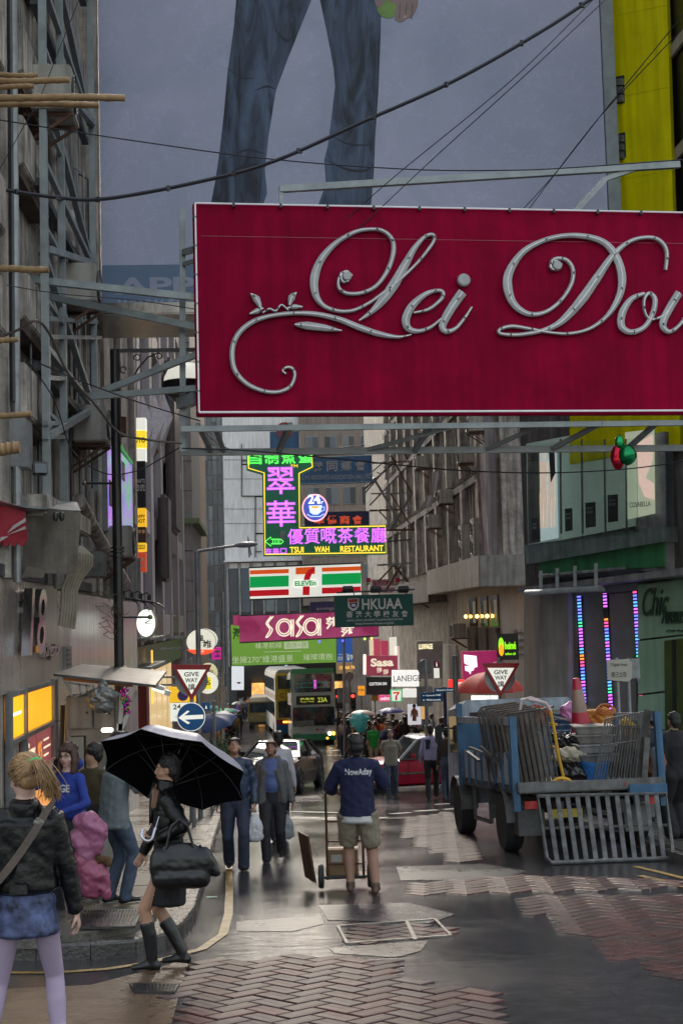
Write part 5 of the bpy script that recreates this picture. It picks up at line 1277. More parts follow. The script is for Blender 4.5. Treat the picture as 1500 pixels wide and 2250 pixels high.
# ================================================================ people
def ik(a,b,l1,l2,hint):
    """joint between a and b for limb lengths l1, l2, bending towards hint"""
    a,b=Vector(a),Vector(b); d=b-a; L=min(d.length,(l1+l2)*.999); dn=d.normalized(); b=a+dn*L
    x=(l1*l1-l2*l2+L*L)/(2*L); h=math.sqrt(max(l1*l1-x*x,0)); hv=Vector(hint); hv=hv-dn*hv.dot(dn)
    return a+dn*x+hv.normalized()*h,b
class Fig:
    def __init__(s):s.p=[]           # (p0, p1, r0=(a,b), r1=(a,b), side vector, material key, bias)
    def seg(s,p0,p1,r0,r1,mat,side=(1,0,0),bias=0.):
        r0=r0 if isinstance(r0,tuple) else (r0,r0); r1=r1 if isinstance(r1,tuple) else (r1,r1)
        s.p.append((Vector(p0),Vector(p1),r0,r1,Vector(side),mat,bias))
    def ell(s,c,r,mat,bias=0.,up=(0,0,1),side=(1,0,0)):
        """ellipsoid c, radii (x, y, z)"""
        up=Vector(up).normalized(); c=Vector(c); m=min(r[0],r[1])
        h=max(r[2]-m*.55,.001)
        s.p.append((c-up*h,c+up*h,(r[0],r[1],'e',r[2]),None,Vector(side),mat,bias))
    def chain(s,pts,rs,mat,side=(1,0,0),bias=0.):
        for i in range(len(pts)-1):s.seg(pts[i],pts[i+1],rs[i],rs[i+1],mat,side,bias)
    @staticmethod
    def frame(p0,p1,side):
        d=(p1-p0); d=d.normalized() if d.length>1e-6 else Vector((0,0,1))
        x=side-d*side.dot(d); x=x.normalized() if x.length>1e-4 else d.orthogonal().normalized()
        return d,x,d.cross(x)
    def geometry(s,seg=14):
        mb=MB()
        for p0,p1,r0,r1,side,mat,bias in s.p:
            d,x,y=s.frame(p0,p1,side); vs=[]; cp=.8 if bias<=.003 else .22   # outer garments end in a hem, limbs in a round joint
            if r1 is None:
                c=(p0+p1)/2; K=8
                prof=[(math.sin(math.pi*i/K),-math.cos(math.pi*i/K)) for i in range(K+1)]
                rings=[(c+d*(h*r0[3]),r0[0]*r,r0[1]*r) for r,h in prof]
            else:
                K=3; rings=[]
                for i in range(K):t=math.pi/2*i/K; rings.append((p0-d*(math.cos(t)*min(r0)*cp),r0[0]*math.sin(t),r0[1]*math.sin(t)))
                rings.append((p0,*r0)); rings.append((p1,*r1))
                for i in range(K-1,-1,-1):t=math.pi/2*i/K; rings.append((p1+d*(math.cos(t)*min(r1)*cp),r1[0]*math.sin(t),r1[1]*math.sin(t)))
            for c,a,b in rings:
                a,b=max(a,1e-4),max(b,1e-4)
                for k in range(seg):
                    t=2*math.pi*k/seg; vs.append(c+x*(a*math.cos(t))+y*(b*math.sin(t)))
            n=len(rings); fs=[(i*seg+k,i*seg+(k+1) %seg,(i+1)*seg+(k+1) %seg,(i+1)*seg+k) for i in range(n-1) for k in range(seg)]
            fs+=[tuple(range(seg))[::-1],tuple((n-1)*seg+k for k in range(seg))]
            mb.add(vs,fs)
        return mb
    def dist(s,P):
        """approximate signed distance of points (n,3) to each shape -> (n, shapes)"""
        D=[]
        for p0,p1,r0,r1,side,mat,bias in s.p:
            d,x,y=s.frame(p0,p1,side)
            if r1 is None:
                c=np.array((p0+p1)/2); q=P-c
                k=np.sqrt((q@np.array(x)/r0[0])**2+(q@np.array(y)/r0[1])**2+(q@np.array(d)/r0[3])**2)
                D.append((k-1)*min(r0[0],r0[1],r0[3])-bias); continue
            L=max((p1-p0).length,1e-6); q=P-np.array(p0); h=q@np.array(d); t=np.clip(h/L,0,1)
            a=r0[0]+(r1[0]-r0[0])*t; b=r0[1]+(r1[1]-r0[1])*t; m=np.minimum(a,b)
            ex=np.where(h<0,-h,np.where(h>L,h-L,0))
            k=np.sqrt((q@np.array(x)/a)**2+(q@np.array(y)/b)**2+(ex/(m*(.8 if bias<=.003 else .22)))**2)
            D.append((k-1)*m-bias)
        return np.stack(D,1)
    def mesh(s,name,mats,voxel=.012,smooth=3,wrinkle=.0,cloth=()):
        me=s.geometry().mesh('x'); o=bpy.data.objects.new('x',me); COL.objects.link(o)
        r=o.modifiers.new('r','REMESH'); r.mode='VOXEL'; r.voxel_size=voxel; r.adaptivity=0
        sm=o.modifiers.new('s','SMOOTH'); sm.factor=.5; sm.iterations=smooth
        dg=bpy.context.evaluated_depsgraph_get(); out=bpy.data.meshes.new_from_object(o.evaluated_get(dg))
        bpy.data.objects.remove(o); bpy.data.meshes.remove(me); out.name=name
        keys=[]
        for q in s.p:
            if q[5] not in keys:keys.append(q[5])
        for k in keys:out.materials.append(mats[k])
        idx=np.array([keys.index(q[5]) for q in s.p])
        n=len(out.polygons); c=np.empty(n*3); out.polygons.foreach_get('center',c); c=c.reshape(-1,3)
        mi=idx[np.argmin(s.dist(c),1)]
        out.materials.clear() if False else None
        out.polygons.foreach_set('material_index',mi.astype(np.int32)); out.polygons.foreach_set('use_smooth',[True]*n)
        if wrinkle:
            nv=len(out.vertices); co=np.empty(nv*3); out.vertices.foreach_get('co',co); co=co.reshape(-1,3)
            no=np.empty(nv*3); out.vertices.foreach_get('normal',no); no=no.reshape(-1,3)
            vm=idx[np.argmin(s.dist(co),1)]; cl={keys.index(k) for k in cloth if k in keys}
            for i in range(nv):
                if vm[i] in cl:
                    p=Vector(co[i]); f=noise.noise(Vector((p.x*9,p.y*9,p.z*14+p.x*8)))+.5*noise.noise(p*26)
                    co[i]+=no[i]*(f*wrinkle)
            out.vertices.foreach_set('co',co.ravel())
        out.update(); return out
def hand(f,wrist,dirv,palmn,mat,curl=.5,s=1.,thumb=1,grip=False):
    """palm and five fingers; dirv along the hand, palmn the way the palm faces"""
    w,d,n=Vector(wrist),Vector(dirv).normalized(),Vector(palmn); n=(n-d*n.dot(d)).normalized(); x=d.cross(n)
    pe=w+d*.085*s
    f.seg(w,pe,(.030*s,.017*s),(.040*s,.014*s),mat,x)
    for i,(o,L) in enumerate(((-.030,.070),(-.010,.082),(.010,.078),(.029,.060))):
        b=pe+x*(o*s); a1=curl*1.0; p1=b+(d*math.cos(a1*.6)+n*math.sin(a1*.6))*(L*.45*s)
        a2=a1*1.7; p2=p1+(d*math.cos(a2)+n*math.sin(a2))*(L*.32*s); a3=a1*2.6; p3=p2+(d*math.cos(a3)+n*math.sin(a3))*(L*.23*s)
        f.chain([b,p1,p2,p3],[.0095*s,.009*s,.008*s,.0065*s],mat)
    b=w+d*.025*s-x*(.028*s*thumb); p1=b+(d*.6-x*.7*thumb+n*.35).normalized()*.042*s; p2=p1+(d*.85-x*.15*thumb+n*(.3+curl*.5)).normalized()*.036*s
    f.chain([b,p1,p2],[.013*s,.011*s,.008*s],mat)
def body(f,H=1.70,build=1.,lean=0.,stride=.0,hipw=.09,sh=.185,female=False,feet=None,hands=None,elbow=None,head_turn=0.,head_tilt=0.,head_fwd=0.,
         top='top',sleeve='top',sleeve_to=1.0,bottom='bottom',leg_to=1.0,calf='skin',shoe='shoe',skin='skin',hair='hair',jacket=None,hands_on=True,twist=0.,loose=1.,curl=.5,detail=True,boot=False,palms=None,hdir=None,bias_sleeve=0.):
    """adult figure facing +y, feet at z=0; returns joint positions"""
    k=H/1.70; J={}
    hip=Vector((0,0,.90*k)); up=Vector((0,math.sin(lean),math.cos(lean)))
    tw=Matrix.Rotation(twist,3,'Z'); sx=tw @ Vector((1,0,0)); fy=Vector((0,1,0))
    waist=hip+up*.16*k; chest=hip+up*.36*k; shl=hip+up*.505*k; neck=hip+up*.565*k
    hd=neck+Vector((0,head_fwd,0))+Vector((0,math.sin(lean),math.cos(lean)))*.135*k
    w=build*k*(.93 if female else 1.)
    f.seg(hip-up*.03,waist,(.155*w*(1.08 if female else 1),.115*w),(.135*w*(.9 if female else 1.05),.10*w),bottom)
    f.seg(waist,chest,(.138*w*(.9 if female else 1.06),.103*w),(.165*w,.118*w),top,sx)
    f.seg(chest,shl,(.165*w,.118*w),(.13*w,.085*w),top,sx)
    ss={}
    for q in (-1,1):
        so=shl+sx*(q*(sh-.035)*w)-up*.02; ss[q]=so
        f.seg(shl-up*.03,so,(.075*w,.075*w),(.058*w,.062*w),top,(0,1,0))
    f.seg(shl,neck+up*.03,(.065*k,.06*k),(.052*k,.052*k),skin)
    f.seg(shl-up*.01,neck-up*.025,(.1*w,.08*w),(.065*w,.062*w),top)
    # legs
    feet=feet or [(-.09,-stride/2,0,0),(.09,stride/2,0,0)]
    ftu=.088*k
    for q,(x,y,z,toe) in zip((-1,1),feet):
        h=hip+Vector((q*hipw*w,0,-.03)); an=Vector((x,y,z+ftu))
        kn,an=ik(h,an,.425*k,.405*k,(q*.05,1,0))
        J['knee%d' %q]=kn; J['ank%d' %q]=an
        L1,L2=leg_to,0
        tr_,kr,ar_=.088*w*loose,.060*w*loose,.042*w*(loose if leg_to>.9 else 1)
        if leg_to>=1:
            f.seg(h,kn,(tr_,tr_*1.02),kr,bottom); f.seg(kn,an-Vector((0,0,.02)),(kr*1.0,kr*1.05),ar_*1.25*max(1,loose*.95),bottom)
        else:
            f.seg(h,kn,.082*w,.055*w,calf)
            if leg_to>.05:
                e=h.lerp(kn,min(1,leg_to)); f.seg(h,e,(tr_*1.12,tr_*1.12),(.085*w*loose,.088*w*loose),bottom,bias=.006)
            f.chain([kn,kn.lerp(an,.33)-fy*.012,an],[.053*w,.056*w,.036*w],calf)
            f.ell(kn+fy*.012,(.045*w,.045*w,.06*w),calf)
        ty=Vector((math.sin(toe),math.cos(toe),0)); dz=Vector((0,0,0))
        heel=an-ty*.045*k; pitch=0
        tz=z+.035*k
        if z>.03:tz=max(z-.05,.03)
        f.seg(Vector((heel.x,heel.y,an.z-ftu+.042*k)),Vector((an.x,an.y,0))+ty*.06*k+Vector((0,0,tz+.012)),(.036*k,.04*k),(.043*k,.036*k),shoe)
        f.seg(Vector((an.x,an.y,0))+ty*.06*k+Vector((0,0,tz+.008)),Vector((an.x,an.y,0))+ty*.155*k+Vector((0,0,tz-.005)),(.043*k,.032*k),(.036*k,.024*k),shoe)
        f.seg(an,Vector((an.x,an.y,an.z-.045*k)),.043*k,.042*k,shoe)
        if boot:
            f.chain([kn.lerp(an,.27),kn.lerp(an,.5)-fy*.01,an],[.064*w,.062*w,.048*w],shoe,bias=.004)
            f.seg(Vector((heel.x,heel.y-.005,an.z-ftu+.05)),Vector((heel.x,heel.y-.005,an.z-ftu+.005)),.022,.014,shoe)
    # arms
    hands=hands or [(-.23,.02,.78*k),(.23,.02,.78*k)]
    for n,(q,hp) in enumerate(zip((-1,1),hands)):
        if hp is None:continue
        hp=Vector(hp); hint=(elbow[n] if elbow and elbow[n] else (q*.5,-1,-.2))
        el,wr=ik(ss[q],hp,.295*k,.255*k,hint); J['el%d' %q]=el; J['wr%d' %q]=wr
        a=1.0*w
        if sleeve_to>=1:
            f.seg(ss[q],el,.056*a*loose,.046*a*loose,sleeve); f.seg(el,wr-(wr-el).normalized()*.01,.045*a*loose,.033*a*loose,sleeve,bias=bias_sleeve)
            f.seg(el,wr,.03*k,.026*k,skin)
        else:
            f.seg(ss[q],el,.047*a,.040*a,skin); f.seg(el,wr,.040*a,.027*a,skin)
            e=ss[q].lerp(el,min(1.,sleeve_to*2)) if sleeve_to<.5 else el
            f.seg(ss[q],e,.062*a*loose,.060*a*loose,sleeve,bias=.004)
            if sleeve_to>.5:f.seg(el,el.lerp(wr,sleeve_to*2-1),.054*a*loose,.052*a*loose,sleeve,bias=.004)
        if hands_on:
            dv=(wr-el).normalized(); pn=Vector((-q,0,0)) if not palms or not palms[n] else Vector(palms[n])
            if hdir and hdir[n]:dv=Vector(hdir[n]).normalized()
            if detail:hand(f,wr,dv,pn,skin,curl,k*.97,thumb=q if pn.dot(Vector((-q,0,0)))>=0 else -q)
            else:f.seg(wr,wr+dv*.13*k,(.024,.034),(.018,.026),skin)
            J['hand%d' %q]=wr+dv*.07*k; J['hd%d' %q]=dv
    # head
    Rm=Matrix.Rotation(head_turn,3,'Z') @ Matrix.Rotation(-head_tilt,3,'X')
    hv=lambda x,y,z:hd+Rm @ Vector((x*k,y*k,z*k))
    upv,sxv,fv=Rm @ Vector((0,0,1)),Rm @ Vector((1,0,0)),Rm @ Vector((0,1,0))
    J.update(head=hd,R=Rm,hv=hv,k=k,neck=neck,shl=shl,chest=chest,waist=waist,hip=hip,up=up,ss=ss)
    f.seg(neck,hv(0,-.015,-.03),.052*k,.05*k,skin)
    f.ell(hv(0,-.012,.035),(.074*k,.092*k,.088*k),skin,up=upv,side=sxv)
    f.ell(hv(0,.022,-.035),(.060*k,.068*k,.078*k),skin,up=upv,side=sxv)
    f.ell(hv(0,.058,-.088),(.026*k,.022*k,.022*k),skin,up=upv,side=sxv)      # chin
    if detail:
        f.seg(hv(0,.084,.018),hv(0,.101,-.028),.009*k,.0135*k,skin)             # nose
        f.ell(hv(0,.088,-.034),(.017*k,.010*k,.008*k),skin,up=upv,side=sxv)
        for q in (-1,1):
            f.ell(hv(q*.075,-.008,-.01),(.011*k,.018*k,.031*k),skin,up=upv,side=sxv)   # ears
            f.ell(hv(q*.048,.052,-.03),(.02*k,.02*k,.022*k),skin,up=upv,side=sxv)    # cheeks
            f.seg(hv(q*.016,.083,.028),hv(q*.045,.073,.028),.010*k,.009*k,skin)  # brow ridge
        f.ell(hv(0,.082,-.060),(.022*k,.012*k,.0085*k),'lip' if 'lip' in s_mats else skin,up=upv,side=sxv,bias=.002)
    return J
s_mats={'lip':1}
def hair_short(f,J,mat='hair',vol=1.,fringe=0.,nape=0.):
    hv,k,R_=J['hv'],J['k'],J['R']; up,sx=R_ @ Vector((0,0,1)),R_ @ Vector((1,0,0))
    f.ell(hv(0,-.024,.055),(.086*k*vol,.099*k*vol,.084*k*vol),mat,up=up,side=sx,bias=.0)
    f.ell(hv(0,-.05,.0),(.080*k*vol,.072*k*vol,.082*k),mat,up=up,side=sx)
    f.ell(hv(0,-.062,-.055-nape),(.056*k,.040*k,.045*k),mat,up=up,side=sx)
    if fringe:
        for q in (-.045,0,.045):f.ell(hv(q,.062,.078-fringe*.02),(.032*k,.026*k,.026*k),mat,up=up,side=sx)
    for i in range(14):# uneven tufts
        a=rnd.uniform(0,6.28); e=rnd.uniform(.15,1.4); r=.088*vol
        f.ell(hv(math.cos(a)*math.cos(e)*r,-.02+math.sin(a)*math.cos(e)*r*1.05-(.02 if math.sin(a)>.5 else 0),.055+math.sin(e)*r*.9),(.018*k,.018*k,.016*k),mat)
eye_w=M('eye white',(.55,.53,.5),rough=.2,var=0); eye_d=M('dark iris',(.015,.01,.008),rough=.1,var=0); brow_m=M('dark brow',(.02,.014,.012),rough=.8,var=0)
lip_m=M('lips',(.30,.11,.10),rough=.4,var=.1)
def face(J,parent,lip=True,glasses=None,brow=brow_m):
    hv,k,R_=J['hv'],J['k'],J['R']
    def blob(c,r,nm,mat,par):
        mb=MB().ball((0,0,0),1,12); M3=R_
        mb.v=[tuple(Vector(c)+M3 @ Vector((v[0]*r[0],v[1]*r[1],v[2]*r[2]))) for v in mb.v]
        return mb.build(nm,mat,par,smooth=True)
    for q in (-1,1):
        e=blob(hv(q*.030,.0735,.010),(.0135*k,.010*k,.0065*k),'eye',eye_w,parent)
        blob(hv(q*.030,.0815,.010),(.0062*k,.0035*k,.006*k),'iris',eye_d,e)
        blob(hv(q*.030,.0775,.0165),(.0155*k,.008*k,.0022*k),'eyelid',brow,e)
        MB().tube([hv(q*.014,.092,.030),hv(q*.030,.0915,.036),hv(q*.047,.080,.031)],[.003*k,.0038*k,.002*k],6).build('eyebrow',brow,parent,smooth=True)
    blob(hv(0,.0925,-.0605),(.0215*k,.006*k,.0062*k),'mouth',lip_m,parent)
    for q in (-1,1):blob(hv(q*.008,.108,-.036),(.003*k,.003*k,.002*k),'nostril',eye_d,parent)
    if glasses:
        g=None
        for q in (-1,1):
            P=[hv(q*.032+.022*math.cos(t*.5236),.096,.006+.015*math.sin(t*.5236)) for t in range(12)]
            o=MB().tube(P,.0018,5,closed=True).build('glasses' if g is None else 'rim',glasses,parent if g is None else g); g=g or o
            MB().bar(hv(q*.054,.094,.010),hv(q*.078,.0,.008),.003).build('temple',glasses,g)
        MB().bar(hv(-.010,.097,.01),hv(.010,.097,.01),.003).build('bridge',glasses,g)
def pm_(name,col,rough=.75,**k):return M(name,col,rough=rough,var=k.pop('var',.22),scale=k.pop('scale',9),bump=k.pop('bump',.12),bscale=k.pop('bscale',60),**k)
skin_w=pm_('skin warm',(.36,.20,.135),.5,var=.08); skin_p=pm_('skin pale',(.45,.28,.22),.5,var=.08); skin_t=pm_('skin tan',(.25,.13,.085),.5,var=.08)
hair_b=pm_('black hair',(.010,.008,.008),.38,bump=.6,bscale=90); hair_br=pm_('brown hair',(.05,.02,.012),.4,bump=.6,bscale=90); hair_bl=pm_('blonde hair',(.30,.18,.085),.5,bump=.0,var=.55,scale=22)
hair_g=pm_('greying hair',(.06,.055,.05),.5,bump=.6)
def person(label,loc,rz,fig,mats,voxel=.012,wrinkle=.004,cloth=('top','bottom','jacket','sleeve'),group=None,smooth=3):
    t=thing('person',label,'person',loc,rz,group)
    me=fig.mesh('body',mats,voxel,smooth,wrinkle,cloth)
    o=bpy.data.objects.new('body',me); COL.objects.link(o); o.parent=t
    return t,o
def hairpiece(fig,parent,mat,voxel=.008,wr=.003,nm='hair'):
    me=fig.mesh(nm,{'hair':mat},voxel,2,wr,('hair',)); o=bpy.data.objects.new(nm,me); COL.objects.link(o); o.parent=parent; return o
def piece(fig,parent,mats,nm,voxel=.008,smooth=2,wr=.0,cloth=()):
    me=fig.mesh(nm,mats,voxel,smooth,wr,cloth); o=bpy.data.objects.new(nm,me); COL.objects.link(o); o.parent=parent; return o
leather=M('black leather',(.005,.005,.006),rough=.30,var=.3,scale=9,bump=.3,bscale=28,spec=.3)
leather2=M('soft black leather',(.008,.008,.010),rough=.36,var=.3,scale=9,bump=.25,bscale=20)
wool_black=pm_('black cloth',(.008,.008,.010),.85); denim_l=pm_('washed denim',(.055,.08,.125),.8,var=.5,scale=7); denim_d=pm_('dark denim',(.02,.028,.055),.8,var=.5,scale=7)
navy=pm_('navy jersey',(.004,.007,.04),.85); khaki=pm_('khaki cotton',(.20,.17,.12),.8,var=.3); lilac=pm_('lilac tights',(.34,.27,.38),.7,var=.06)
grey_shirt=pm_('grey blue shirt',(.13,.155,.165),.8); white_shirt=pm_('white shirt',(.50,.50,.56),.7,var=.08); blue_shirt=pm_('blue shirt',(.08,.12,.30),.7)
grey_suit=pm_('grey wool',(.10,.10,.105),.85); dark_trs=pm_('dark trousers',(.018,.018,.024),.8); royal=pm_('royal blue fleece',(.01,.03,.22),.85)
shoe_b=M('black shoe',(.012,.011,.012),rough=.35,var=.2); shoe_br=M('brown shoe',(.07,.04,.025),rough=.5,var=.3)
F=Fig
# --- 1 blonde woman from behind, very near
P1=G(95,2300); P1=Vector((at(56,1700,7.7).x,7.7,gz(7.7)))
f=F(); J=body(f,1.66,1.06,female=True,stride=.16,hands=[(-.33,.05,.74),(.27,.03,.80)],elbow=[(-1,-.6,0),(1,-.6,0)],top='top',bottom='under',leg_to=.0,calf='tights',head_turn=.5,head_tilt=.15,loose=1.0,bias_sleeve=.0,curl=.7,feet=[(-.22,-.06,0,0),(.17,.04,0,0)],hipw=.088)
f.seg((0,0,.76),(0,0,.93),(.176,.126),(.160,.117),'skirt',bias=.012)        # denim mini
f.seg((0,0,.735),(0,0,.765),(.180,.130),(.178,.128),'skirt',bias=.012)
f.seg((0,-.005,.97),(0,0,1.12),(.178,.145),(.170,.135),'top',bias=.012); f.seg((0,0,1.12),(0,0,1.33),(.175,.135),(.19,.13),'top',bias=.01)
f.seg((0,-.02,1.37),(0,-.03,1.44),(.09,.085),(.085,.08),'top',bias=.008)
for q in (-1,1):f.seg(J['ss'][q]-Vector((0,0,.0)),J['el%d' %q],.070,.058,'top',bias=.01); f.seg(J['el%d' %q],J['wr%d' %q],.056,.046,'top',bias=.01)
for q in (-1,1):f.seg(J['ank%d' %q]+Vector((0,0,.12)),J['ank%d' %q],.042,.040,'skin',bias=.012)
t1,b1=person('blonde woman in black leather jacket, denim mini skirt and lilac tights',P1,R(3),f,dict(top=leather,under=leather,tights=lilac,skirt=pm_('patterned denim',(.07,.09,.19),.7,var=.95,scale=14),skin=skin_p,shoe=shoe_b,lip=lip_m),.009,.006,('top','skirt'))
h=F(); hv=J['hv']
h.ell(hv(0,-.02,.045),(.080,.096,.083),'hair'); h.ell(hv(0,-.05,.0),(.078,.066,.066),'hair')
base=hv(.02,-.115,.075)
hairpiece(h,t1,hair_bl,.007,.001)
sm_=MB(); r1=random.Random(11)
for i in range(420):# strands combed back from the hairline to the tie
    a=r1.uniform(0,6.283); e=r1.uniform(-.75,1.35); x0,z0=math.cos(a)*math.cos(e),math.sin(e); y0=math.sin(a)*math.cos(e)
    p0=hv(x0*.082,-.02+y0*.098,.045+z0*.085); bs=base+Vector((r1.uniform(-.012,.012),.01,r1.uniform(-.012,.012))); cc=hv(0,-.02,.045)
    pts=[]
    for k in range(6):
        t=k/5; q=p0.lerp(bs,t); v=q-cc; L=v.length; want=.092+.02*t; q=cc+v*((want+r1.uniform(0,.002))/max(L,1e-4)) if L<want else q; pts.append(q)
    sm_.tube(pts,[.0022,.003,.003,.003,.003,.003],4,caps=False)
for i in range(300):# loose ponytail
    dx,dy,dz=r1.gauss(0,.38),r1.gauss(0,.38),r1.random()
    o0=Vector((dx*.012,dy*.010,0)); P=[base+o0,base+o0+Vector((.02+dx*.02,-.05+dy*.012,.012+dz*.012)),base+Vector((.05+dx*.04,-.07+dy*.03,-.02)),base+Vector((.075+dx*.05,-.07+dy*.032,-.07-.02*dz)),base+Vector((.085+dx*.055+.01*math.sin(i),-.055+dy*.03,-.11-.04*dz)),base+Vector((.09+dx*.065+.02*math.sin(i*2.1),-.045+dy*.03,-.13-.08*dz))]
    sm_.tube(P,[.003,.0035,.0035,.003,.0025,.0008],4,caps=False)
hs_=sm_.build('hair_strands',hair_bl,t1,smooth=2)
MB().tube([base+Vector((.012*math.cos(a*.6),-.012,.0))+Vector((.026*math.cos(a*.785),0,.026*math.sin(a*.785))) for a in range(8)],.009,6,closed=True).build('hair_tie',M('green hair tie',(.03,.45,.08),rough=.6),t1,smooth=True)
stp=M('tan woven strap',(.10,.075,.06),rough=.8,bump=.3)
def strap(parent,pts,w,mat,nm='strap',th=.006):
    C,_=[],[]
    P=[Vector(p) for p in pts]
    for i in range(len(P)-1):
        a,b,c,d=P[max(0,i-1)],P[i],P[i+1],P[min(len(P)-1,i+2)]
        for k in range(6):
            t=k/6; C.append(.5*((2*b)+(-a+c)*t+(2*a-5*b+4*c-d)*t*t+(-a+3*b-3*c+d)*t**3))
    C.append(P[-1]); vs,fs=[],[]
    for i,p in enumerate(C):
        d=(C[min(len(C)-1,i+1)]-C[max(0,i-1)]).normalized(); nrm=Vector((p.x,p.y*2,0)).normalized(); sd=d.cross(nrm).normalized()
        for u,v in ((-1,0),(1,0),(1,1),(-1,1)):vs.append(p+sd*(u*w/2)+nrm*(v*th))
    for i in range(len(C)-1):
        for k in range(4):fs.append((i*4+k,i*4+(k+1) %4,(i+1)*4+(k+1) %4,(i+1)*4+k))
    fs+=[(0,1,2,3),tuple((len(C)-1)*4+k for k in (3,2,1,0))]
    return MB().add(vs,fs).build(nm,mat,parent,smooth=True)
strap(t1,[(.15,.02,1.425),(.12,-.09,1.39),(.06,-.145,1.29),(-.03,-.158,1.16),(-.12,-.15,1.05),(-.19,-.10,.98)],.042,stp)
MB().box((.085,-.137,1.34),(.05,.012,.045),ry=R(35)).build('buckle',steel_wet,t1,bevel=.004)
MB().box((-.02,-.175,.995),(.10,.012,.06)).build('belt_tab',leather2,t1,bevel=.01)
bg1=thing('shoulder_bag','black leather shoulder bag hanging at the left side of the blonde woman','bag',P1+Vector((-.27,-.02,.92)),0)
fb=F(); fb.ell((0,0,0),(.09,.14,.15),'b'); fb.seg((0,-.1,-.06),(0,.1,-.06),(.07,.07),(.07,.07),'b'); piece(fb,bg1,{'b':leather2},'bag_body',.01,2,.008,('b',))
MB().tube([(0,-.1,.1),(.06,-.06,.28),(.09,0,.4)],.010,6).build('handle',leather2,bg1,smooth=True)
# --- 2 woman under the umbrella, walking left
P2=G(370,2128); P2=Vector((at(372,1900,P2.y).x,P2.y,gz(P2.y)))
f=F(); J=body(f,1.60,1.0,female=True,hands=[(-.17,.05,1.0),(.20,.27,.78)],elbow=[(-.5,-1,-.5),(.8,-1,-.2)],top='top',bottom='skirt',leg_to=.0,calf='skin',head_turn=.0,shoe='boot',boot=True,
    feet=[(-.07,.13,.0,0),(.07,-.08,.015,0)],curl=.9,palms=[(.3,.0,.6),None],hdir=[(.1,1,.15),None])
f.seg((0,.02,.50),(0,0,.86),(.148,.150),(.160,.12),'skirt',bias=.006); f.seg((0,.0,.86),(0,0,.98),(.165,.122),(.14,.11),'skirt',bias=.004)
f.seg((0,0,1.0),(0,.0,1.2),(.165,.125),(.16,.125),'top',bias=.008)
for q in (-1,1):f.seg(J['ss'][q],J['el%d' %q],.060,.052,'top',bias=.008); f.seg(J['el%d' %q],J['wr%d' %q],.050,.042,'top',bias=.008)
f.seg((.0,.02,1.36),(0,.01,1.42),(.085,.08),(.07,.065),'top',bias=.004)
f.chain([(0,.115,1.22),(.0,.10,1.32),(0,.07,1.385)],[.025,.03,.035],'skin',bias=.014)
t2,b2=person('woman in black jacket, skirt and knee boots walking under the big umbrella',P2,R(90-6),f,dict(top=leather,skirt=wool_black,skin=skin_w,boot=leather2,lip=lip_m),.009,.005,('top','skirt'))
h=F(); hair_short(h,J,'hair',1.02,0); hairpiece(h,t2,hair_b,.007,.003)
face(J,t2)
for q in (-1,1):strap(t2,[(q*.02,.10,1.41),(q*.075,.112,1.33),(q*.05,.13,1.2),(q*.015,.135,1.1)],.05,leather2,'lapel',.01)
hb_=1.0; hb=thing('handbag','large slouchy black leather handbag on the arm of the woman under the umbrella','bag',P2+Vector((.10,-.27,.83)),R(93))
fb=F(); fb.seg((0,-.19,.0),(0,.17,.0),(.075,.12),(.075,.13),'b'); fb.seg((0,-.16,-.10),(0,.15,-.09),(.085,.09),(.085,.09),'b'); fb.ell((0,.0,.09),(.05,.17,.07),'b')
for i in range(4):fb.seg((.05,-.15+i*.09,.12),(.075,-.17+i*.11,-.08),.014,.016,'b')
fb.seg((0,-.2,.02),(0,-.27,-.08),.06,.04,'b')
piece(fb,hb,{'b':leather2},'bag_body',.009,2,.005,('b',)); hb.scale=(hb_,)*3
for q in (-1,1):MB().tube([(q*.03,-.1,.12),(q*.03,-.06,.28),(q*.03,0,.33),(q*.03,.06,.28),(q*.03,.1,.12)],.010,7).build('handle',leather2,hb,smooth=True)
for y in (-.1,.1):MB().lathe([(0.0,-.008),(.016,-.008),(.016,.008),(0,.008)],(.055,y,.12),10,'X').build('ring',steel_wet,hb)
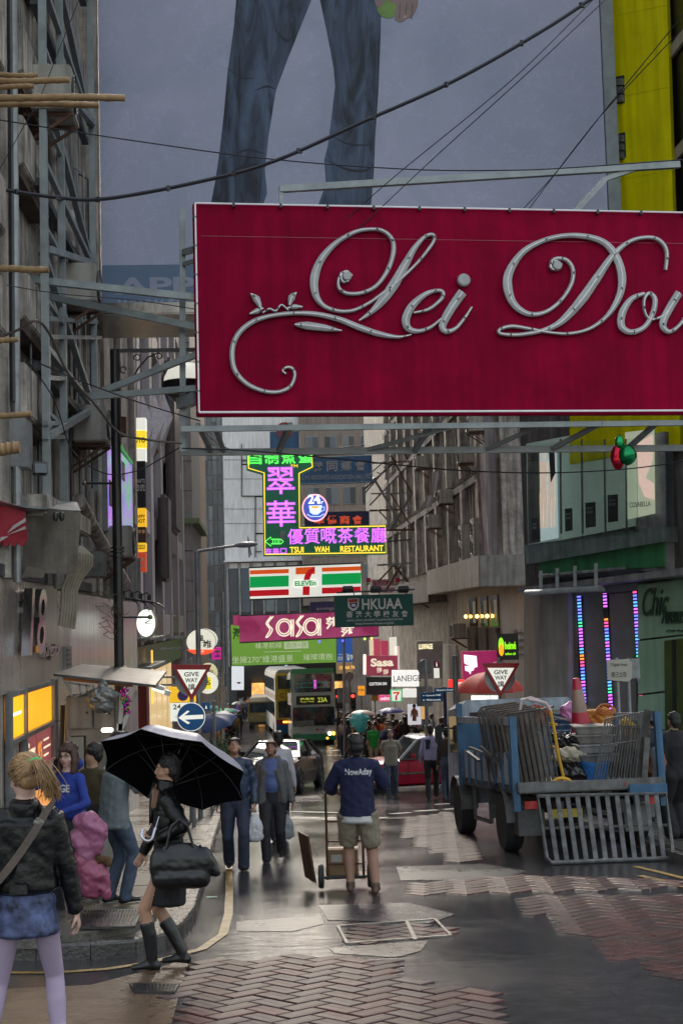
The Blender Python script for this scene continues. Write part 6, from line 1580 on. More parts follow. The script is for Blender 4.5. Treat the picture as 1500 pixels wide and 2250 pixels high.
# umbrella
def umbrella(label,loc,ax,r,top_m,in_m,hook=True,n=8,sag=.30,stem=.0,group=None,rot=0.,hand_r=.011,hm=None):
    """open canopy: panels with scalloped edge, ribs, stretchers, shaft and crook; ax = axis direction"""
    t=thing('umbrella',label,'umbrella',loc,0,group); ax=Vector(ax).normalized(); q=Vector((0,0,1)).rotation_difference(ax); t.rotation_mode='QUATERNION'; t.rotation_quaternion=q @ Matrix.Rotation(rot,3,'Z').to_quaternion()
    K=7; sub=6; V=[]
    def pt(a,s_,u):# s_ 0..1 from crown to rim, u 0..1 across the panel
        R_=r*math.sin(s_*1.12)/math.sin(1.12); z=-r*sag*(1-math.cos(s_*1.35))/(1-math.cos(1.35))
        e=math.sin(math.pi*u); R2=R_*(math.cos(math.pi/n)/math.cos(math.pi*(u-.5)*2/n*1.0)) if True else R_
        return Vector((math.cos(a)*R2*(1-.05*e*s_*s_),math.sin(a)*R2*(1-.05*e*s_*s_),z-.02*e*s_*(1-s_)))
    for side,mat,nm,off in ((0,top_m,'canopy',.004),(1,in_m,'lining',-.002)):
        mb=MB(); vs,fs=[],[]
        for p in range(n):
            b0=len(vs)
            for i in range(K+1):
                for j in range(sub+1):
                    u=j/sub; vs.append(pt((p+u)*2*math.pi/n,i/K,u)+Vector((0,0,off)))
            for i in range(K):
                for j in range(sub):
                    a=b0+i*(sub+1)+j; fs.append((a,a+1,a+sub+2,a+sub+1))
        mb.add(vs,fs); mb.build(nm,mat,t,smooth=2)
    for p in range(n):
        a=p*2*math.pi/n; rib=MB().tube([pt(a,i/6,0)+Vector((0,0,-.008)) for i in range(7)],.0028,4).build('rib',steel_dark,t)
        MB().bar((0,0,-r*sag*1.55),pt(a,.52,0)+Vector((0,0,-.012)),.004).build('stretcher',steel_dark,rib)
    MB().tube([(0,0,.06),(0,0,-stem)],.006,8).build('shaft',hm or steel_wet,t,smooth=True)
    MB().lathe([(.012,.0),(.008,.03),(.004,.07),(0,.07)],(0,0,0),8).build('ferrule',steel_dark,t)
    if hook:
        P=[Vector((0,0,-stem)),Vector((0,0,-stem-.07))]+[Vector((-.045+.045*math.cos(a_),0,-stem-.07-.05*math.sin(a_))) for a_ in [math.pi*i/9 for i in range(10)]]+[Vector((-.09,0,-stem-.045))]
        MB().tube(P,hand_r,10).build('crook_handle',hm or steel_wet,t,smooth=True)
    return t
um_top=M('wet silver grey canopy',(.30,.29,.34),rough=.35,var=.12,scale=4,bump=.1); um_blk=M('black lining',(.004,.004,.006),rough=.95,var=0,spec=.05)
grip=Vector((at(338,1835,P2.y-.33).x,P2.y-.33,at(338,1835,P2.y-.33).z)) 
crown=at(400,1632,P2.y+.22)
low=at(340,1826,P2.y-.20); axd=(crown-low)
umbrella('open umbrella with silver grey top and black lining held over the woman in black',crown,axd,.61,um_top,um_blk,True,8,.42,axd.length*.97,hand_r=.013,rot=.35,hm=M('bright aluminium shaft',(.5,.5,.55),rough=.25,metal=.8,var=0))
# --- 3 girl with glasses, blue sweatshirt, phone at ear
P3=Vector((at(150,1700,13.0).x,13.0,gz(13)+.12))
f=F(); J=body(f,1.57,.95,female=True,hands=[(-.10,.28,1.0),(.10,.15,1.36)],elbow=[(-1,-.3,-.5),(1,.2,-1)],top='top',bottom='bottom',head_turn=.0,palms=[None,(-1,0,0)],hdir=[None,(-.1,-.1,1)],loose=1.05)
f.seg((0,0,.93),(0,0,1.12),(.175,.13),(.165,.128),'top',bias=.006); f.ell((0,-.09,1.40),(.11,.07,.07),'top',bias=.004)
t3,b3=person('girl with glasses in a royal blue sweatshirt holding a phone to her ear',P3,R(180-22),f,dict(top=royal,bottom=dark_trs,skin=skin_p,shoe=shoe_b,lip=lip_m),.010,.005)
h=F(); hair_short(h,J,'hair',1.04,.6); hv=J['hv']
for q in (-1,1):h.chain([hv(q*.07,-.02,.03),hv(q*.085,.0,-.06),hv(q*.075,.02,-.15),hv(q*.06,.03,-.2)],[(.03,.05),(.028,.05),(.025,.04),(.012,.02)],'hair')
h.chain([hv(0,-.07,0),hv(0,-.085,-.1),hv(0,-.07,-.2)],[(.08,.04),(.085,.035),(.06,.02)],'hair')
hairpiece(h,t3,hair_br,.008); face(J,t3,glasses=black)
ph=thing('phone','small mobile phone held to the ear of the girl with glasses','phone',P3+Matrix.Rotation(R(158),3,'Z') @ Vector((.095,.06,1.42)),R(158)); MB().box((0,0,0),(.012,.055,.11),rx=R(-15)).build('case',black,ph,bevel=.003); MB().box((-.007,0,0),(.002,.045,.09),rx=R(-15)).build('screen',glass_dark,ph)
o_=text('GE',M('white fleece letters',(.55,.55,.55),rough=.8),t3,w=.10,h=.07,depth=.006,bold=.02,loc=(0,0,0)); o_.rotation_euler=(0,0,R(180)); o_.location=(-.05,.150,1.20)
strap(t3,[(.13,.03,1.40),(.135,.10,1.32),(.125,.115,1.2)],.03,black)
pk=M('padded pink nylon',(.30,.10,.19),rough=.45,var=.2,scale=5,bump=.5,bscale=14); pk2=M('padded rose nylon',(.28,.07,.13),rough=.45,var=.2,scale=5,bump=.5,bscale=14)
cj=thing('padded_jacket','pink padded winter jacket with fur hood bundled over the arm of the girl with glasses','jacket',at(193,1830,12.6),0)
fb=F(); fb.chain([(-.06,0,.10),(.02,-.04,.10),(.08,0,.0),(.06,0,-.14)],[.08,.10,.11,.08],'a'); fb.seg((-.08,0,-.02),(0,-.02,-.2),.09,.08,'a')
piece(fb,cj,{'a':pk},'jacket_body',.012,2,.018,('a',))
fb=F(); fb.chain([(-.06,-.01,-.22),(.04,0,-.36),(.02,0,-.52)],[.09,.12,.09],'a'); fb.seg((.1,0,-.3),(.16,0,-.55),.07,.05,'a'); piece(fb,cj,{'a':pk2},'sleeve',.012,2,.018,('a',))
fb=F(); [fb.ell((.02+.16*rnd.random(),-.03+.03*rnd.random(),-.22-.07*rnd.random()),(.04,.04,.035),'a') for i in range(10)]; piece(fb,cj,{'a':M('brown fur trim',(.10,.05,.02),rough=.95,bump=1,bscale=70)},'fur_trim',.01,1,.012,('a',))
# --- 4 person behind
P4=Vector((at(205,1720,14.6).x,14.6,gz(14.6)+.12))
f=F(); J=body(f,1.55,.95,hands=[(-.2,.1,.8),(.1,.25,1.2)],detail=False,head_turn=-.6)
t4,_=person('dark haired person in a dark top standing between the girl and the man in grey',P4,R(150),f,dict(top=pm_('ochre dark knit',(.06,.045,.02),.9),bottom=dark_trs,skin=skin_w,shoe=shoe_b),.014)
h=F(); hair_short(h,J,'hair',1.1,.5); hairpiece(h,t4,hair_b,.010)
# --- 5 man in grey shirt and jeans, facing away right
P5=G(255,1985,.12); P5=Vector((at(252,1850,P5.y).x,P5.y,gz(P5.y)+.12))
f=F(); J=body(f,1.68,1.03,hands=[(-.05,.33,1.12),(.10,.33,1.13)],elbow=[(-1,-.5,-.6),(1,-.6,-.6)],sleeve_to=.5,top='top',bottom='bottom',lean=.12,head_tilt=-.5,head_fwd=.03,palms=[(1,0,0),(-1,0,0)],loose=1.1,feet=[(-.08,-.03,0,0),(.09,.06,0,0)],curl=.8)
f.seg((0,-.01,.76),(0,.0,1.0),(.195,.155),(.17,.135),'top',bias=.01); f.seg((0,0,1.0),(0,.03,1.25),(.17,.135),(.18,.13),'top',bias=.006)
f.seg((0,.03,1.38),(0,.035,1.43),(.085,.08),(.075,.07),'top',bias=.004)
t5,_=person('man in loose grey blue shirt and faded jeans looking down at his hands',P5,R(-55),f,dict(top=grey_shirt,bottom=denim_l,skin=skin_w,shoe=shoe_b,lip=lip_m),.011,.007)
h=F(); hair_short(h,J,'hair',1.0,.3); hairpiece(h,t5,hair_b,.009)
# --- 6 man in navy jacket with plastic bag, walking towards camera
P6=G(518,1912); P6=Vector((at(518,1780,P6.y).x,P6.y,gz(P6.y)))
f=F(); J=body(f,1.68,1.1,hands=[(-.24,.10,.86),(.24,-.05,.84)],top='top',bottom='bottom',lean=.06,head_tilt=-.6,head_fwd=.03,loose=1.18,feet=[(-.09,.14,0,0),(.10,-.16,.02,0)],curl=1.)
f.seg((0,0,.93),(0,0,1.0),(.172,.135),(.185,.145),'top',bias=.006); f.seg((0,0,1.0),(0,.02,1.28),(.185,.148),(.19,.135),'top',bias=.008)
for q in (-1,1):f.seg(J['ss'][q],J['el%d' %q],.075,.066,'top',bias=.008); f.seg(J['el%d' %q],J['wr%d' %q],.064,.048,'top',bias=.008)
f.seg((0,.03,1.40),(0,.03,1.44),(.075,.07),(.065,.06),'top',bias=.006)
t6,_=person('man in a navy bomber jacket and jeans looking down, carrying a white plastic bag',P6,R(180),f,dict(top=M('navy nylon',(.02,.035,.075),rough=.45,var=.25,bump=.3,bscale=22),bottom=denim_d,skin=skin_w,shoe=shoe_b,lip=lip_m),.011,.007)
h=F(); hair_short(h,J,'hair',1.04,.8); hairpiece(h,t6,hair_b,.009,.005); face(J,t6)
plas=M('thin white plastic',(.50,.50,.52),rough=.4,var=.15,scale=6,bump=.6,bscale=20,spec=.6)
def bag(label,c,s=1.,mat=plas,rz=0.):
    t=thing('plastic_bag',label,'bag',c,rz); fb=F(); fb.seg((0,0,-.26*s),(0,0,-.12*s),(.10*s,.07*s),(.09*s,.06*s),'b'); fb.seg((0,0,-.12*s),(0,0,-.0),(.09*s,.055*s),(.02*s,.015*s),'b')
    piece(fb,t,{'b':mat},'bag_body',.010,1,.012*s,('b',))
    MB().tube([(-.02,0,-.05),(-.028,0,.03),(0,0,.06),(.028,0,.03),(.02,0,-.05)],.006,6).build('handle',mat,t,smooth=True); return t
hw=Matrix.Rotation(R(180),3,'Z') @ J['hand-1']; bag('white plastic carrier bag hanging from the hand of the man in the navy jacket',P6+hw+Vector((.0,0,-.07)),1.15)
# --- 7 man in open grey suit coat, blue shirt
P7=G(606,1893); P7=Vector((at(600,1780,P7.y).x,P7.y,gz(P7.y)))
f=F(); J=body(f,1.63,1.08,hands=[(-.27,.02,.80),(.25,.05,.78)],top='shirt',sleeve='jacket',bottom='bottom',lean=.10,head_tilt=-.45,head_fwd=.03,loose=1.15,feet=[(-.08,-.22,.03,0),(.08,.16,0,0)],curl=.6)
f.ell((0,.04,1.06),(.14,.115,.16),'shirt')
for q in (-1,1):
    f.chain([(q*.13,-.01,.82),(q*.135,-.0,1.05),(q*.12,.02,1.3),(q*.07,.03,1.42)],[(.07,.135),(.07,.14),(.065,.12),(.04,.06)],'jacket',bias=.006)
    f.chain([(q*.17,.10,.80),(q*.13,.13,1.08),(q*.075,.135,1.25)],[(.035,.03),(.035,.025),(.03,.02)],'jacket',bias=.012)
    f.seg(J['ss'][q],J['el%d' %q],.070,.06,'jacket',bias=.008); f.seg(J['el%d' %q],J['wr%d' %q],.058,.05,'jacket',bias=.008)
f.chain([(0,-.09,.80),(0,-.08,1.1),(0,-.06,1.38)],[(.16,.05),(.155,.05),(.13,.04)],'jacket',bias=.006)
t7,_=person('man in an open grey coat over a blue shirt walking with his head down',P7,R(172),f,dict(shirt=blue_shirt,jacket=grey_suit,bottom=dark_trs,skin=skin_t,shoe=shoe_b,lip=lip_m),.011,.006,('shirt','jacket','bottom'))
h=F(); hair_short(h,J,'hair',1.02,.8); hairpiece(h,t7,hair_br,.009); face(J,t7)
# --- 8 man in white shirt seen from behind, behind them
P8=Vector((at(612,1700,22.5).x,22.5,gz(22.5)))
f=F(); J=body(f,1.72,1.05,hands=[(-.27,.1,.84),(.27,.06,.82)],top='top',bottom='bottom',stride=.4,loose=1.12,head_turn=.3)
t8,_=person('man in a pale lilac shirt walking away behind the man in the grey coat',P8,R(0),f,dict(top=white_shirt,bottom=dark_trs,skin=skin_w,shoe=shoe_b,lip=lip_m),.013,.006)
h=F(); hair_short(h,J,'hair',1.0); hairpiece(h,t8,hair_b,.009)
bag('pale plastic bag low behind the legs of the man in the grey coat',Vector((at(630,1800,20).x,20,gz(20)+.55)),1.1,M('translucent grey plastic',(.25,.27,.3),rough=.4,bump=.5))
# --- 9 trolley man
P9=G(788,1962); P9=Vector((at(786,1800,P9.y).x,P9.y,gz(P9.y)))
f=F(); J=body(f,1.68,1.16,hands=[(-.19,.30,1.03),(.14,.30,1.12)],elbow=[(-1,-.6,-.5),(1,-.6,-.4)],sleeve_to=.62,top='top',bottom='shorts',leg_to=.80,calf='skin',lean=.02,loose=1.12,feet=[(-.10,.02,0,.1),(.17,-.14,.01,.15)],curl=1.,head_turn=.1,head_tilt=-.1)
f.seg((0,0,.84),(0,0,1.02),(.198,.165),(.185,.15),'top',bias=.012); f.seg((0,0,1.02),(0,0,1.3),(.185,.15),(.19,.135),'top',bias=.01)
f.seg((0,0,.775),(0,0,.835),(.196,.163),(.195,.162),'hem',bias=.010)
for q in (-1,1):
    f.seg(J['ss'][q],J['el%d' %q],.082,.075,'top',bias=.01); f.seg(J['el%d' %q],J['el%d' %q].lerp(J['wr%d' %q],.3),.075,.07,'top',bias=.01)
    hp_=J['hip']+Vector((q*.10,0,-.05)); f.seg(hp_,hp_.lerp(J['knee%d' %q],.86),.115,.105,'shorts',bias=.008)
    f.seg(J['ank%d' %q]+Vector((0,0,.03)),J['ank%d' %q]-Vector((0,0,.03)),.05,.05,'shoe',bias=.004)
t9,_=person('man in navy Nowaday T shirt and khaki shorts pushing a hand trolley',P9,R(-4),f,dict(top=navy,shorts=khaki,hem=pm_('white hem',(.5,.5,.5),.8),skin=skin_t,shoe=shoe_br,lip=lip_m),.010,.008,('top','shorts'))
h=F(); hair_short(h,J,'hair',1.06,.5,.02); hairpiece(h,t9,hair_b,.008,.005)
me=text_mesh('NowAday',M('white shirt print',(.50,.50,.50),rough=.8,var=.1),w=.29,h=.085,depth=.0,bold=.01)
for v in me.vertices:
    x,z_=v.co.x+.02,v.co.z+1.30; v.co=(x,0,z_)
o_=link(me,'shirt_lettering',t9)
dgm=bpy.data.objects[_.name].data if False else None
bo=[c for c in t9.children if c.name.startswith('body')][0]
from mathutils.bvhtree import BVHTree
def snap_back(me,bo,side=-1,off=.003):
    bm=bmesh.new(); bm.from_mesh(bo.data); T_=BVHTree.FromBMesh(bm); bm.free()
    for v in me.vertices:
        h_=T_.ray_cast(Vector((v.co.x,side*1.0,v.co.z)),Vector((0,-side,0)))
        if h_[0]:v.co.y=h_[0].y+side*off
snap_back(me,bo,off=.009)
# hand trolley in front of him with a carton
tro=thing('hand_trolley','rusty two wheeled hand trolley pushed by the man in the navy shirt','trolley',P9+Vector((-.13,.34,0)),R(-4),rx=0)
rst=M('rusty brown tube',(.10,.045,.03),rough=.6,metal=.3,var=.4)
for x_ in (-.20,.20):MB().tube([(x_,.04,.08),(x_,-.02,.9),(x_,-.06,1.05)],.014,8).build('upright',rst,tro,smooth=True)
MB().tube([(-.20,-.06,1.05),(-.12,-.08,1.08),(.12,-.08,1.08),(.20,-.06,1.05)],.014,8).build('handle',rst,tro,smooth=True)
for z_ in (.25,.5,.72):MB().bar((-.2,.02,z_),(.2,.02,z_),.02).build('rung',rst,tro)
MB().box((0,.22,.09),(.46,.38,.012)).build('toe_plate',rst,tro)
MB().bar((-.28,-.03,.12),(.28,-.03,.12),.025).build('axle',steel_dark,tro)
for x_ in (-.27,.27):
    w_=MB().lathe([(.06,-.025),(.115,-.03),(.13,-.015),(.13,.015),(.115,.03),(.06,.025)],(x_,-.03,.13),22,'X').build('wheel',rubber,tro,smooth=True)
    MB().lathe([(0,-.02),(.07,-.022),(.07,.022),(0,.02)],(x_,-.03,.13),16,'X').build('rim',steel_wet,w_)
card=M('brown cardboard',(.24,.15,.085),rough=.8,var=.15); bx=thing('carton','small brown cardboard carton standing on the toe plate of the hand trolley','box',P9+Vector((-.15,.60,.10)),R(-4))
MB().box((0,0,.15),(.36,.30,.28)).build('box_body',card,bx,bevel=.004); MB().box((0,0,.292),(.37,.05,.003)).build('tape',M('tape',(.3,.22,.12),rough=.3),bx); MB().box((-.06,-.151,.2),(.12,.002,.08)).build('label_sticker',M('label paper',(.4,.4,.38),rough=.6),bx)
bo2=MB().box((-.43,.15,.32),(.02,.4,.52),ry=R(-8),rz=R(18)).build('side_board',rst,tro)
# --- 10 walking man in beige tee near the taxi ; 11 man with lilac shirt ; etc
def mid(label,px,pyf,H,rz,mats,kw={},extra=None,hairkw={},hm=hair_b,vox=.018,Y=None,up=0.,facef=False,det=True,hx=True):
    p=G(px,pyf,up) if Y is None else Vector((at(px,pyf,Y).x,Y,gz(Y)+up)); p.z=gz(p.y)+up
    f=F(); kw=dict(kw); kw.setdefault('detail',det); J=body(f,H,**kw)
    if extra:extra(f,J)
    m_=dict(skin=skin_w,shoe=shoe_b,lip=lip_m,top=grey_shirt,bottom=dark_trs); m_.update(mats)
    t,o=person(label,p,R(rz),f,m_,vox,.006)
    if hx:h=F(); hair_short(h,J,'hair',**hairkw); hairpiece(h,t,hm,.012)
    if facef:face(J,t)
    return t,J,p
def tee(f,J):
    f.seg((0,0,.80),(0,0,1.0),(.185,.145),(.175,.135),'top',bias=.008); f.seg((0,0,1.0),(0,.02,1.28),(.175,.138),(.18,.13),'top',bias=.004)
mid('man in beige T shirt, hands behind his back, before the red taxi',861,1751,1.66,176,dict(top=pm_('beige tee',(.28,.26,.21),.85),bottom=denim_l),dict(build=1.1,sleeve_to=.35,hands=[(-.10,-.16,.92),(.10,-.16,.92)],elbow=[(-1,-.6,-.2),(1,-.6,-.2)],stride=.3,lean=.05,head_tilt=-.35,loose=1.12),tee,facef=True)
def suitup(f,J):
    f.seg((0,0,.95),(0,.0,1.28),(.175,.135),(.18,.13),'top',bias=.004)
    f.seg((.20,.0,.98),(.17,-.02,1.22),(.05,.09),(.06,.08),'coat',bias=.006)
    f.seg((-.08,-.115,1.2),(-.07,-.10,1.42),(.055,.03),(.055,.03),'coat',bias=.008)
mid('man in lilac shirt with dark jacket over his shoulder beside the taxi',950,1755,1.74,-8,dict(top=M('lilac shirt',(.34,.32,.50),rough=.7,var=.1),coat=pm_('teal dark cloth',(.015,.03,.045),.8)),dict(build=1.05,hands=[(-.27,.08,.88),(.2,.2,1.05)],stride=.42,loose=1.1),suitup)
mid('partly hidden person in jeans carrying a bag, right behind the man in the lilac shirt',984,1758,1.66,-5,dict(top=pm_('dark brown top',(.05,.035,.03),.85),bottom=denim_l),dict(build=1.,stride=.3),None,det=False)
mid('man in a bright green polo shirt and beige trousers facing the crossing',822,1688,1.68,172,dict(top=pm_('bright green polo',(.015,.30,.055),.8),bottom=pm_('beige chinos',(.30,.24,.17),.8)),dict(build=1.1,sleeve_to=.4,stride=.2,loose=1.1),tee,hm=hair_g)
mid('man in dark blue jacket, hand at his mouth, beside the green shirt',853,1700,1.74,165,dict(top=pm_('dark blue jacket',(.015,.02,.07),.8),coat=dark_trs),dict(build=1.2,hands=[(-.2,.1,.9),(.02,.17,1.45)],elbow=[None,(1,.2,-1)],loose=1.15),None,facef=True,vox=.02)
mid('older woman with a grey bun crossing behind the trolley man',777,1690,1.58,170,dict(top=pm_('grey checked top',(.10,.10,.11),.85)),dict(build=1.0,stride=.25),None,hm=hair_g,det=False,vox=.022)
mid('woman in black with an olive shoulder bag standing by the double decker',750,1637,1.68,20,dict(top=wool_black,bottom=wool_black),dict(build=1.05,female=True),None,det=False,vox=.024)
ob=thing('shoulder_bag','olive canvas shoulder bag worn by the woman in black near the bus','bag',at(752,1607,74.5),0); MB().box((0,-.25,0),(.38,.14,.26)).build('bag_body',pm_('olive canvas',(.10,.10,.05),.9),ob,bevel=.04)
mid('man in a mustard brown shirt and jeans walking alone on the left pavement edge',520,1629,1.66,175,dict(top=pm_('mustard brown shirt',(.22,.11,.025),.8),bottom=denim_l,shoe=M('white trainer',(.5,.5,.5),rough=.6)),dict(build=1.08,stride=.4,sleeve_to=.4),tee,det=False,vox=.024)
mid('person in navy walking just behind the man in the mustard shirt',527,1622,1.72,5,dict(top=pm_('navy tee',(.02,.025,.05),.8)),dict(build=1.0,stride=.35),None,det=False,vox=.026)
mid('dark haired man in navy jacket behind the truck by the green wall',1442,1800,1.72,10,dict(top=pm_('navy jacket',(.015,.018,.04),.7)),dict(build=1.15,loose=1.15),None,Y=22.0,up=.12)
mid('person in long black coat at the right edge by the green wall',1492,1900,1.70,20,dict(top=wool_black,bottom=wool_black),dict(build=1.35,loose=1.3,female=True),None,Y=18.8,up=.12)
mid('man in a black suit with his back turned by the blue street map sign',977,1700,1.74,0,dict(top=wool_black,bottom=wool_black),dict(build=1.15,loose=1.15),None,Y=52,up=.1,vox=.022,det=False)
mid('young long haired woman in charcoal waistcoat in the crossing crowd',878,1665,1.62,165,dict(top=pm_('charcoal waistcoat',(.05,.05,.055),.8)),dict(build=.95,female=True,stride=.2),None,hm=hair_br,vox=.022,det=False,hairkw=dict(vol=1.15,nape=.06),Y=56)
mid('person in a yellow padded jacket low behind the taxi roof',934,1640,1.55,175,dict(top=pm_('yellow nylon',(.55,.36,.02),.6)),dict(build=1.1),None,vox=.024,det=False,Y=52)
mid('woman with loose dark hair in a white collar just behind the taxi bonnet',905,1650,1.58,190,dict(top=white_shirt),dict(build=.95,female=True),None,vox=.022,det=False,Y=50,hairkw=dict(vol=1.15,nape=.05))
mid('man in a bright collared coat at the crossing just left of the parked hoarding',893,1640,1.7,170,dict(top=pm_('grey beige coat',(.16,.14,.12),.8)),dict(build=1.1),None,vox=.024,det=False,Y=58)
# crowd: copies of six people seen tiny beyond the crossing
protos=[]
for i in range(6):
    f=F(); J=body(f,rnd.uniform(1.58,1.76),rnd.uniform(.95,1.2),detail=False,female=bool(i %2),stride=rnd.uniform(.0,.45),hands=[(-.26,rnd.uniform(-.1,.2),.85),(.24,rnd.uniform(-.1,.3),rnd.choice([.8,1.1]))],loose=1.12,skin='skin',top='top',bottom='bottom')
    if i %3==0:f.ell((0,-.17,1.15),(.14,.1,.2),'top')
    h=F(); hair_short(h,J,'hair',1.05,.4,.03 if i %2 else 0)
    f.p+=h.p; me=f.mesh('body',dict(top=wool_black,bottom=dark_trs,skin=skin_w,shoe=shoe_b,hair=hair_b,lip=lip_m),.03,2); protos.append(me)
ccols=[('black',(.012,.012,.015)),('navy',(.018,.025,.06)),('charcoal',(.04,.04,.045)),('maroon',(.13,.015,.03)),('olive',(.08,.085,.04)),('pale grey',(.30,.30,.32)),('brown',(.10,.06,.035)),('denim blue',(.07,.11,.2)),('white',(.5,.5,.5)),('teal',(.03,.18,.18)),('orange',(.45,.13,.02)),('beige',(.30,.25,.19)),('purple',(.12,.04,.2)),('red',(.35,.02,.02))]
cloth_m={n:pm_('coat '+n,c,.8) for n,c in ccols}
spots=[]
for k in range(84):
    Y=rnd.uniform(54,68) if k<34 else rnd.uniform(62,88); px=rnd.uniform(765 if k<34 else 748,985 if k<34 else 960) if k<70 else rnd.uniform(745,800)
    spots.append((px,Y,'the crossing crowd'))
for k in range(24):spots.append((rnd.uniform(462,516),rnd.uniform(62,100),'the far left queue'))
for k in range(12):spots.append((rnd.uniform(520,566),rnd.uniform(103,113),'the group outside dark shops'))
ordn='first second third fourth fifth sixth seventh eighth ninth tenth eleventh twelfth thirteenth fourteenth fifteenth'.split()
folk=[]
for k,(px,Y,where) in enumerate(spots):
    p=at(px,1600,Y); zz=gz(Y)+(.1 if p.x>4 or px<515 else 0); rz=rnd.uniform(0,6.28)
    t=thing('person','','person',(p.x,Y,zz),rz,'people in '+where)
    n,c=ccols[int(rnd.random()**1.5*len(ccols))]; me=protos[k %6]
    o=bpy.data.objects.new('body',me); COL.objects.link(o); o.parent=t
    ti=[i for i,m in enumerate(me.materials) if m.name=='black cloth'][0]; o.material_slots[ti].link='OBJECT'; o.material_slots[ti].material=cloth_m[n]
    t.scale=(1,1,rnd.uniform(.95,1.05))
    folk.append((px,'nearest' if Y<60 else 'front' if Y<68 else 'middle' if Y<78 else 'back',n,where,t))
folk.sort(key=lambda q:q[0]); cnt={}
for px,row,n,where,t in folk:
    i=cnt[(row,n,where)]=cnt.get((row,n,where),-1)+1
    t['label']=f'{ordn[i]} person in {n} from the left, {row} row of {where}'
# umbrellas in the crowd
def um(label,px,py,Y,r,col,ax=(0,0,1),inner=None):
    m_=M('canopy '+label[:18],col,rough=.5,var=.12,scale=4); umbrella(label,at(px,py,Y),ax,r,m_,inner or m_,False,8,.34,.75)
um('pale beige umbrella at the left of the crossing crowd',795,1560,60,.62,(.45,.36,.32)); um('grey brown umbrella under the pale beige one',786,1567,61,.55,(.22,.17,.16))
um('purple blue umbrella in the middle of the crossing crowd',857,1555,56,.55,(.06,.06,.28)); um('turquoise umbrella tilted towards the camera in the crowd',795,1583,56,.52,(.06,.42,.42),(.3,-.9,.6))
um('green umbrella in the far left queue',492,1556,80,.6,(.02,.42,.14)); um('turquoise umbrella left of the green one in the queue',466,1550,84,.6,(.05,.35,.38)); um('dusty blue umbrella right of the green one',508,1557,90,.6,(.07,.13,.28))
um('pale grey umbrella in the far left queue',470,1566,66,.5,(.4,.4,.4)); um('beige umbrella in the far left queue',475,1572,62,.45,(.35,.3,.24)); um('dark grey umbrella by the dark shops at the street end',528,1540,100,.65,(.03,.03,.035))
um('dark blue umbrella with white tip panel by the planter on the left',466,1572,34,.60,(.02,.05,.15),(-.25,-.35,1))
# ================================================================ vehicles
def slope(Y):return math.atan((gz(Y+1)-gz(Y-1))/2)
tyre=M('tyre rubber',(.018,.018,.02),rough=.75,var=.3,scale=12); alloy=M('alloy wheel',(.35,.35,.37),rough=.3,metal=.8,var=.2)
head_l=EM('car headlamp',(.85,.85,1.),9); amber_l=EM('amber indicator',(1.,.45,.05),7); red_l=EM('red tail lamp',(1.,.08,.03),4)
chrome2=M('chrome trim',(.5,.5,.5),rough=.12,metal=1.,var=0)
def wheel(parent,c,r,w,rim=alloy,steel=False):
    x,y,z=c; s=1 if x>0 else -1
    o=MB().lathe([(r*.62,-w/2),(r*.93,-w/2),(r,-w*.34),(r,w*.34),(r*.93,w/2),(r*.62,w/2)],c,26,'X').build('wheel',tyre,parent,smooth=True)
    MB().lathe([(0,w*.30*s),(r*.16,w*.34*s),(r*.2,w*.24*s),(r*.55,w*.30*s),(r*.64,w*.46*s)],c,22,'X').build('rim',rim,o,smooth=True)
    if not steel:
        for k in range(5):
            a=k*1.2566; MB().bar((x+s*w*.38,y,z),(x+s*w*.40,y+math.cos(a)*r*.6,z+math.sin(a)*r*.6),.05).build('spoke',rim,o)
    return o
def loft(rows,close=True):
    n=len(rows[0]); vs=[p for r in rows for p in r]; fs=[]
    for i in range(len(rows)-1):
        for k in range(n-1):fs.append((i*n+k,i*n+k+1,(i+1)*n+k+1,(i+1)*n+k))
    fs+=[tuple(range(n))[::-1],tuple((len(rows)-1)*n+k for k in range(n))]
    return MB().add(vs,fs)
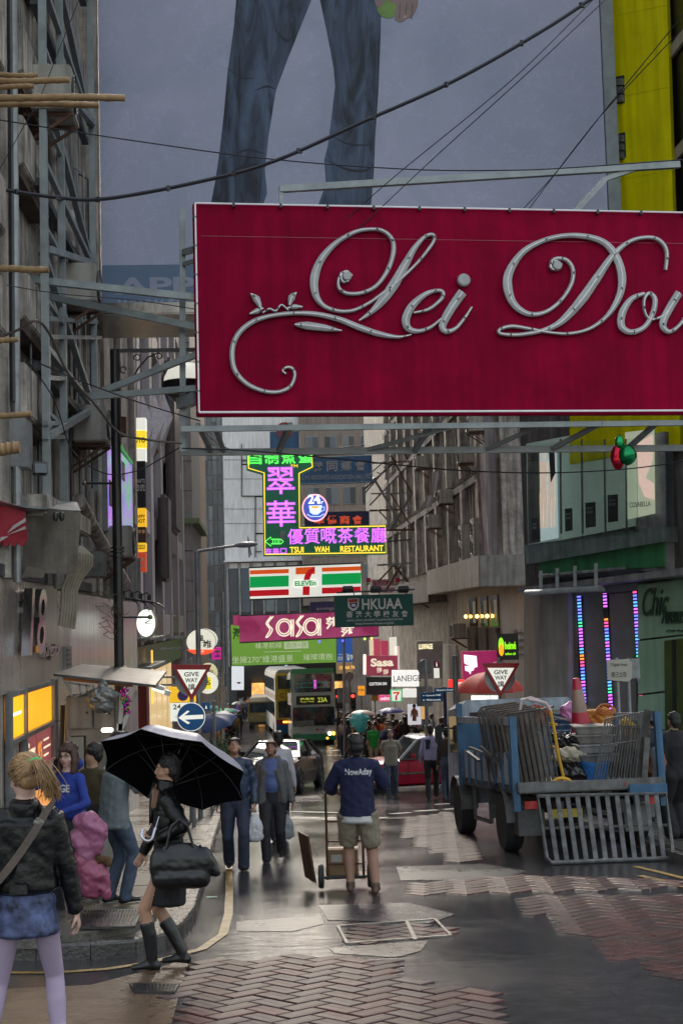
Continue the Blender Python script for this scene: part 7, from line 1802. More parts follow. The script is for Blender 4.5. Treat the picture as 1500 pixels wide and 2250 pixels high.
def car(label,loc,rz,st,gh,paint,roof_m,wheels,H,interior=True,rx=0.):
    """st: stations (y, half width, z low, z top); gh: greenhouse (y0,y1 at belt, y2,y3 at roof, half w belt, half w roof, z belt, z roof); front is -y"""
    t=thing('car',label,'car',loc,rz,rx=rx)
    rows=[]
    for y,w,zb,zt in st:
        half=[(w*.80,zb),(w*.97,zb+.08),(w*1.0,zb+(zt-zb)*.45),(w*.985,zt-.16),(w*.93,zt-.045),(w*.75,zt),(w*.35,zt+.02)]
        rows.append([(x,y,z) for x,z in half]+[(-x,y,z) for x,z in half[::-1]])
        rows[-1].append(rows[-1][0])
    loft(rows).build('bodywork',paint,t,smooth=True)
    y0,y1,y2,y3,wb,wr,zb,zr=gh
    g=MB().add([(-wb,y0,zb),(wb,y0,zb),(wb,y1,zb),(-wb,y1,zb),(-wr,y2,zr),(wr,y2,zr),(wr,y3,zr),(-wr,y3,zr)],[(3,2,1,0),(4,5,6,7),(0,1,5,4),(1,2,6,5),(2,3,7,6),(3,0,4,7)])
    g.build('window_glass',M('car window glass',(.03,.04,.045),rough=.04,var=0,spec=1.),t,bevel=.03)
    rb_=MB().add([(-wr*1.02,y2-.06,zr-.02),(wr*1.02,y2-.06,zr-.02),(wr*1.02,y3+.06,zr-.02),(-wr*1.02,y3+.06,zr-.02),(-wr*.85,y2+.08,zr+.05),(wr*.85,y2+.08,zr+.05),(wr*.85,y3-.08,zr+.05),(-wr*.85,y3-.08,zr+.05)],[(3,2,1,0),(4,5,6,7),(0,1,5,4),(1,2,6,5),(2,3,7,6),(3,0,4,7)])
    rb_.build('roof',roof_m,t,bevel=.03)
    for q in (-1,1):
        MB().bar((q*wb*1.005,y0+.0,zb),(q*wr*1.01,y2,zr),.06).build('pillar',roof_m,t); MB().bar((q*wb*1.005,y1,zb),(q*wr*1.01,y3,zr),.09).build('pillar',roof_m,t)
        ym=(y0+y1)/2+.1; MB().bar((q*wb*1.01,ym,zb),(q*wr*1.01,(y2+y3)/2+.1,zr),.07).build('pillar',black,t)
        MB().bar((q*(wb+.01),y0,zb+.01),(q*(wb+.01),y1,zb+.01),.03).build('belt_trim',chrome2,t)
        mr_=MB().box((q*(wb+.13),y0+.35,zb+.10),(.20,.12,.14)).build('mirror',paint,t,bevel=.03)
    for y in wheels:
        for q in (-1,1):
            x=st[3][1]*.93
            MB().lathe([(0,0),(.39,0),(.39,.03*q),(0,.03*q)],(q*(x+.035),y,.34),24,'X').build('wheel_arch',black,t)
            wheel(t,(q*(x+.0),y,.325),.325,.22)
    return t
bpaint=M('black car paint',(.012,.010,.016),rough=.22,var=0,coat=1.); rpaint=M('taxi red paint',(.50,.008,.045),rough=.3,var=.05,coat=.8); spaint=M('silver roof paint',(.42,.42,.47),rough=.3,var=.05,coat=.6)
def W(px,Y,dx=0.):p=at(px,1600,Y); return Vector((p.x+dx,Y,gz(Y)))
c1=car('black saloon car with its headlamps on turning towards the camera at the crossing',W(612,40.0),R(-14),
    [(-2.36,.62,.30,.62),(-2.28,.80,.20,.74),(-2.0,.89,.18,.84),(-1.45,.92,.17,.93),(-.8,.925,.17,.99),(.4,.925,.17,1.0),(1.5,.92,.17,1.0),(2.15,.86,.22,.97),(2.36,.74,.30,.86)],
    (-1.05,1.85,-.25,1.15,.80,.60,.96,1.40),bpaint,bpaint,(-1.45,1.4),1.45,rx=slope(42))
for q in (-1,1):
    hl=MB().box((q*.60,-2.28,.64),(.36,.12,.16),rz=R(18*q),ry=R(-8*q)).build('headlight',M('lamp glass',(.25,.25,.28),rough=.08,spec=1.),c1,bevel=.03)
    for dx in (-.08,.08):MB().lathe([(0,.05),(.055,.05),(.06,0),(0,0)],(q*.60+dx,-2.36+abs(dx)*.1,.645),12,'Y').build('lamp',head_l,hl)
    MB().box((q*.62,-2.37,.36),(.24,.03,.05)).build('fog_lamp',EM('violet white fog lamp',(.75,.6,1.),5),c1)
gr=MB().box((0,-2.37,.60),(.62,.05,.24)).build('grille',black,c1,bevel=.02)
for k in range(4):MB().box((0,-2.40,.51+k*.055),(.58,.02,.014)).build('bar',chrome2,gr)
MB().lathe([(.045,0),(.06,0),(.06,.02),(.045,.02)],(0,-2.41,.62),16,'Y').build('badge',chrome2,c1)
MB().box((0,-2.375,.36),(.9,.04,.14)).build('air_intake',black,c1,bevel=.02); MB().box((0,-2.41,.40),(.5,.01,.10)).build('number_plate',M('white plate',(.5,.5,.48),rough=.5),c1)
for q in (.38,.5):MB().box((q,-.86,1.08),(.09,.01,.09),rx=R(-32)).build('permit_sticker',M('pale sticker',(.5,.6,.55),rough=.5),c1)
tx=car('red taxi with a silver roof crossing from the right behind the walking men',W(873,38.2,.75),R(-90+9),
    [(-2.32,.70,.30,.72),(-2.25,.80,.24,.78),(-1.9,.84,.20,.83),(-1.1,.85,.19,.90),(-.9,.85,.19,.93),(.4,.85,.19,.95),(1.4,.85,.19,.95),(2.2,.83,.22,.90),(2.34,.76,.32,.80)],
    (-.95,1.75,-.40,1.25,.80,.66,.92,1.44),rpaint,spaint,(-1.45,1.35),1.5)
MB().box((0,.35,1.56),(.42,.14,.13)).build('roof_sign',M('taxi roof sign',(.6,.6,.5),rough=.4,emit=(.9,.9,.8),es=.3),tx,bevel=.02)
for q in (-1,1):
    MB().bar((q*.862,-2.1,.56),(q*.868,2.1,.56),.03,.05).build('side_strip',chrome2,tx)
    MB().box((q*.60,-2.31,.66),(.32,.06,.15)).build('headlight',M('unlit headlamp',(.35,.36,.38),rough=.08,spec=1.,metal=.5),tx,bevel=.02)
    MB().box((q*.80,-2.24,.50),(.10,.16,.09)).build('indicator',M('amber lens',(.6,.22,.02),rough=.2),tx,bevel=.01)
    for y in (-.02,.85):MB().box((q*.875,y+.3,.80),(.03,.14,.03)).build('door_handle',chrome2,tx)
    for y in (-.72,.25,1.22):MB().box((q*.856,y,.62),(.006,.012,.55)).build('door_gap',black,tx)
MB().box((0,-2.33,.64),(.75,.05,.14)).build('grille',chrome2,tx,bevel=.01); MB().box((0,-2.38,.38),(1.62,.12,.12)).build('bumper',M('grey bumper',(.2,.2,.21),rough=.4,metal=.5),tx,bevel=.03)
MB().box((.2,-.5,1.16),(.42,.02,.34),rx=R(-40)).build('visor',M('interior grey',(.1,.1,.1),rough=.8),tx)
# ---------------------------------------------------------------- double deckers
busw=M('bus white paint',(.42,.42,.44),rough=.35,var=.08,coat=.4); busg=M('bus green paint',(.01,.20,.08),rough=.35,coat=.4); buslv=M('bus silver side',(.25,.26,.27),rough=.35,var=.15)
bglass=M('bus window glass',(.02,.03,.035),rough=.05,spec=1.,var=.4,scale=1.5); led_y=EM('yellow display dots',(.75,.8,.1),.9)
def busbase(label,loc,rz,L,body_m,trim_m,rx=0.):
    t=thing('double_decker_bus',label,'bus',loc,rz,rx=rx)
    MB().prism([(-1.25,.32),(1.25,.32),(1.25,3.9),(1.15,4.22),(.9,4.33),(-.9,4.33),(-1.15,4.22),(-1.25,3.9)],0,L).build('body_shell',body_m,t,bevel=.06)
    for q in (-1,1):
        for k in range(6):
            MB().span(q*1.252,q*1.262,.9+k*1.6,2.35+k*1.6,1.35,2.25).build('window',bglass,t); MB().span(q*1.252,q*1.262,.9+k*1.6,2.35+k*1.6,2.95,3.75).build('window',bglass,t)
        MB().span(q*1.252,q*1.26,.1,L-.1,2.4,2.75).build('advert_band',M('advert band',(.12,.05,.05),rough=.4,var=.9,scale=1.),t)
        for y in (2.4,L-3):wheel(t,(q*1.12,y,.48),.48,.28,steel=True)
    return t
b1_=busbase('white and green double decker bus showing 23A on its front',W(690,78.5),R(.5),10.5,busw,busg,rx=slope(78))
def fr(nm,x0,x1,z0,z1,mat,th=.03,y=0.,par=None,bevel=.01):return MB().span(x0,x1,y-th,y+.002,z0,z1).build(nm,mat,par or b1_,bevel=bevel)
fr('roof_trim',-1.2,1.2,4.05,4.33,busg,.05); fr('skirt',-1.24,1.24,.25,.62,busg,.06); fr('roof_edge',-1.27,-1.2,3.0,4.2,busg,.03)
w1=fr('upper_windscreen',-1.08,1.08,2.98,4.0,bglass,.06,bevel=.04)
for z_ in (3.25,3.5):MB().bar((-1.0,-.09,z_),(1.0,-.09,z_),.035).build('handrail',M('turquoise rail',(.05,.45,.42),rough=.4),w1)
for x_ in (-.65,.65):MB().bar((x_,-.09,3.25),(x_,-.09,3.5),.03).build('rail_post',M('turquoise rail',(.05,.45,.42)),w1)
MB().box((.12,-.075,3.42),(.16,.02,.5)).build('neon_reflection',EM('magenta window reflection',(1.,.15,.9),.9),w1)  # reflected neon put in as a glowing strip on the glass
ds=fr('destination_display',-.98,.98,2.28,2.78,black,.05,bevel=.03)
for bd,x_,w_,h_ in (('23A',.52,.55,.27),('跑馬地',-.35,.8,.14)):
    me=text_mesh(bd,led_y,w=w_,h=h_,depth=.005,bold=.01,loc=(x_,-.056,2.53 if bd=='23A' else 2.60)); link(me,'lettering',ds)
link(text_mesh('Happy Valley',led_y,w=.8,h=.09,depth=.005,loc=(-.35,-.056,2.44)),'lettering',ds)
w2=fr('windscreen',-1.18,1.18,1.08,2.14,bglass,.06,bevel=.05)
MB().span(-1.12,0.,-.075,-.06,1.1,1.38).build('dashboard_shade',M('dash grey',(.15,.15,.16),rough=.6),w2)
for (a,b) in (((-.75,1.0),(-.25,1.3)),((.15,1.3),(.75,.98))):MB().bar((a[0],-.09,a[1]),(b[0],-.09,b[1]),.03).build('wiper',black,b1_)
MB().tube([(-.3,-.085,.92),(0,-.085,.85),(.25,-.085,.93)],.012,5).build('badge_line',steel_grey,b1_)
MB().lathe([(0,.02),(.085,.02),(.085,0),(0,0)],(.18,-.01,.86),16,'Y').build('emblem',M('orange red emblem',(.6,.08,.02),rough=.4),b1_)
fr('number_plate',.30,.62,.80,.90,M('plate violet print',(.25,.2,.4),rough=.5),.02)
for x_,m_ in ((.88,EM('bus headlamp',(1.,.85,.75),10)),(1.10,amber_l)):MB().lathe([(0,.03),(.10,.03),(.11,0),(0,0)],(x_,-.03,.52+.08),14,'Y').build('headlight',m_,b1_)
fr('lamp_cluster',-1.2,-.75,.5,.7,M('lamp glass',(.25,.25,.28)),.05); fr('fog_lamp',.68,.8,.3,.42,amber_l,.07)
MB().box((-1.42,-.05,2.0),(.2,.14,.42)).build('mirror',black,b1_,bevel=.04); MB().bar((-1.25,0,2.2),(-1.42,-.05,2.2),.03).build('mirror_arm',black,b1_)
b2_=busbase('yellow and blue double decker bus seen from its rear behind the white bus',W(650,87.5),R(3.4),10.5,buslv,busg,rx=slope(86))
def fr2(nm,x0,x1,z0,z1,mat,th=.03,bevel=.01):return MB().span(x0,x1,-th,.002,z0,z1).build(nm,mat,b2_,bevel=bevel)
ye=M('bus yellow paint',(.62,.42,.01),rough=.35,coat=.4)
fr2('rear_panel',-1.2,1.2,1.0,4.1,ye,.04); fr2('rear_window',-1.1,1.1,3.1,3.95,bglass,.06); fr2('rear_window',-1.1,1.1,1.3,2.35,bglass,.06)
fr2('lamp_band',-1.2,1.2,.85,1.18,M('bus red band',(.3,.02,.015),rough=.4),.06); fr2('skirt',-1.22,1.22,.3,.85,M('bus blue paint',(.01,.10,.25),rough=.4),.06)
for x_ in (-.75,-.6):MB().lathe([(0,.02),(.07,.02),(.07,0),(0,0)],(x_,-.065,1.03),12,'Y').build('tail_light',amber_l,b2_)
fr2('route_box',-.5,.3,2.55,2.85,black,.07); link(text_mesh('70',EM('orange dots',(1.,.45,.02),2),w=.4,h=.2,depth=.005,loc=(-.2,-.075,2.7)),'lettering',b2_)
link(text_mesh('C',M('bus red letter',(.4,.03,.02),rough=.4),w=.28,h=.3,depth=.01,bold=.03,loc=(-.85,-.045,2.7)),'lettering',b2_)
mb_=thing('minibus','olive and beige minibus waiting on the left of the double deckers','bus',W(577,97),R(-2),rx=slope(97))
olv=M('olive gold paint',(.16,.12,.035),rough=.35,coat=.4)
MB().prism([(-1.0,.3),(1.0,.3),(1.0,1.9),(.85,2.15),(-.85,2.15),(-1.0,1.9)],0,6).build('body_shell',olv,mb_,bevel=.08)
MB().prism([(-.98,1.86),(.98,1.86),(.85,2.2),(-.85,2.2)],-.02,5.9).build('roof',M('cream roof',(.5,.42,.3),rough=.4),mb_,bevel=.05)
MB().span(-.88,.88,-.03,0,1.15,1.82).build('windscreen',bglass,mb_,bevel=.04)
MB().span(-.9,.9,-.05,0,.3,.5).build('bumper',black,mb_,bevel=.02)
for q in (-1,1):
    MB().lathe([(0,.02),(.09,.02),(.09,0),(0,0)],(q*.72,-.02,.75),12,'Y').build('headlight',M('unlit headlamp',(.35,.36,.38)),mb_)
    MB().box((q*1.1,0,1.45),(.12,.08,.25)).build('mirror',black,mb_,bevel=.02)
    for y in (1.1,4.7):wheel(mb_,(q*.88,y,.33),.33,.2,steel=True)
link(text_mesh('COASTER',M('cream roof',(.5,.42,.3)),w=.55,h=.09,depth=.01,loc=(0,-.01,1.0)),'lettering',mb_)
# ---------------------------------------------------------------- flatbed truck
tb_blue=M('chipped blue paint',(.025,.10,.20),rough=.5,var=.35,scale=4,streak=.3); tb_pale=M('faded blue grey boards',(.36,.42,.50),rough=.6,var=.4,scale=5,streak=.4)
mud=M('muddy steel',(.06,.055,.05),rough=.7,var=.4,scale=6); dirty_alu=M('dirty grey aluminium',(.12,.12,.12),rough=.55,metal=.3,var=.45,scale=7,streak=.3)
TY=18.2
trk=thing('flatbed_truck','blue flatbed truck heaped with street works gear parked on the right, seen from behind','truck',(4.36,TY,gz(TY)),R(2.5),rx=slope(20))
hw_=1.0
MB().span(-hw_,hw_,.02,3.9,.82,.92).build('bed_floor',mud,trk)
for q in (-1,1):
    for k in range(4):
        y0,y1=.08+k*.95,.08+k*.95+.93
        MB().span(q*(hw_-.04),q*hw_,y0,y1,.93,1.36).build('side_board',tb_pale,trk,bevel=.008)
        for kk in range(2):MB().span(q*hw_,q*(hw_+.025),y0+.2+kk*.45,y0+.25+kk*.45,.86,1.38).build('hinge_strap',tb_blue,trk)
    MB().bar((q*hw_,.04,.6),(q*hw_,.04,1.85),.09).build('corner_post',tb_blue,trk)
    MB().bar((q*hw_,3.85,.8),(q*hw_,3.85,2.1),.09).build('corner_post',tb_blue,trk); MB().bar((q*hw_,2.0,1.3),(q*hw_,2.0,1.9),.06).build('stake',tb_blue,trk)
    MB().bar((q*hw_,.04,1.78),(q*hw_,3.85,1.84),.07,.10).build('top_rail',tb_pale,trk)
    MB().bar((q*.42,0,.62),(q*.42,5.4,.62),.10,.18).build('chassis_rail',mud,trk)
    for y,rr in ((1.05,.40),(4.35,.40)):
        wheel(trk,(q*(hw_-.12),y,rr),rr,.24,M('dusty steel rim',(.12,.12,.12),rough=.6,metal=.4),True)
        mbx=MB(); P=[(q*(hw_-.1),y+.52*math.cos(a),.42+.50*math.sin(a)) for a in [math.pi*i/8 for i in range(9)]]
        vs=[(x+dx,yy,zz) for x,yy,zz in P for dx in (-.14,.14)]+[(x+dx,yy,zz+.02) for x,yy,zz in P for dx in (-.14,.14)]
        fs=[(2*i,2*i+1,2*i+3,2*i+2) for i in range(8)]+[(18+2*i,20+2*i,21+2*i,19+2*i) for i in range(8)]
        mbx.add(vs,fs).build('mudguard',dirty_alu,trk)
    MB().span(q*.55,q*.92,.35,.9,.25,.60).build('tool_box',dirty_alu,trk,bevel=.01)
    MB().bar((q*.9,2.2,.8),(q*.9,2.2,.3),.05).build('stay',dirty_alu,trk); MB().bar((q*.9,3.4,.8),(q*.9,3.4,.3),.05).build('stay',dirty_alu,trk); MB().bar((q*.9,2.2,.32),(q*.9,3.4,.32),.05).build('side_guard',dirty_alu,trk)
    MB().box((q*.82,-.02,.68),(.16,.04,.10)).build('tail_light',M('dull red lens',(.10,.008,.008),rough=.2,emit=(.8,.02,.02),es=.04),trk)
MB().span(-hw_,hw_,3.82,3.88,.9,1.8).build('headboard',tb_blue,trk,bevel=.01)
cabr=[[(-.95,4.0,.5),(-.95,4.0,2.05),(-.85,4.0,2.15),(.85,4.0,2.15),(.95,4.0,2.05),(.95,4.0,.5)],[(-.95,5.3,.45),(-.95,5.1,2.0),(-.85,5.0,2.1),(.85,5.0,2.1),(.95,5.1,2.0),(.95,5.3,.45)],[(-.9,5.65,.45),(-.9,5.6,1.2),(-.85,5.4,1.4),(.85,5.4,1.4),(.9,5.6,1.2),(.9,5.65,.45)]]
loft([r+[r[0]] for r in cabr]).build('cab',tb_pale,trk,bevel=.03)
MB().span(-.8,.8,3.97,4.0,1.45,1.95).build('rear_window',bglass,trk); MB().span(-.965,-.95,4.3,5.0,1.3,1.9).build('side_window',bglass,trk)
MB().box((-1.12,5.2,1.6),(.12,.1,.3)).build('mirror',black,trk,bevel=.02); MB().bar((-.95,5.2,1.7),(-1.12,5.2,1.7),.03).build('mirror_arm',black,trk)
tl=MB().span(-hw_,hw_,-.10,.02,.84,.98).build('tail_beam',dirty_alu,trk,bevel=.015); MB().span(.5,hw_+.02,-.13,.0,.74,.90).build('blue_step',tb_blue,trk,bevel=.01)
# slatted loading ramp hung from the tail
rmp=thing('loading_ramp','dirty steel slatted ramp hanging from the truck tail down to the road','ramp',(0,0,0),world=True)
def rp(px,py,Y):return at(px,py,Y)
tlc,trc,blc,brc=rp(1180,1749,18.0),rp(1462,1745,18.0),rp(1203,1920,17.1),rp(1480,1918,17.1)
blc.z=brc.z=gz(17.1)+.03
MB().tube([tlc,tlc.lerp(blc,.93),blc+Vector((.05,0,.0)),brc-Vector((.05,0,0)),brc.lerp(trc,.07),trc],.028,8,closed=True).build('frame',dirty_alu,rmp,smooth=True)
for k in range(1,13):
    t_=k/13; a,b=tlc.lerp(trc,t_),blc.lerp(brc,t_); d=(b-a).normalized()
    MB().bar(a,b,.060 if True else .04,.022).build('slat',dirty_alu,rmp,bevel=.006)
MB().bar(tlc.lerp(blc,.5)+Vector((0,.03,0)),trc.lerp(brc,.5)+Vector((0,.03,0)),.03).build('cross_bar',mud,rmp)
# ---------------------------------------------------------------- load
def tr_pt(x,y,z):return trk.matrix_basis @ Vector((x,y,z))
bpy.context.view_layer.update()
bed=lambda px,py,y:at(px,py,TY+y)
def L_(name,label,cat,px,py,y,rz=0.,rx=0.,ry=0.):return thing(name,label,cat,bed(px,py,y),rz,rx=rx,ry=ry)
# stack of crowd barriers leaning
rust_al=M('rust stained galvanised',(.13,.11,.095),rough=.6,metal=.4,var=.5,scale=9,streak=.5)
for i in range(6):
    g=L_('barrier_panel',['grey slatted barrier panel at the front of the leaning stack on the truck','second slatted barrier panel in the leaning stack on the truck','third slatted barrier panel in the leaning stack','fourth slatted barrier panel in the leaning stack','fifth slatted barrier panel in the leaning stack','rearmost rust stained barrier panel of the leaning stack by the truck cab'][i],'barrier',1178-i*11,1738-i*5,.45+i*.22,R(-14),ry=R(-8))
    w_,h_=.62,1.08
    MB().tube([(-w_/2,0,0),(w_/2,0,0),(w_/2,0,h_-.06),(w_/2-.06,0,h_),(-w_/2+.06,0,h_),(-w_/2,0,h_-.06)],.018,6,closed=True).build('frame',rust_al,g,smooth=True)
    for k in range(8):MB().bar((-w_/2+.06+k*.072,0,.02),(-w_/2+.06+k*.072,0,h_-.02),.048,.012).build('slat',rust_al,g)
gg=L_('metal_grille','upright grey metal grille with thin bars at the tail right of the heap','grille',1300,1730,.25,0,ry=0)
P4_=[gg.matrix_basis.inverted() @ bed(*p,.25) for p in ((1302,1732),(1392,1730),(1412,1563),(1330,1580))]
gg_mi=Matrix.Translation(gg.location).inverted(); P4_=[gg_mi @ bed(*p,.25) for p in ((1302,1732),(1392,1730),(1412,1563),(1330,1580))]
MB().tube(P4_,.016,6,closed=True).build('frame',dirty_alu,gg,smooth=True)
for k in range(1,14):t_=k/14; MB().cyl(P4_[0].lerp(P4_[1],t_),P4_[3].lerp(P4_[2],t_),.0075,seg=6).build('bar',dirty_alu,gg)
MB().cyl(P4_[0].lerp(P4_[3],.62),P4_[1].lerp(P4_[2],.62),.009,seg=6).build('cross_bar',dirty_alu,gg)
# cone
cn=L_('traffic_cone','tall red and white traffic cone standing on the heap in the truck','traffic cone',1280,1632,1.3,ry=R(-4))
cr_=M('cone red plastic',(.40,.012,.04),rough=.4,var=.15); cw_=M('cone white sleeve',(.30,.20,.16),rough=.5,var=.25)
for (z0,z1,r0,r1,m_) in ((.02,.44,.17,.115,cr_),(.44,.76,.115,.075,cw_),(.76,.92,.075,.05,cr_)):MB().lathe([(r0,z0),(r1,z1)] if m_ is not cr_ or z1<.9 else [(r0,z0),(r1,z1),(.0,z1+.01)],(0,0,0),20).build('sleeve' if m_ is cw_ else 'cone_body',m_,cn,smooth=True)
MB().box((0,0,.015),(.42,.42,.04)).build('base',cr_,cn,bevel=.01)
# yellow trolley handle
yt=thing('yellow_hand_truck','yellow bent tube hand truck with white grip leaning on the barrier stack','trolley',(0,0,0),world=True)
ytm=M('scratched yellow tube',(.55,.30,.02),rough=.45,var=.3,scale=9)
P=[bed(*p,.35) for p in ((1240,1720),(1226,1660),(1216,1600),(1208,1560),(1198,1545),(1180,1540),(1160,1537))]
MB().tube(P[:4],.022,8).build('tube',ytm,yt,smooth=True); MB().tube(P[3:],.024,8).build('grip',M('pinkish white grip',(.5,.4,.4),rough=.5),yt,smooth=True)
P=[bed(1234+24*math.cos(a),1728-18*math.sin(a),.15) for a in [math.pi*i/10 for i in range(11)]]; MB().tube(P,.024,8).build('bent_foot',ytm,yt,smooth=True)
MB().tube([bed(*p,.7) for p in ((1142,1560),(1145,1538),(1165,1533),(1196,1545))],.022,8).build('rear_hoop',M('pinkish white grip',(.5,.4,.4)),yt,smooth=True)
for y_ in (1590,1640):MB().bar(bed(1200,y_,.5),bed(1222,y_+2,.35),.03).build('rung',ytm,yt)
def lump(name,label,cat,px,py,y,r,mat,n=5,amp=.03,seed=0):
    t=L_(name,label,cat,px,py,y); rs=random.Random(seed); fb=F()
    for i in range(n):fb.ell((rs.uniform(-.5,.5)*r[0],rs.uniform(-.4,.4)*r[1],rs.uniform(-.3,.3)*r[2]),(r[0]*rs.uniform(.5,.8),r[1]*rs.uniform(.5,.8),r[2]*rs.uniform(.5,.8)),'b')
    piece(fb,t,{'b':mat},'bag_body',.016,2,amp,('b',)); return t
blk_bag=M('shiny black plastic',(.012,.012,.014),rough=.2,var=.3,bump=.5,bscale=18)
for a in [('rubbish_bag','shiny black rubbish bag on top of the heap beside the traffic cone','bag',1250,1628,1.0,(.26,.22,.14),blk_bag,6,.05,1),
          ('rubbish_bag','black rubbish bag low in the middle of the truck bed','bag',1262,1700,.6,(.3,.25,.2),blk_bag,6,.05,2),
          ('cement_sack','pale torn cement sack under the black bag on the heap','sack',1262,1662,.7,(.32,.22,.13),M('pale torn sack',(.38,.34,.26),rough=.8,var=.4,scale=8),6,.05,3),
          ('cloth_bundle','reddish brown cloth bundle behind the barrier stack','bundle',1178,1570,1.9,(.18,.16,.16),M('reddish rags',(.22,.03,.02),rough=.9,var=.5),6,.05,4),
          ('cloth_bundle','pink plastic bundle beside the traffic cone','bundle',1250,1570,2.2,(.12,.1,.2),M('pink plastic',(.5,.2,.42),rough=.4),4,.04,5),
          ('cloth_bundle','orange sheeting bundle behind the metal grille','bundle',1316,1580,1.7,(.2,.2,.22),M('orange sheet',(.55,.25,.05),rough=.7,var=.4),5,.05,6),
          ('cloth_bundle','dark red netting on the truck floor near the yellow tube foot','bundle',1275,1725,.35,(.3,.12,.05),M('dark red net',(.2,.01,.02),rough=.8,bump=1.),6,.04,7),
          ('sack','rust brown sack behind the right corner post of the truck','sack',1436,1680,.5,(.13,.2,.28),M('rust brown sack',(.22,.07,.025),rough=.9,var=.5),5,.04,8),
          ('cloth_bundle','yellow cloth seen through the bars of the metal grille','bundle',1375,1600,1.3,(.1,.1,.22),M('yellow cloth',(.5,.33,.05),rough=.8),4,.03,9)]:lump(*a)
for i,(px,py,y,m_) in enumerate(((1300,1612,.8,(.28,.26,.24)),(1302,1632,.75,(.22,.20,.19)),(1303,1653,.7,(.3,.29,.3)),(1304,1674,.7,(.18,.18,.19)))):
    g=L_('plastic_tray',['topmost','second','third','lowest'][i]+' grey plastic tray of the pile left of the metal grille','tray',px,py,y,R(-6+i*4))
    MB().add([(-.22,-.16,0),(.22,-.16,0),(.22,.16,0),(-.22,.16,0),(-.26,-.2,.11),(.26,-.2,.11),(.26,.2,.11),(-.26,.2,.11)],[(3,2,1,0),(4,5,6,7),(0,1,5,4),(1,2,6,5),(2,3,7,6),(3,0,4,7)]).build('tray_body',M('tray %d' %i,m_,rough=.6,var=.3,streak=.3),g,bevel=.012)
    MB().box((0,0,.112),(.56,.44,.02)).build('rim',M('tray %d' %i,m_),g,bevel=.006)
bn=L_('blue_bin','blue plastic bin at the tail in the middle of the truck bed','bin',1308,1728,.5); MB().lathe([(0,0),(.16,0),(.19,.3),(.2,.3),(.2,.34),(.15,.34),(.14,.04),(0,.04)],(0,0,0),18).build('bin_body',M('blue plastic',(.02,.13,.38),rough=.4),bn,smooth=True)
for i,(x0,y0,x1,y1,y,lab) in enumerate(((1030,1642,1105,1672,.9,'pale metal channel bar lying aslant behind the left side boards'),(1026,1652,1052,1672,1.4,'short pale metal channel bar under the slanting one'),(1055,1640,1108,1690,.8,'broad pale metal strip lying across the barrier stack foot'))):
    t=thing('metal_bar',lab,'metal bar',(0,0,0),world=True); MB().bar(bed(x0,y0,y+.4),bed(x1,y1,y),.05,.03).build('bar',dirty_alu,t)
db=thing('timber_board','dark weathered timber board standing beside the metal grille on the right','board',(0,0,0),world=True); MB().bar(bed(1395,1735,.3),bed(1422,1560,.35),.10,.03).build('board',mud,db)
db=thing('timber_board','grey timber post with a squared top right of the metal grille','board',(0,0,0),world=True); MB().bar(bed(1412,1735,.25),bed(1420,1620,.25),.08,.06).build('board',dirty_alu,db)
hg=thing('wire_hanger','white wire frame on the blue headboard left of the traffic cone','frame',(0,0,0),world=True); MB().tube([bed(*p,2.5) for p in ((1205,1565),(1245,1570),(1248,1590),(1225,1572),(1212,1592),(1206,1566))],.012,6).build('wire',galv,hg)
cb=L_('blue_crate','blue plastic crate at the back of the heap behind the yellow tube','crate',1225,1612,2.6)
for k in range(4):MB().box((0,-.2,.03+k*.085),(.6,.03,.06)).build('slat',tb_blue,cb)
for q in (-.29,.29):MB().box((q,-.19,.17),(.04,.05,.36)).build('post',tb_blue,cb)
MB().box((0,0,.0),(.6,.4,.03)).build('base',tb_blue,cb)
MB().box((.45,-.105,.91),(.02,.01,.05)).build('reflector',M('dull red lens',(.10,.008,.008)),trk)
npl=MB().box((-.35,-.06,.56),(.42,.02,.11)).build('number_plate',M('dirty yellow plate',(.4,.30,.04),rough=.6,var=.4),trk)
for i,(a,b,y,m_,lab) in enumerate((((1236,1735),(1300,1588),.9,dirty_alu,'thin grey pole leaning across the middle of the truck heap'),((1150,1560),(1330,1600),1.9,galv,'pale pipe lying level across the top of the truck heap'),((1222,1700),(1330,1560),1.5,ytm,'yellow rod slanting up behind the plastic trays'),
        ((1130,1575),(1215,1552),1.2,rust_al,'rusty flat bar resting on top of the barrier stack'),((1290,1745),(1440,1700),.5,mud,'dark timber lying along the tail at the foot of the grille'))):
    t=thing('loose_bar',lab,'bar',(0,0,0),world=True); MB().bar(bed(*a,y),bed(*b,y+.3),.035,.03).build('bar',m_,t)
for i,(px,py,y,lab) in enumerate(((1405,1735,.7,'slatted barrier panel standing behind the upright metal grille'),(1385,1728,1.1,'slatted barrier panel deepest on the right of the truck bed'))):
    g=L_('barrier_panel',lab,'barrier',px-30,py,y,R(6),ry=R(4))
    MB().tube([(-.4,0,0),(.4,0,0),(.4,0,.85),(-.4,0,.85)],.018,6,closed=True).build('frame',rust_al,g)
    for k in range(9):MB().bar((-.32+k*.08,0,.02),(-.32+k*.08,0,.84),.04,.012).build('slat',rust_al,g)
for i,(px,py,y,r,c_,lab) in enumerate(((1228,1655,.8,.09,(.35,.3,.26),'small coil of pale hose on the heap beside the yellow tube'),(1330,1560,1.6,.14,(.4,.12,.03),'orange hose coil on top of the heap behind the trays'))):
    t=L_('hose_coil',lab,'hose',px,py,y)
    for q in range(3):MB().tube([((r-q*.02)*math.cos(a*.5236),(r-q*.02)*math.sin(a*.5236)*.8,q*.02+(r-q*.02)*math.sin(a*.5236)*.4) for a in range(12)],.012,6,closed=True).build('loop',M('hose %d' %i,c_,rough=.5),t,smooth=True)
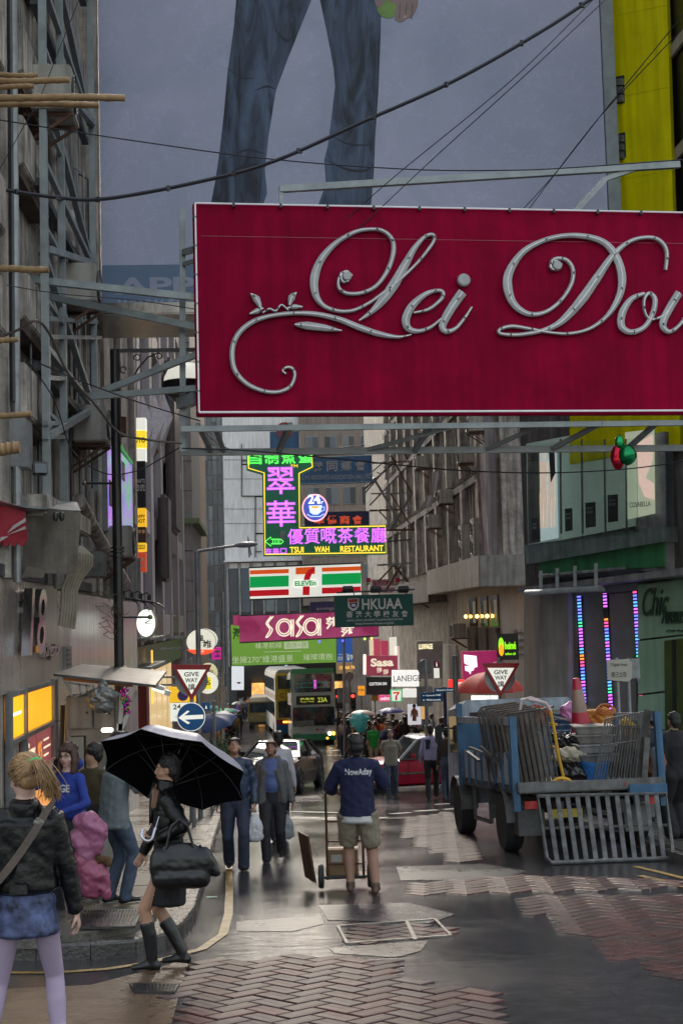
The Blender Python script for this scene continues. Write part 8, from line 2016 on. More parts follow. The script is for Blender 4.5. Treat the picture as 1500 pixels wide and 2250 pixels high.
# ================================================================ street furniture and small signs
def post(t,p0,p1,r,mat=black,nm='pole',seg=12):return MB().cyl(p0,p1,r,seg=seg).build(nm,mat,t,smooth=True)
# black lamp post with scroll arm and globe
LY=18.7
lp=thing('street_lamp','black cast iron lamp post with scrolled arm and domed globe lamp','street lamp',(at(262,1450,LY).x,LY,gz(LY)+.12),world=True)
b0=Vector((at(262,1450,LY).x,LY,gz(LY)+.12)); tp=at(258,768,LY)
post(lp,b0,(b0.x,LY,tp.z),.065); post(lp,b0,b0+Vector((0,0,.9)),.10,nm='base_sleeve')
for y_ in (1204,1212,1222):c=at(262,y_,LY); MB().lathe([(.07,-.012),(.095,-.012),(.095,.012),(.07,.012)],(b0.x,LY,c.z),16).build('band',black,lp)
c=at(262,1468,LY); MB().lathe([(.12,-.03),(.12,.0),(.075,.03)],(b0.x,LY,c.z),16).build('collar',black,lp)
e=at(455,770,LY); MB().bar((b0.x,LY,tp.z-.02),(e.x,LY,tp.z-.02),.05).build('arm',black,lp)
def scroll(cx,cy,r,a0,a1,n=16):return [at(cx+r*(1-.35*k/n)*math.cos(a0+(a1-a0)*k/n),cy+r*(1-.35*k/n)*math.sin(a0+(a1-a0)*k/n),LY) for k in range(n+1)]
MB().tube([at(*p,LY) for p in ((262,850),(290,835),(305,808),(325,785),(350,775))],.012,6).build('scroll',black,lp,smooth=True)
for a in ((272,812,8,1.2,6.6),(302,786,8,2.5,8.5),(350,783,7,-2,3.6),(271,840,8,.5,5.5)):MB().tube(scroll(*a),.010,6).build('scroll',black,lp,smooth=True)
g0=at(408,842,LY-.2)
gl_=MB().lathe([(.30,.0),(.29,.08),(.24,.18),(.14,.265),(0,.29)],g0,24).build('lamp_dome',M('cream lamp dome',(.55,.54,.46),rough=.3,var=.05,emit=(1.,.98,.85),es=.18),lp,smooth=True)
MB().lathe([(.30,-.07),(.315,-.05),(.315,.01),(.30,.02)],g0,24).build('lamp_rim',black,gl_,smooth=True)
MB().lathe([(.27,-.07),(.25,-.16),(.16,-.25),(0,-.28)],g0,24).build('lamp_bowl',M('clear lamp bowl',(.25,.24,.19),rough=.1,trans=.6,var=0),gl_,smooth=True)
MB().cyl(g0+Vector((0,0,.28)),(g0.x,LY,tp.z-.02),.015).build('hanger',black,gl_)
for (x0,y0,x1,y1) in ((186,1062,262,1062),(262,1356,330,1356)):
    MB().cyl(at(x0,y0,LY),at(x1,y1,LY),.016,seg=8).build('ladder_bar',black,lp)
    c=at(x0 if x0<200 else x1,y0,LY); MB().ball(c,.035,12).build('ball_end',M('brass ball',(.2,.17,.1),rough=.3,metal=.7),lp,smooth=True)
twg=MB()
rs=random.Random(3)
for i in range(26):
    p=at(250+rs.uniform(-8,12),1345+rs.uniform(-40,60),LY-.08); q=p
    for k in range(3):
        q2=q+Vector((rs.uniform(-.12,.1),rs.uniform(-.08,.02),rs.uniform(-.05,.09))); twg.tube([q,q2],.004,4); q=q2
tag(twg.build('dry_twigs',M('dry twigs',(.10,.085,.06),rough=.9),None),'tangle of dry twigs caught on the black lamp post','twigs',kind='stuff')
# modern lamp on thin grey pole
ml=thing('street_lamp','slim grey street lamp with a long curved arm over the road on the left','street lamp',W(437,27)+Vector((0,0,.12)),world=True)
b0=W(437,27); ptop=at(433,1212,27); post(ml,b0,ptop,.05,galv); MB().tube([ptop,at(460,1207,27),at(500,1201,27),at(520,1199,27)],.028,8).build('arm',galv,ml,smooth=True)
h0=at(540,1197,27); MB().ball((0,0,0),1,16); mb=MB().ball((0,0,0),1,16); mb.v=[(h0.x+v[0]*.24,h0.y+v[1]*.1,h0.z+v[2]*.06+v[0]*.01) for v in mb.v]; mb.build('lamp_head',M('grey lamp head',(.3,.3,.31),rough=.35),ml,smooth=True)
ml2=thing('street_lamp','far thin lamp post arm poking out beside the white building','street lamp',at(555,1240,90),world=True); MB().tube([at(548,1225,90),at(545,1180,90),at(552,1220,90)],.06,6).build('arm',galv,ml2)
# give way signs
def giveway(label,px,py,Y,wpx,tilt=0.):
    b=Board('give_way_sign',label,'traffic sign',px,py,Y,3); s=wpx/2
    b.disc(px,py-8,s*.80,'backing_disc',galv,.08,.02)
    tri=lambda k,r=3:[(px-k*s*.95,py-k*s*.86),(px-k*s*1.0+1,py-k*s*.92-.5),(px+k*s*1.0-1,py-k*s*.92-.5),(px+k*s*.95,py-k*s*.86+1),(px+1.5,py+k*s*.80),(px-1.5,py+k*s*.80)]
    b.poly(tri(1.),'red_border',M('sign red',(.38,.012,.02),rough=.35,var=.1),0,.015); b.poly([(px-s*.70,py-s*.68),(px+s*.70,py-s*.68),(px,py+s*.52)],'white_field',M('sign white',(.42,.41,.42),rough=.4,var=.1),-.016,.006)
    bk=M('sign black',(.02,.02,.02),rough=.5,var=0)
    b.txt('GIVE',px,py-s*.46,s*.72,s*.22,bk,-.024,depth=.003,bold=.02); b.txt('WAY',px,py-s*.17,s*.62,s*.22,bk,-.024,depth=.003,bold=.02); b.txt('讓',px,py+s*.17,s*.34,s*.34,bk,-.024,depth=.003,bold=.01)
    p=at(px,py,Y+.12); post(b.root,b.root.matrix_basis.inverted() @ p if False else Vector((0,.12,gz(Y)-b.O.z)),Vector((0,.12,.45)),.035,galv); return b
g1_=giveway('red bordered GIVE WAY triangle above the blue arrow sign on the left',421,1502,24.5,90)
g2_=giveway('red bordered GIVE WAY triangle behind the truck on the right',1099,1496,27,84)
ar_=Board('arrow_sign','round blue sign with a white arrow pointing left','traffic sign',420,1575,24.4,3)
ar_.disc(420,1575,31.5,'rim',M('sign white',(.42,.41,.42)),.0,.015); ar_.disc(420,1575,30,'blue_disc',M('sign blue',(.01,.14,.40),rough=.35,var=.08),-.016,.006)
ar_.poly([(392,1577),(412,1561),(417,1563),(405,1572),(447,1570),(447,1579),(406,1581),(418,1588),(413,1591)],'arrow',M('sign white',(.42,.41,.42)),-.023,.004)
pk_=Board('parking_sign','yellow and white no stopping sign with 24 half hidden behind the triangle','traffic sign',402,1545,26,3)
pk_.rect(372,1508,431,1543,'yellow_plate',M('sign amber',(.50,.28,.02),rough=.4,var=.1),0,.02); pk_.rect(374,1544,430,1584,'white_plate',M('sign white',(.42,.41,.42)),0,.02); pk_.disc(402,1528,12,'purple_disc',M('purple disc',(.12,.05,.3),rough=.4),-.021,.004)
bk_=M('sign black',(.02,.02,.02)); pk_.txt('24',389,1553,17,11,bk_,-.021,depth=.003,bold=.02); pk_.txt('小時',392,1574,14,8,bk_,-.021,depth=.003)
MB().cyl((.12,.05,gz(26)-pk_.O.z),(.12,.05,.8),.035).build('pole',galv,pk_.root)
bx_=Board('blue_plate_sign','small blue plate sign to the right of the yellow parking sign','traffic sign',447,1553,28,3); bx_.rect(432,1543,461,1562,'plate',M('sign blue',(.01,.14,.40)),0,.02); bx_.txt('▲',453,1553,5,8,M('sign white',(.42,.41,.42)),-.021,depth=.003)
# oval lanterns
lant=mat_emit_var('lit cream acrylic',(1.,.98,.82),(.85,.82,.66),1.0,3.)
Ov=Board('oval_lantern','oval cream lantern sign with brush written characters and a red 3/F band','sign',442,1410,35,3)
Ov.disc(448,1406,31,'rear_face',lant,.30,.05,ry=25); Ov.disc(442,1410,33,'rim',steel_dark,.05,.12,ry=29); Ov.disc(442,1410,32,'lit_face',lant,-.071,.01,ry=28)
Ov.poly([(411.5,1427),(472.5,1427),(466,1433),(456,1437),(442,1438.5),(428,1437),(418,1433)],'red_band',M('red band',(.6,.05,.02),rough=.4,emit=(.9,.06,.02),es=.5),-.083,.004)
ink=M('brush ink',(.01,.01,.015),rough=.5,var=0)
for ch,x,y,w_ in (('龍',440,1402,15),('雄',455,1415,19)):Ov.txt(ch,x,y,w_,w_*.95,ink,-.083,depth=.003,bold=.02,rz=.1)
Ov.txt('3/F',442,1432,12,5.5,EM('white film',(1,1,1),.8),-.088,depth=.003,bold=.02)
for y_ in (1401,1426):Ov.bar((350,y_-.5),(410,y_),.055,'bracket_tube',galv,.05)
Oy=Board('oval_lantern','pair of round cream and yellow lantern signs lower down beside the triangle sign','sign',462,1498,37,3)
Oy.disc(458,1479,21,'rear_face',mat_emit_var('lit butter acrylic',(.9,.85,.5),(.75,.7,.4),.8,3.),.3,.05,ry=22); Oy.disc(456,1500,25,'rim',steel_dark,.05,.12); Oy.disc(456,1500,24,'lit_face',lant,-.071,.01)
Oy.rect(450,1487,464,1514,'yellow_field',EM('lit yellow film',(1.,.85,.03),1.1),-.083,.004); Oy.txt('6a',464,1474,10,8,ink,.24,depth=.003); Oy.txt('5',458,1500,8,10,ink,-.09,depth=.003,bold=.02)
for y_ in (1488,1505):Oy.bar((350,y_),(440,y_),.05,'bracket_tube',galv,.05)
Pp=Board('palm_sign','small magenta square sign with a green palm emblem','sign',478,1436,48,3)
Pp.rect(465,1422,491,1449,'panel',M('magenta panel',(.34,.01,.17),rough=.4,emit=(.5,.02,.25),es=.25),0,.12)
gn_=M('palm green',(.04,.25,.03),rough=.5); Pp.poly([(470,1434),(473,1430),(478,1428),(483,1430),(486,1434),(478,1432)],'palm_crown',gn_,-.121,.004); Pp.rect(477,1432,479,1441,'palm_trunk',M('palm brown',(.2,.1,.03)),-.121,.004); Pp.poly([(471,1440),(485,1440),(483,1443),(473,1443)],'blue_wave',M('wave blue',(.03,.1,.35)),-.121,.004)
# wall clock with four hooded lamps above
Ck=Board('wall_clock','white oval street clock hanging beneath the curved black lamp hoods','clock',324,1371,27,-8)
Ck.disc(324,1371,21.5,'rim',M('cream clock rim',(.4,.4,.33),rough=.4),.06,.14,ry=31); Ck.disc(323,1369,20,'dial',M('clock dial',(.6,.62,.56),rough=.4,emit=(.9,1.,.85),es=.55),-.081,.008,ry=29)
for k in range(12):
    a=k*math.pi/6; x_,y_=323+15.5*math.sin(a),1369-23*math.cos(a); Ck.txt(str(k*5 if k else 60),x_,y_,6 if k>1 or not k else 3,6,ink,-.09,depth=.002)
Ck.bar((321,1369),(332,1363),.02,'hour_hand',ink,-.1); Ck.bar((321,1369),(336,1371),.014,'minute_hand',ink,-.1)
for i in range(4):
    t=thing('hooded_lamp',['curved black lamp hood nearest the lamp post above the clock','second curved black lamp hood above the clock','third curved black lamp hood above the clock','farthest curved black lamp hood above the clock'][i],'lamp',at(268+i*19,1312+i*3,25.5),0,'curved black lamp hoods')
    vs=[]; n=7
    for j in range(n+1):
        a=math.pi*.62*j/n-.3; x_,z_=.34*math.sin(a),.22*math.cos(a)-.22
        vs+=[(x_,-.12,z_),(x_,.12,z_),(x_,-.12,z_-.03),(x_,.12,z_-.03)]
    fs=[]
    for j in range(n):
        b_=j*4; fs+=[(b_,b_+1,b_+5,b_+4),(b_+2,b_+6,b_+7,b_+3),(b_,b_+4,b_+6,b_+2),(b_+1,b_+3,b_+7,b_+5)]
    fs+=[(0,2,3,1),(n*4,n*4+1,n*4+3,n*4+2)]
    MB().add(vs,fs).build('hood',M('black lamp hood',(.03,.03,.035),rough=.3,var=.2),t,smooth=True)
    MB().tube([(-.08,0,-.02),(-.14,0,.10),(-.02,0,.16),(.06,0,.10)],.014,6).build('swan_neck',black,t,smooth=True); MB().box((.03,0,.06),(.07,.10,.09)).build('clamp',black,t)
# ---------------------------------------------------------------- hawker booth on the left
hk=thing('hawker_booth','small green grey street booth with tilted tarred roof, lamp and folding cabinet doors','kiosk',(at(250,1600,17).x,17,gz(17)+.12),world=True)
booth=M('dull booth grey',(.24,.22,.20),rough=.6,var=.2,streak=.25); 
R4=[at(118,1480,16.6),at(182,1459,18.4),at(366,1474,18.4),at(342,1505,16.6)]
MB().add(R4+[p-Vector((0,0,.03)) for p in R4],[(0,1,2,3),(7,6,5,4),(0,3,7,4),(3,2,6,7),(2,1,5,6),(1,0,4,5)]).build('roof',M('wet tarred felt',(.05,.05,.055),rough=.28,var=.5,scale=2,bump=.4,bscale=5),hk)
MB().bar(at(140,1491,16.7),at(292,1506,16.7),.05,.04).build('eave_batten',M('orange timber',(.38,.15,.05),rough=.6),hk)
for a,b in (((143,1498),(160,1530)),((165,1530),(215,1512)),((150,1500),(200,1508)),((175,1502),(178,1528)),((190,1504),(192,1522)),((205,1505),(207,1518))):MB().bar(at(*a,16.75),at(*b,16.75),.022).build('roof_brace',galv,hk)
for (x0,y0,x1,y1,Y,nm) in ((152,1532,203,1600,17.0,'cupboard_door'),(206,1536,252,1600,17.02,'cupboard_door'),(148,1620,185,1696,16.6,'open_door'),(150,1602,233,1700,17.1,'lower_panel')):
    a,b=at(x0,y0,Y),at(x1,y1,Y); o=MB().span(a.x,b.x,Y,Y+.03,b.z,a.z).build(nm,booth,hk,bevel=.006)
    if nm != 'lower_panel':MB().ball((b.x-.06 if nm=='cupboard_door' else a.x+.24,Y-.01,(a.z+b.z)/2 if nm=='cupboard_door' else b.z+.1),.014,8).build('knob',black,o)
a,b=at(146,1530,17.1),at(256,1602,17.1); MB().span(a.x,b.x,17.05,17.7,gz(17)+.12,a.z).build('cabinet',booth,hk,bevel=.01)
a,b=at(157,1617,17.04),at(190,1690,17.04); MB().span(a.x,b.x,17.035,17.05,b.z,a.z).build('dark_opening',black,hk)
for a,b in (((268,1520),(262,1700)),((300,1520),(232,1690)),((262,1590),(262,1700))):MB().bar(at(*a,16.9),at(*b,16.9),.05).build('white_frame',M('white painted frame',(.45,.45,.42),rough=.5),hk)
c=at(236,1604,16.8); MB().box(c,(.14,.05,.05)).build('lamp',EM('booth lamp',(1.,.92,.8),6),hk,bevel=.01)
for x_,m_ in ((137,galv),(143,steel_dark),(140,rubber)):
    pass
for i,x_ in enumerate((134,139,144)):
    t=thing('leaning_rod',['first','second','third'][i]+' dark rod leaning on the wall left of the booth cupboard','rod',(0,0,0),world=True); MB().cyl(at(x_+2,1550,17.3),at(x_-4,1760,17.0),.018,seg=8).build('rod',[steel_dark,rubber,galv][i],t)
# see-through bag and string of baubles
pb=thing('hanging_bag','see-through plastic bag of odds and ends hanging under the booth roof','bag',at(226,1535,16.5),0); fb=F()
fb.ell((0,0,.02),(.19,.15,.11),'b'); fb.ell((.0,0,-.08),(.15,.13,.10),'b'); fb.seg((0,0,.1),(.01,0,.2),(.07,.05),(.03,.03),'b')
piece(fb,pb,{'b':M('cloudy plastic',(.14,.14,.13),rough=.2,var=.5,scale=5,spec=.8,bump=.8,bscale=10)},'bag_body',.012,1,.03,('b',))
bc=[('magenta bauble',(.45,.01,.25)),('gold bauble',(.5,.3,.04)),('green bauble',(.03,.25,.06)),('silver bauble',(.45,.45,.5)),('purple bauble',(.2,.02,.35))]
st_=thing('bauble_string','hanging string of small magenta, gold and green baubles under the booth roof','decoration',at(277,1512,16.4),world=True)
rs=random.Random(5)
for i in range(26):
    c=at(272+6*math.sin(i*1.7)+i*.42+rs.uniform(-3,3),1514+i*2.15,16.4+rs.uniform(-.05,.05)); n,c_=bc[rs.randrange(5) if i %3 else 0]
    MB().ball(c,rs.uniform(.016,.024),10).build('bauble',M(n,c_,rough=.15,metal=.7,var=0),st_,smooth=True)
MB().cyl(at(277,1505,16.4),at(285,1570,16.4),.004,seg=5).build('string',black,st_)
fl_=thing('flood_light','white boxy floodlight tilted down at the right end of the booth roof','lamp',at(352,1512,17.2),0)
MB().box((-.03,0,.02),(.17,.2,.05),ry=R(20)).build('housing',M('white lamp housing',(.5,.5,.48),rough=.4),fl_,bevel=.008); MB().box((-.02,0,-.03),(.16,.18,.02),ry=R(20)).build('lens',M('lamp lens',(.3,.33,.28),rough=.1,emit=(.9,1.,.8),es=.4),fl_); MB().box((.09,0,-.06),(.07,.14,.06),ry=R(20)).build('bracket',M('white lamp housing',(.5,.5,.48)),fl_)
fl2=thing('flood_light','black floodlight on the concrete ledge above the canvas awning','lamp',at(88,1030,15.3),R(20)); MB().box((0,0,0),(.16,.10,.14),rx=R(-15)).build('housing',black,fl2,bevel=.01); MB().box((0,-.055,0),(.13,.01,.11),rx=R(-15)).build('lens',glass_dark,fl2); MB().box((.02,.02,-.12),(.03,.03,.14)).build('stand',black,fl2)
# awning: red scalloped canopy, canvas, flashing
aw=thing('awning','faded canvas awning sheet with a red scalloped canopy and metal flashing on the left wall','awning',at(100,1150,15.8),world=True)
def sheet_px(pts,Y,name,mat,par,n=8,wav=.03,th=.01,dz=0.):
    (a,b,c,d)=[at(*p,Y) for p in pts]; vs,fs=[],[]
    for i in range(n+1):
        for j in range(n+1):
            u,v=i/n,j/n; p=a.lerp(b,u).lerp(d.lerp(c,u),v); vs.append(p+Vector((0,wav*math.sin(u*7+v*2)+dz*v,wav*.4*math.sin(u*5))))
    m=len(vs); vs+=[p+Vector((0,th,0)) for p in vs]
    fs=[(i*(n+1)+j,(i+1)*(n+1)+j,(i+1)*(n+1)+j+1,i*(n+1)+j+1) for i in range(n) for j in range(n)]; fs+=[tuple(q+m for q in f[::-1]) for f in fs]
    return MB().add(vs,fs).build(name,mat,par,smooth=2)
canvas=M('dirty canvas',(.17,.145,.12),rough=.85,var=.35,scale=3,bump=.3,streak=.3)
sheet_px([(55,1118),(178,1122),(166,1255),(45,1268)],15.6,'canvas_sheet',canvas,aw,10,.05); sheet_px([(60,1245),(100,1252),(95,1268),(45,1270)],15.5,'canvas_fold',canvas,aw,4,.02)
redc=M('red canopy cloth',(.33,.012,.03),rough=.6,var=.2)
sheet_px([(-60,1088),(55,1112),(60,1188),(-60,1192)],15.3,'red_canopy',redc,aw,8,.03)
for k in range(7):p0=(-60+k*17,1188); MB().prism([(at(p0[0]+x_,1188,15.3).x,at(0,p0[1]+y_,15.3).z) for x_,y_ in ((0,-3),(0,8),(5,14),(10,12),(17,2),(17,-3))],15.28,15.32).build('scallop',redc,aw)
for pts in ([(16,1172),(30,1155),(57,1138),(57,1146),(35,1160)],[(0,1190),(3,1180),(20,1178),(8,1186)],[(16,1176),(56,1156),(57,1162)]):MB().prism([(at(x_,y_,15.24).x,at(x_,y_,15.24).z) for x_,y_ in pts],15.235,15.245).build('white_flash',M('white cloth flash',(.5,.45,.45),rough=.7),aw)
MB().add([at(-20,1098,15.2),at(60,1116,15.2),at(178,1122,16.2),at(170,1103,17),at(30,1096,17),at(-20,1108,15.3),at(60,1122,15.3),at(176,1126,16.2)],[(0,1,4),(1,2,3,4),(0,5,6,1),(1,6,7,2)]).build('flashing',galv,aw)
for x_ in (122,136):MB().ball(at(x_,1135,15.4),.035,8,1,1,1.6).build('clip',black,aw,smooth=True)
cp=thing('cable_bundle','bundle of pale pipes curving down the wall beside the canvas awning','pipes',at(160,1300,16),world=True)
for k in range(6):MB().tube([at(x_+k*6,y_+k*1.5,16.5+k*.03) for x_,y_ in ((150,1195),(172,1215),(172,1235),(150,1262),(138,1290),(137,1330),(132,1375))],.022,8).build('pipe',M('pale lagged pipe',(.22,.19,.14),rough=.7,var=.4),cp,smooth=True)
db_=Board('condenser_box','dark rectangular duct box on the wall under the poster light boxes','duct',210,1245,18.5); db_.rect(182,1215,235,1272,'duct_body',M('worn dark duct',(.07,.07,.065),rough=.6,var=.6,scale=6),0,.5,bevel=.02)
# ---------------------------------------------------------------- railing and planter on the left kerb
rl_=thing('railing','grey pedestrian railing along the left kerb beyond the men','railing',(W(478,33).x,33,gz(33)),world=True)
a0=Vector((-1.02,27.5,gz(27.5)+.12)); a1=Vector((-1.4,52,gz(52)+.12)); n=26
for z_ in (1.0,.15):MB().bar(a0+Vector((0,0,z_)),a1+Vector((0,0,z_)),.045).build('rail',galv,rl_)
for i in range(n+1):
    p=a0.lerp(a1,i/n); p.z=gz(p.y)+.12; MB().bar(p,p+Vector((0,0,1.0)),.04).build('post',galv,rl_)
    for k in range(1,4):
        if i<n:q=a0.lerp(a1,(i+k/4)/n); q.z=gz(q.y)+.12; MB().bar(q+Vector((0,0,.15)),q+Vector((0,0,1.0)),.016).build('baluster',galv,rl_)
leafm=[M('leaf green %d' %i,c,rough=.5,var=.3,scale=20) for i,c in enumerate([(.03,.07,.02),(.05,.10,.03),(.02,.045,.015)])]
for j,(px,Y,lab) in enumerate(((478,34,'leafy green shrub in a trough on the near part of the left railing'),(486,40,'leafy green shrub in a trough farther along the left railing'),(494,50,'small leafy shrub at the far end of the left railing'))):
    t=thing('shrub',lab,'plant',W(px,Y)+Vector((0,0,.12)),0); MB().box((0,0,.55),(.35,1.5,.3)).build('planter',conc_dark,t,bevel=.02)
    for q in range(3):
        mb=MB(); rs=random.Random(j*7+q)
        for i in range(260):
            c=Vector((rs.gauss(0,.20),rs.uniform(-.8,.8),.95+rs.gauss(0,.17))); s_=rs.uniform(.03,.07); a=rs.uniform(0,6.28); b=rs.uniform(-1,1)
            d1=Vector((math.cos(a),math.sin(a),b)).normalized(); d2=d1.orthogonal().normalized(); mb.add([c-d1*s_,c+d2*s_*.5,c+d1*s_,c-d2*s_*.5],[(0,1,2,3)])
        mb.build('foliage',leafm[q],t,kind='stuff')
    MB().cyl((0,0,.5),(0,0,1.0),.03).build('stem',dark_brown,t)
# ---------------------------------------------------------------- small signs on the right
def psign(name,label,px0,py0,px1,py1,Y,mat,txts=(),th=.12,yaw=0.,cat='sign',polef=None,slant=0.):
    b=Board(name,label,cat,(px0+px1)/2,py1,Y,yaw)
    b.poly([(px0,py0),(px1,py0-slant),(px1,py1-slant),(px0,py1)],'panel',mat,0,th,bevel=.01)
    for bd,x,y,w_,h_,m_,bo_ in txts:b.txt(bd,x,y,w_,h_,m_,-th,depth=.01,bold=bo_)
    if polef:MB().cyl((0,.1,gz(Y)-b.O.z),(0,.1,polef),.035).build('pole',galv,b.root)
    return b
crm2=EM('lit cream film',(1.,.9,.7),1.2)
s1=psign('cosmetics_sign','small lit plum Sasa sign on a bracket above the dark clothing shop sign',804,1440,872,1484,56,mat_emit_var('lit plum acrylic',(.42,.07,.12),(.3,.04,.08),.7,2.),(('Sasa',838,1455,50,18,crm2,.04),('莎',832,1472,12,11,crm2,.02),('莎',846,1476,12,11,crm2,.02)),.2)
s1.tube([(801,1438),(801,1482)],.06,'lit_edge',EM('lit edge tube',(1.,.9,.75),2.5),.1)
psign('beauty_sign','bright white lit sign with thin black LANEIGE letters',860,1472,919,1508,50,EM('lit white face',(1.,.98,.95),1.35),(('LANEIGE',893,1490,60,13,ink,0),),.18)
psign('clothing_sign','dark sign with small white COTTON ON letters',803,1487,858,1526,54,M('near black sign',(.02,.028,.03),rough=.3),(('COTTON ON',829,1502,38,6.5,EM('white lit letters',(1,1,1),1.2),.03),),.2)
s7=psign('store_sign','small square white lit sign with a green edge and red 7',857,1515,882,1541,48,M('store green',(.01,.22,.08),rough=.4,emit=(.01,.4,.12),es=.4),(),.15)
s7.poly([(859,1517),(880,1517),(879,1539),(860,1539)],'lit_face',wl,-.151,.01); s7.poly([(862,1520),(876,1519),(876,1523),(862,1524)],'seven_bar',c_or,-.162,.006); s7.poly([(872,1523),(876,1523),(871,1529),(871,1538),(867,1538),(867,1529)],'seven_stem',c_rd,-.162,.006)
psign('pink_sign','small bright pink sign with white letters beside the square 7 sign',831,1527,857,1541,52,EM('lit pink face',(.95,.08,.30),.95),(('osim',844,1534,20,8,EM('white lit letters',(1,1,1),1.2),.03),),.15)
psign('bus_stop_sign','orange and white bus stop flag with 13 23A numerals',786,1507,801,1528,62,M('bus stop orange',(.6,.22,.02),rough=.4,emit=(.8,.3,.02),es=.3),(('13 23A',793,1516,13,5,M('purple ink',(.08,.03,.25)),.02),),.05,polef=.2)
psign('bus_stop_sign','yellow bus stop flag with blue print right of the orange one',816,1517,831,1540,60,M('bus stop yellow',(.5,.32,.02),rough=.4),(('巴士站',823,1526,12,5,M('purple ink',(.08,.03,.25)),.02),),.05,polef=.2)
psign('store_fascia','slanting striped fascia of the convenience store below the white beauty sign',884,1513,914,1532,46,wl,(),.1)
E8=Board('striped_fascia','green and red striped shop fascia beneath the lit white sign','sign',898,1540,47,0)
for y0,c_ in ((1514,c_rd),(1520,c_gr),(1528,c_rd)):E8.poly([(886,y0),(912,y0-3),(912,y0+1),(886,y0+4)],'stripe',c_,-.1,.02)
# advert hoarding with a printed bare chested man
AH=Board('advert_board','white advert hoarding with a printed bare chested man in the crowd','advert board',909,1580,50,0)
AH.rect(895,1547,924,1592,'panel',M('hoarding white',(.45,.45,.47),rough=.5,emit=(.6,.6,.65),es=.25),0,.06)
AH.poly([(905,1558),(907,1556),(911,1556),(913,1558),(917,1562),(918,1575),(915,1575),(914,1568),(914,1584),(905,1584),(905,1568),(903,1575),(901,1574),(902,1562)],'printed_figure',M('printed torso',(.33,.13,.07),rough=.5),-.061,.004)
AH.disc(909,1552,3.4,'printed_head',M('printed torso',(.33,.13,.07)),-.061,.004,ry=5); AH.disc(909,1549.5,3.6,'printed_hair',ink,-.067,.003,ry=3)
psign('lit_poster','tall glowing orange poster right of the advert hoarding',925,1550,936,1580,50,EM('orange glow poster',(1.,.55,.2),.9),(),.05,cat='poster')
# round sign backs and poles
for i,(px,py,r,Y,lab) in enumerate(((933,1466,17,36,'grey back of a round traffic sign by the lit white beauty sign'),(767,1487,10.5,60,'small dark back of a round traffic sign right of the white bus'),(480,1497,10,50,'small grey back of a round traffic sign left of the lit menu panel'))):
    b=Board('round_sign',lab,'traffic sign',px,py,Y,2); b.disc(px,py,r,'disc',galv,0,.03); MB().cyl((0,-.04,gz(Y)-b.O.z),(0,-.04,r*Y/3000),.04).build('pole',galv,b.root)
for i,(x0,y0,x1,y1,Y,lab) in enumerate(((915,1508,950,1552,38,'blank grey back of a square sign below the round sign back'),(740,1511,772,1545,70,'dark square sign back right of the white bus'),(468,1508,500,1548,55,'grey back of a square sign among the left poles'))):
    b=psign('square_sign',lab,x0,y0,x1,y1,Y,galv,(),.03,cat='traffic sign')
pole_l=[(755,1395,1650,62,.06,'tall thin grey pole rising right of the white bus'),(935,1480,1700,36.5,.05,'grey pole carrying the round sign back'),(489,1300,1720,45,.05,'grey pole standing by the left railing'),(470,1540,1700,32,.04,'short grey pole at the near end of the left railing'),(999,1440,1720,30,.06,'grey pole just left of the truck cab')]
for px,y0,y1,Y,r,lab in pole_l:
    t=thing('pole',lab,'pole',W(px,Y),world=True); p=at(px,y0,Y); MB().cyl(W(px,Y),p,r,seg=10).build('shaft',galv,t,smooth=True)
# blue direction signs
BD=Board('direction_sign','stack of blue pedestrian direction arms with white arrows on a dark post','sign',950,1555,34,0)
sb=M('direction blue',(.01,.13,.32),rough=.4); wt2=M('sign white',(.42,.41,.42))
for (x0,y0,x1,y1,tx) in ((923,1521,972,1534,'← Central 中環'),(923,1532,972,1543,'← Mid-Levels'),(953,1511,998,1521,'Queen\'s Road')):
    BD.rect(x0,y0,x1,y1-.8,'arm',sb,0,.03); BD.txt(tx,(x0+x1)/2,(y0+y1)/2,(x1-x0)*.8,4,wt2,-.031,depth=.003)
MB().cyl(Vector((.32,.06,gz(34)-BD.O.z)),(.32,.06,.5),.045).build('post',M('navy post',(.01,.012,.06),rough=.4),BD.root)
BD.rect(953,1453,965,1468,'pink_plate',M('pink plate',(.35,.02,.1)),.05,.03); BD.rect(953,1468,965,1490,'white_plate',wt2,.05,.03); BD.txt('i',959,1460,3,9,wt2,.02,depth=.003)
# traffic light
for px,py,Y,col,lab in ((775,1540,70,(1.,.03,.02),'traffic light showing red beside the bus stop flags'),(742,1530,74,(1.,.3,.05),'traffic light glowing amber and red at the bus side')):
    t=thing('traffic_light',lab,'traffic light',W(px,Y),world=True); c=at(px,py,Y); MB().cyl(W(px,Y),c,.05,seg=8).build('pole',black,t); MB().box(c,(.3,.2,.85)).build('housing',black,t,bevel=.03)
    for k in range(3):MB().ball(c+Vector((0,-.12,.25-k*.25)),.09,10).build('lamp',EM('signal '+lab[:12],col,9) if k==(0 if col[1]<.1 else 1) else black,t)
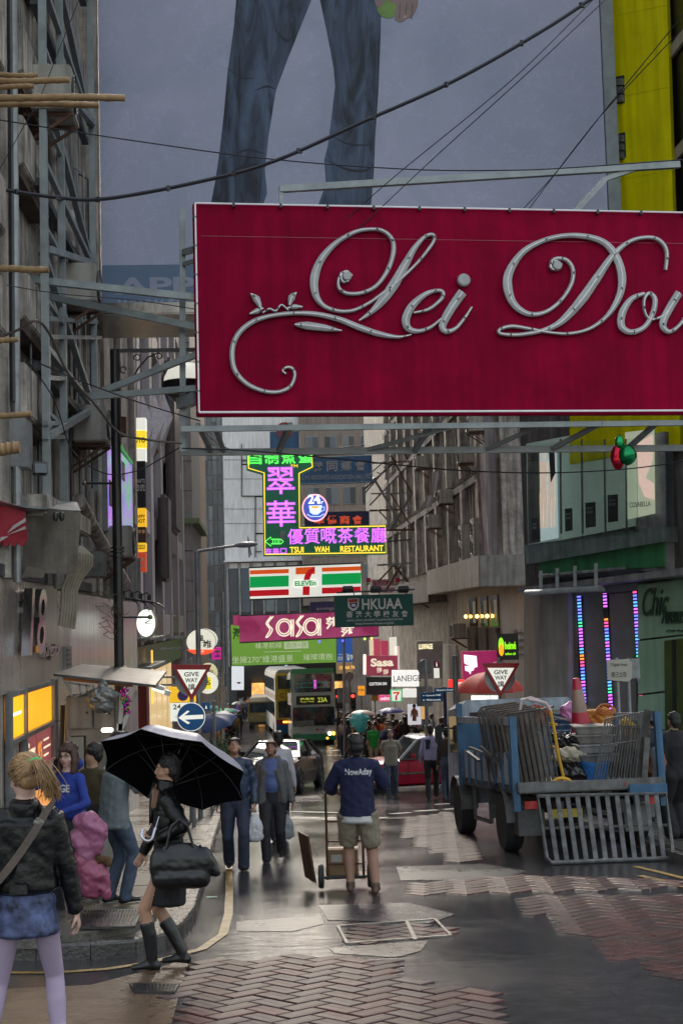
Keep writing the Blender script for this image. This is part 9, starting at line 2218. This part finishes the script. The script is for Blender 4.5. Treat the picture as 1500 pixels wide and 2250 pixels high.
# hei me shop sign, pink shop with white lit emblem, red parasol stall
HM=Board('juice_sign','black sign with glowing green and orange fruit emblem and lettering','sign',1115,1450,43.5,0)
HM.rect(1090,1392,1137,1450,'panel',M('black shop sign',(.03,.03,.03),rough=.4),0,.1)
lg_=EM('lime neon',(.35,1.,.02),1.6); HM.disc(1099,1418,6,'leaf_emblem',lg_,-.1,.03,ry=17); HM.disc(1099,1428,5.5,'orange_emblem',EM('orange neon',(1.,.42,.02),1.5),-.131,.02,ry=13)
HM.txt('heimé',1119,1418,24,17,lg_,-.1,depth=.03,bold=.02); HM.txt('wellness café',1119,1436,23,6,lg_,-.1,depth=.02)
PS=Board('pink_shopfront','dark pink shop front with a bright white stepped emblem','sign',1050,1500,43.8,0)
PS.rect(1013,1430,1090,1500,'panel',M('raspberry panel',(.16,.01,.05),rough=.4,emit=(.2,.01,.06),es=.4),0,.25); PS.poly([(1016,1438),(1043,1441),(1045,1465),(1038,1466),(1037,1472),(1031,1474),(1030,1481),(1027,1475),(1019,1473),(1018,1463),(1030,1463),(1017,1457)],'emblem',EM('white lit emblem',(1.,.92,1.),2.6),-.25,.03)
ltb=psign('lit_counter','white glowing counter front under the red parasol',1034,1528,1093,1558,42.5,EM('white counter',(1.,.97,.95),1.8),(),.1)
psign('red_counter_sign','red fascia with white letters behind the red parasol',984,1493,1020,1511,43.6,M('red fascia',(.45,.02,.02),rough=.4,emit=(.8,.03,.02),es=.4),(('SUPER',1006,1502,26,8,wt2,.02),),.15)
rp_m=M('red parasol cloth',(.40,.03,.02),rough=.7,var=.15)
pr=umbrella('wide red market parasol with printed edge behind the left rail of the truck',at(1074,1476,37),(0,0,1),.98,rp_m,rp_m,False,6,.55,2.2)
for a in range(6):
    pass
psign('white_front_sign','pale upper shop front with thin gold letters left of the pink shop front',912,1408,968,1490,58,M('pale front',(.38,.37,.36),rough=.5),(('LUXFAGE',931,1420,30,11,M('gold lit letters',(.5,.4,.2),emit=(1.,.85,.5),es=.6),.0),),.6)
psign('menu_panel','tall white lit menu panel with red and green food picture on the left end',509,1464,536,1516,92,EM('lit menu white',(.9,.95,1.),1.0),(),.1,cat='panel').poly([(519,1500),(524,1498),(530,1499),(526,1503)],'printed_food',M('chili red',(.4,.03,.02)),-.101,.01)
psign('arch_shop_front','warm lit doorway of a shop left of the buses at the street end',553,1501,581,1541,112,warm_lit,(),.1,cat='shop front')
# street name plate
DN=Board('street_name_sign','white street name plate on two posts in front of the coloured light strips','sign',1380,1494,21.5,-6)
DN.poly([(1331,1450),(1379,1448),(1387,1456),(1386,1492),(1378,1498),(1334,1494)],'plate',M('name plate white',(.42,.41,.36),rough=.5,var=.12),0,.03,bevel=.004)
DN.rect(1380,1448,1410,1492,'rear_plate',galv,.25,.03); DN.txt('D\'Aguilar Street',1358,1461,36,9,ink,-.031,depth=.003); DN.txt('德己立街',1358,1482,34,12,ink,-.031,depth=.003)
for x_ in (1357,1381):
    c=DN.p(x_,1500); MB().cyl((c[0],.05,gz(21.5)-DN.O.z),(c[0],.05,.35),.03).build('post',galv,DN.root)
# scraps on the road
lf=thing('leaflet','pale green scrap of paper lying by the kerb on the wet road','litter',G(465,1973)+Vector((0,0,.012)),.3); MB().box((0,0,0),(.12,.05,.002),ry=.05).build('sheet',M('pale green paper',(.25,.45,.4),rough=.6),lf)
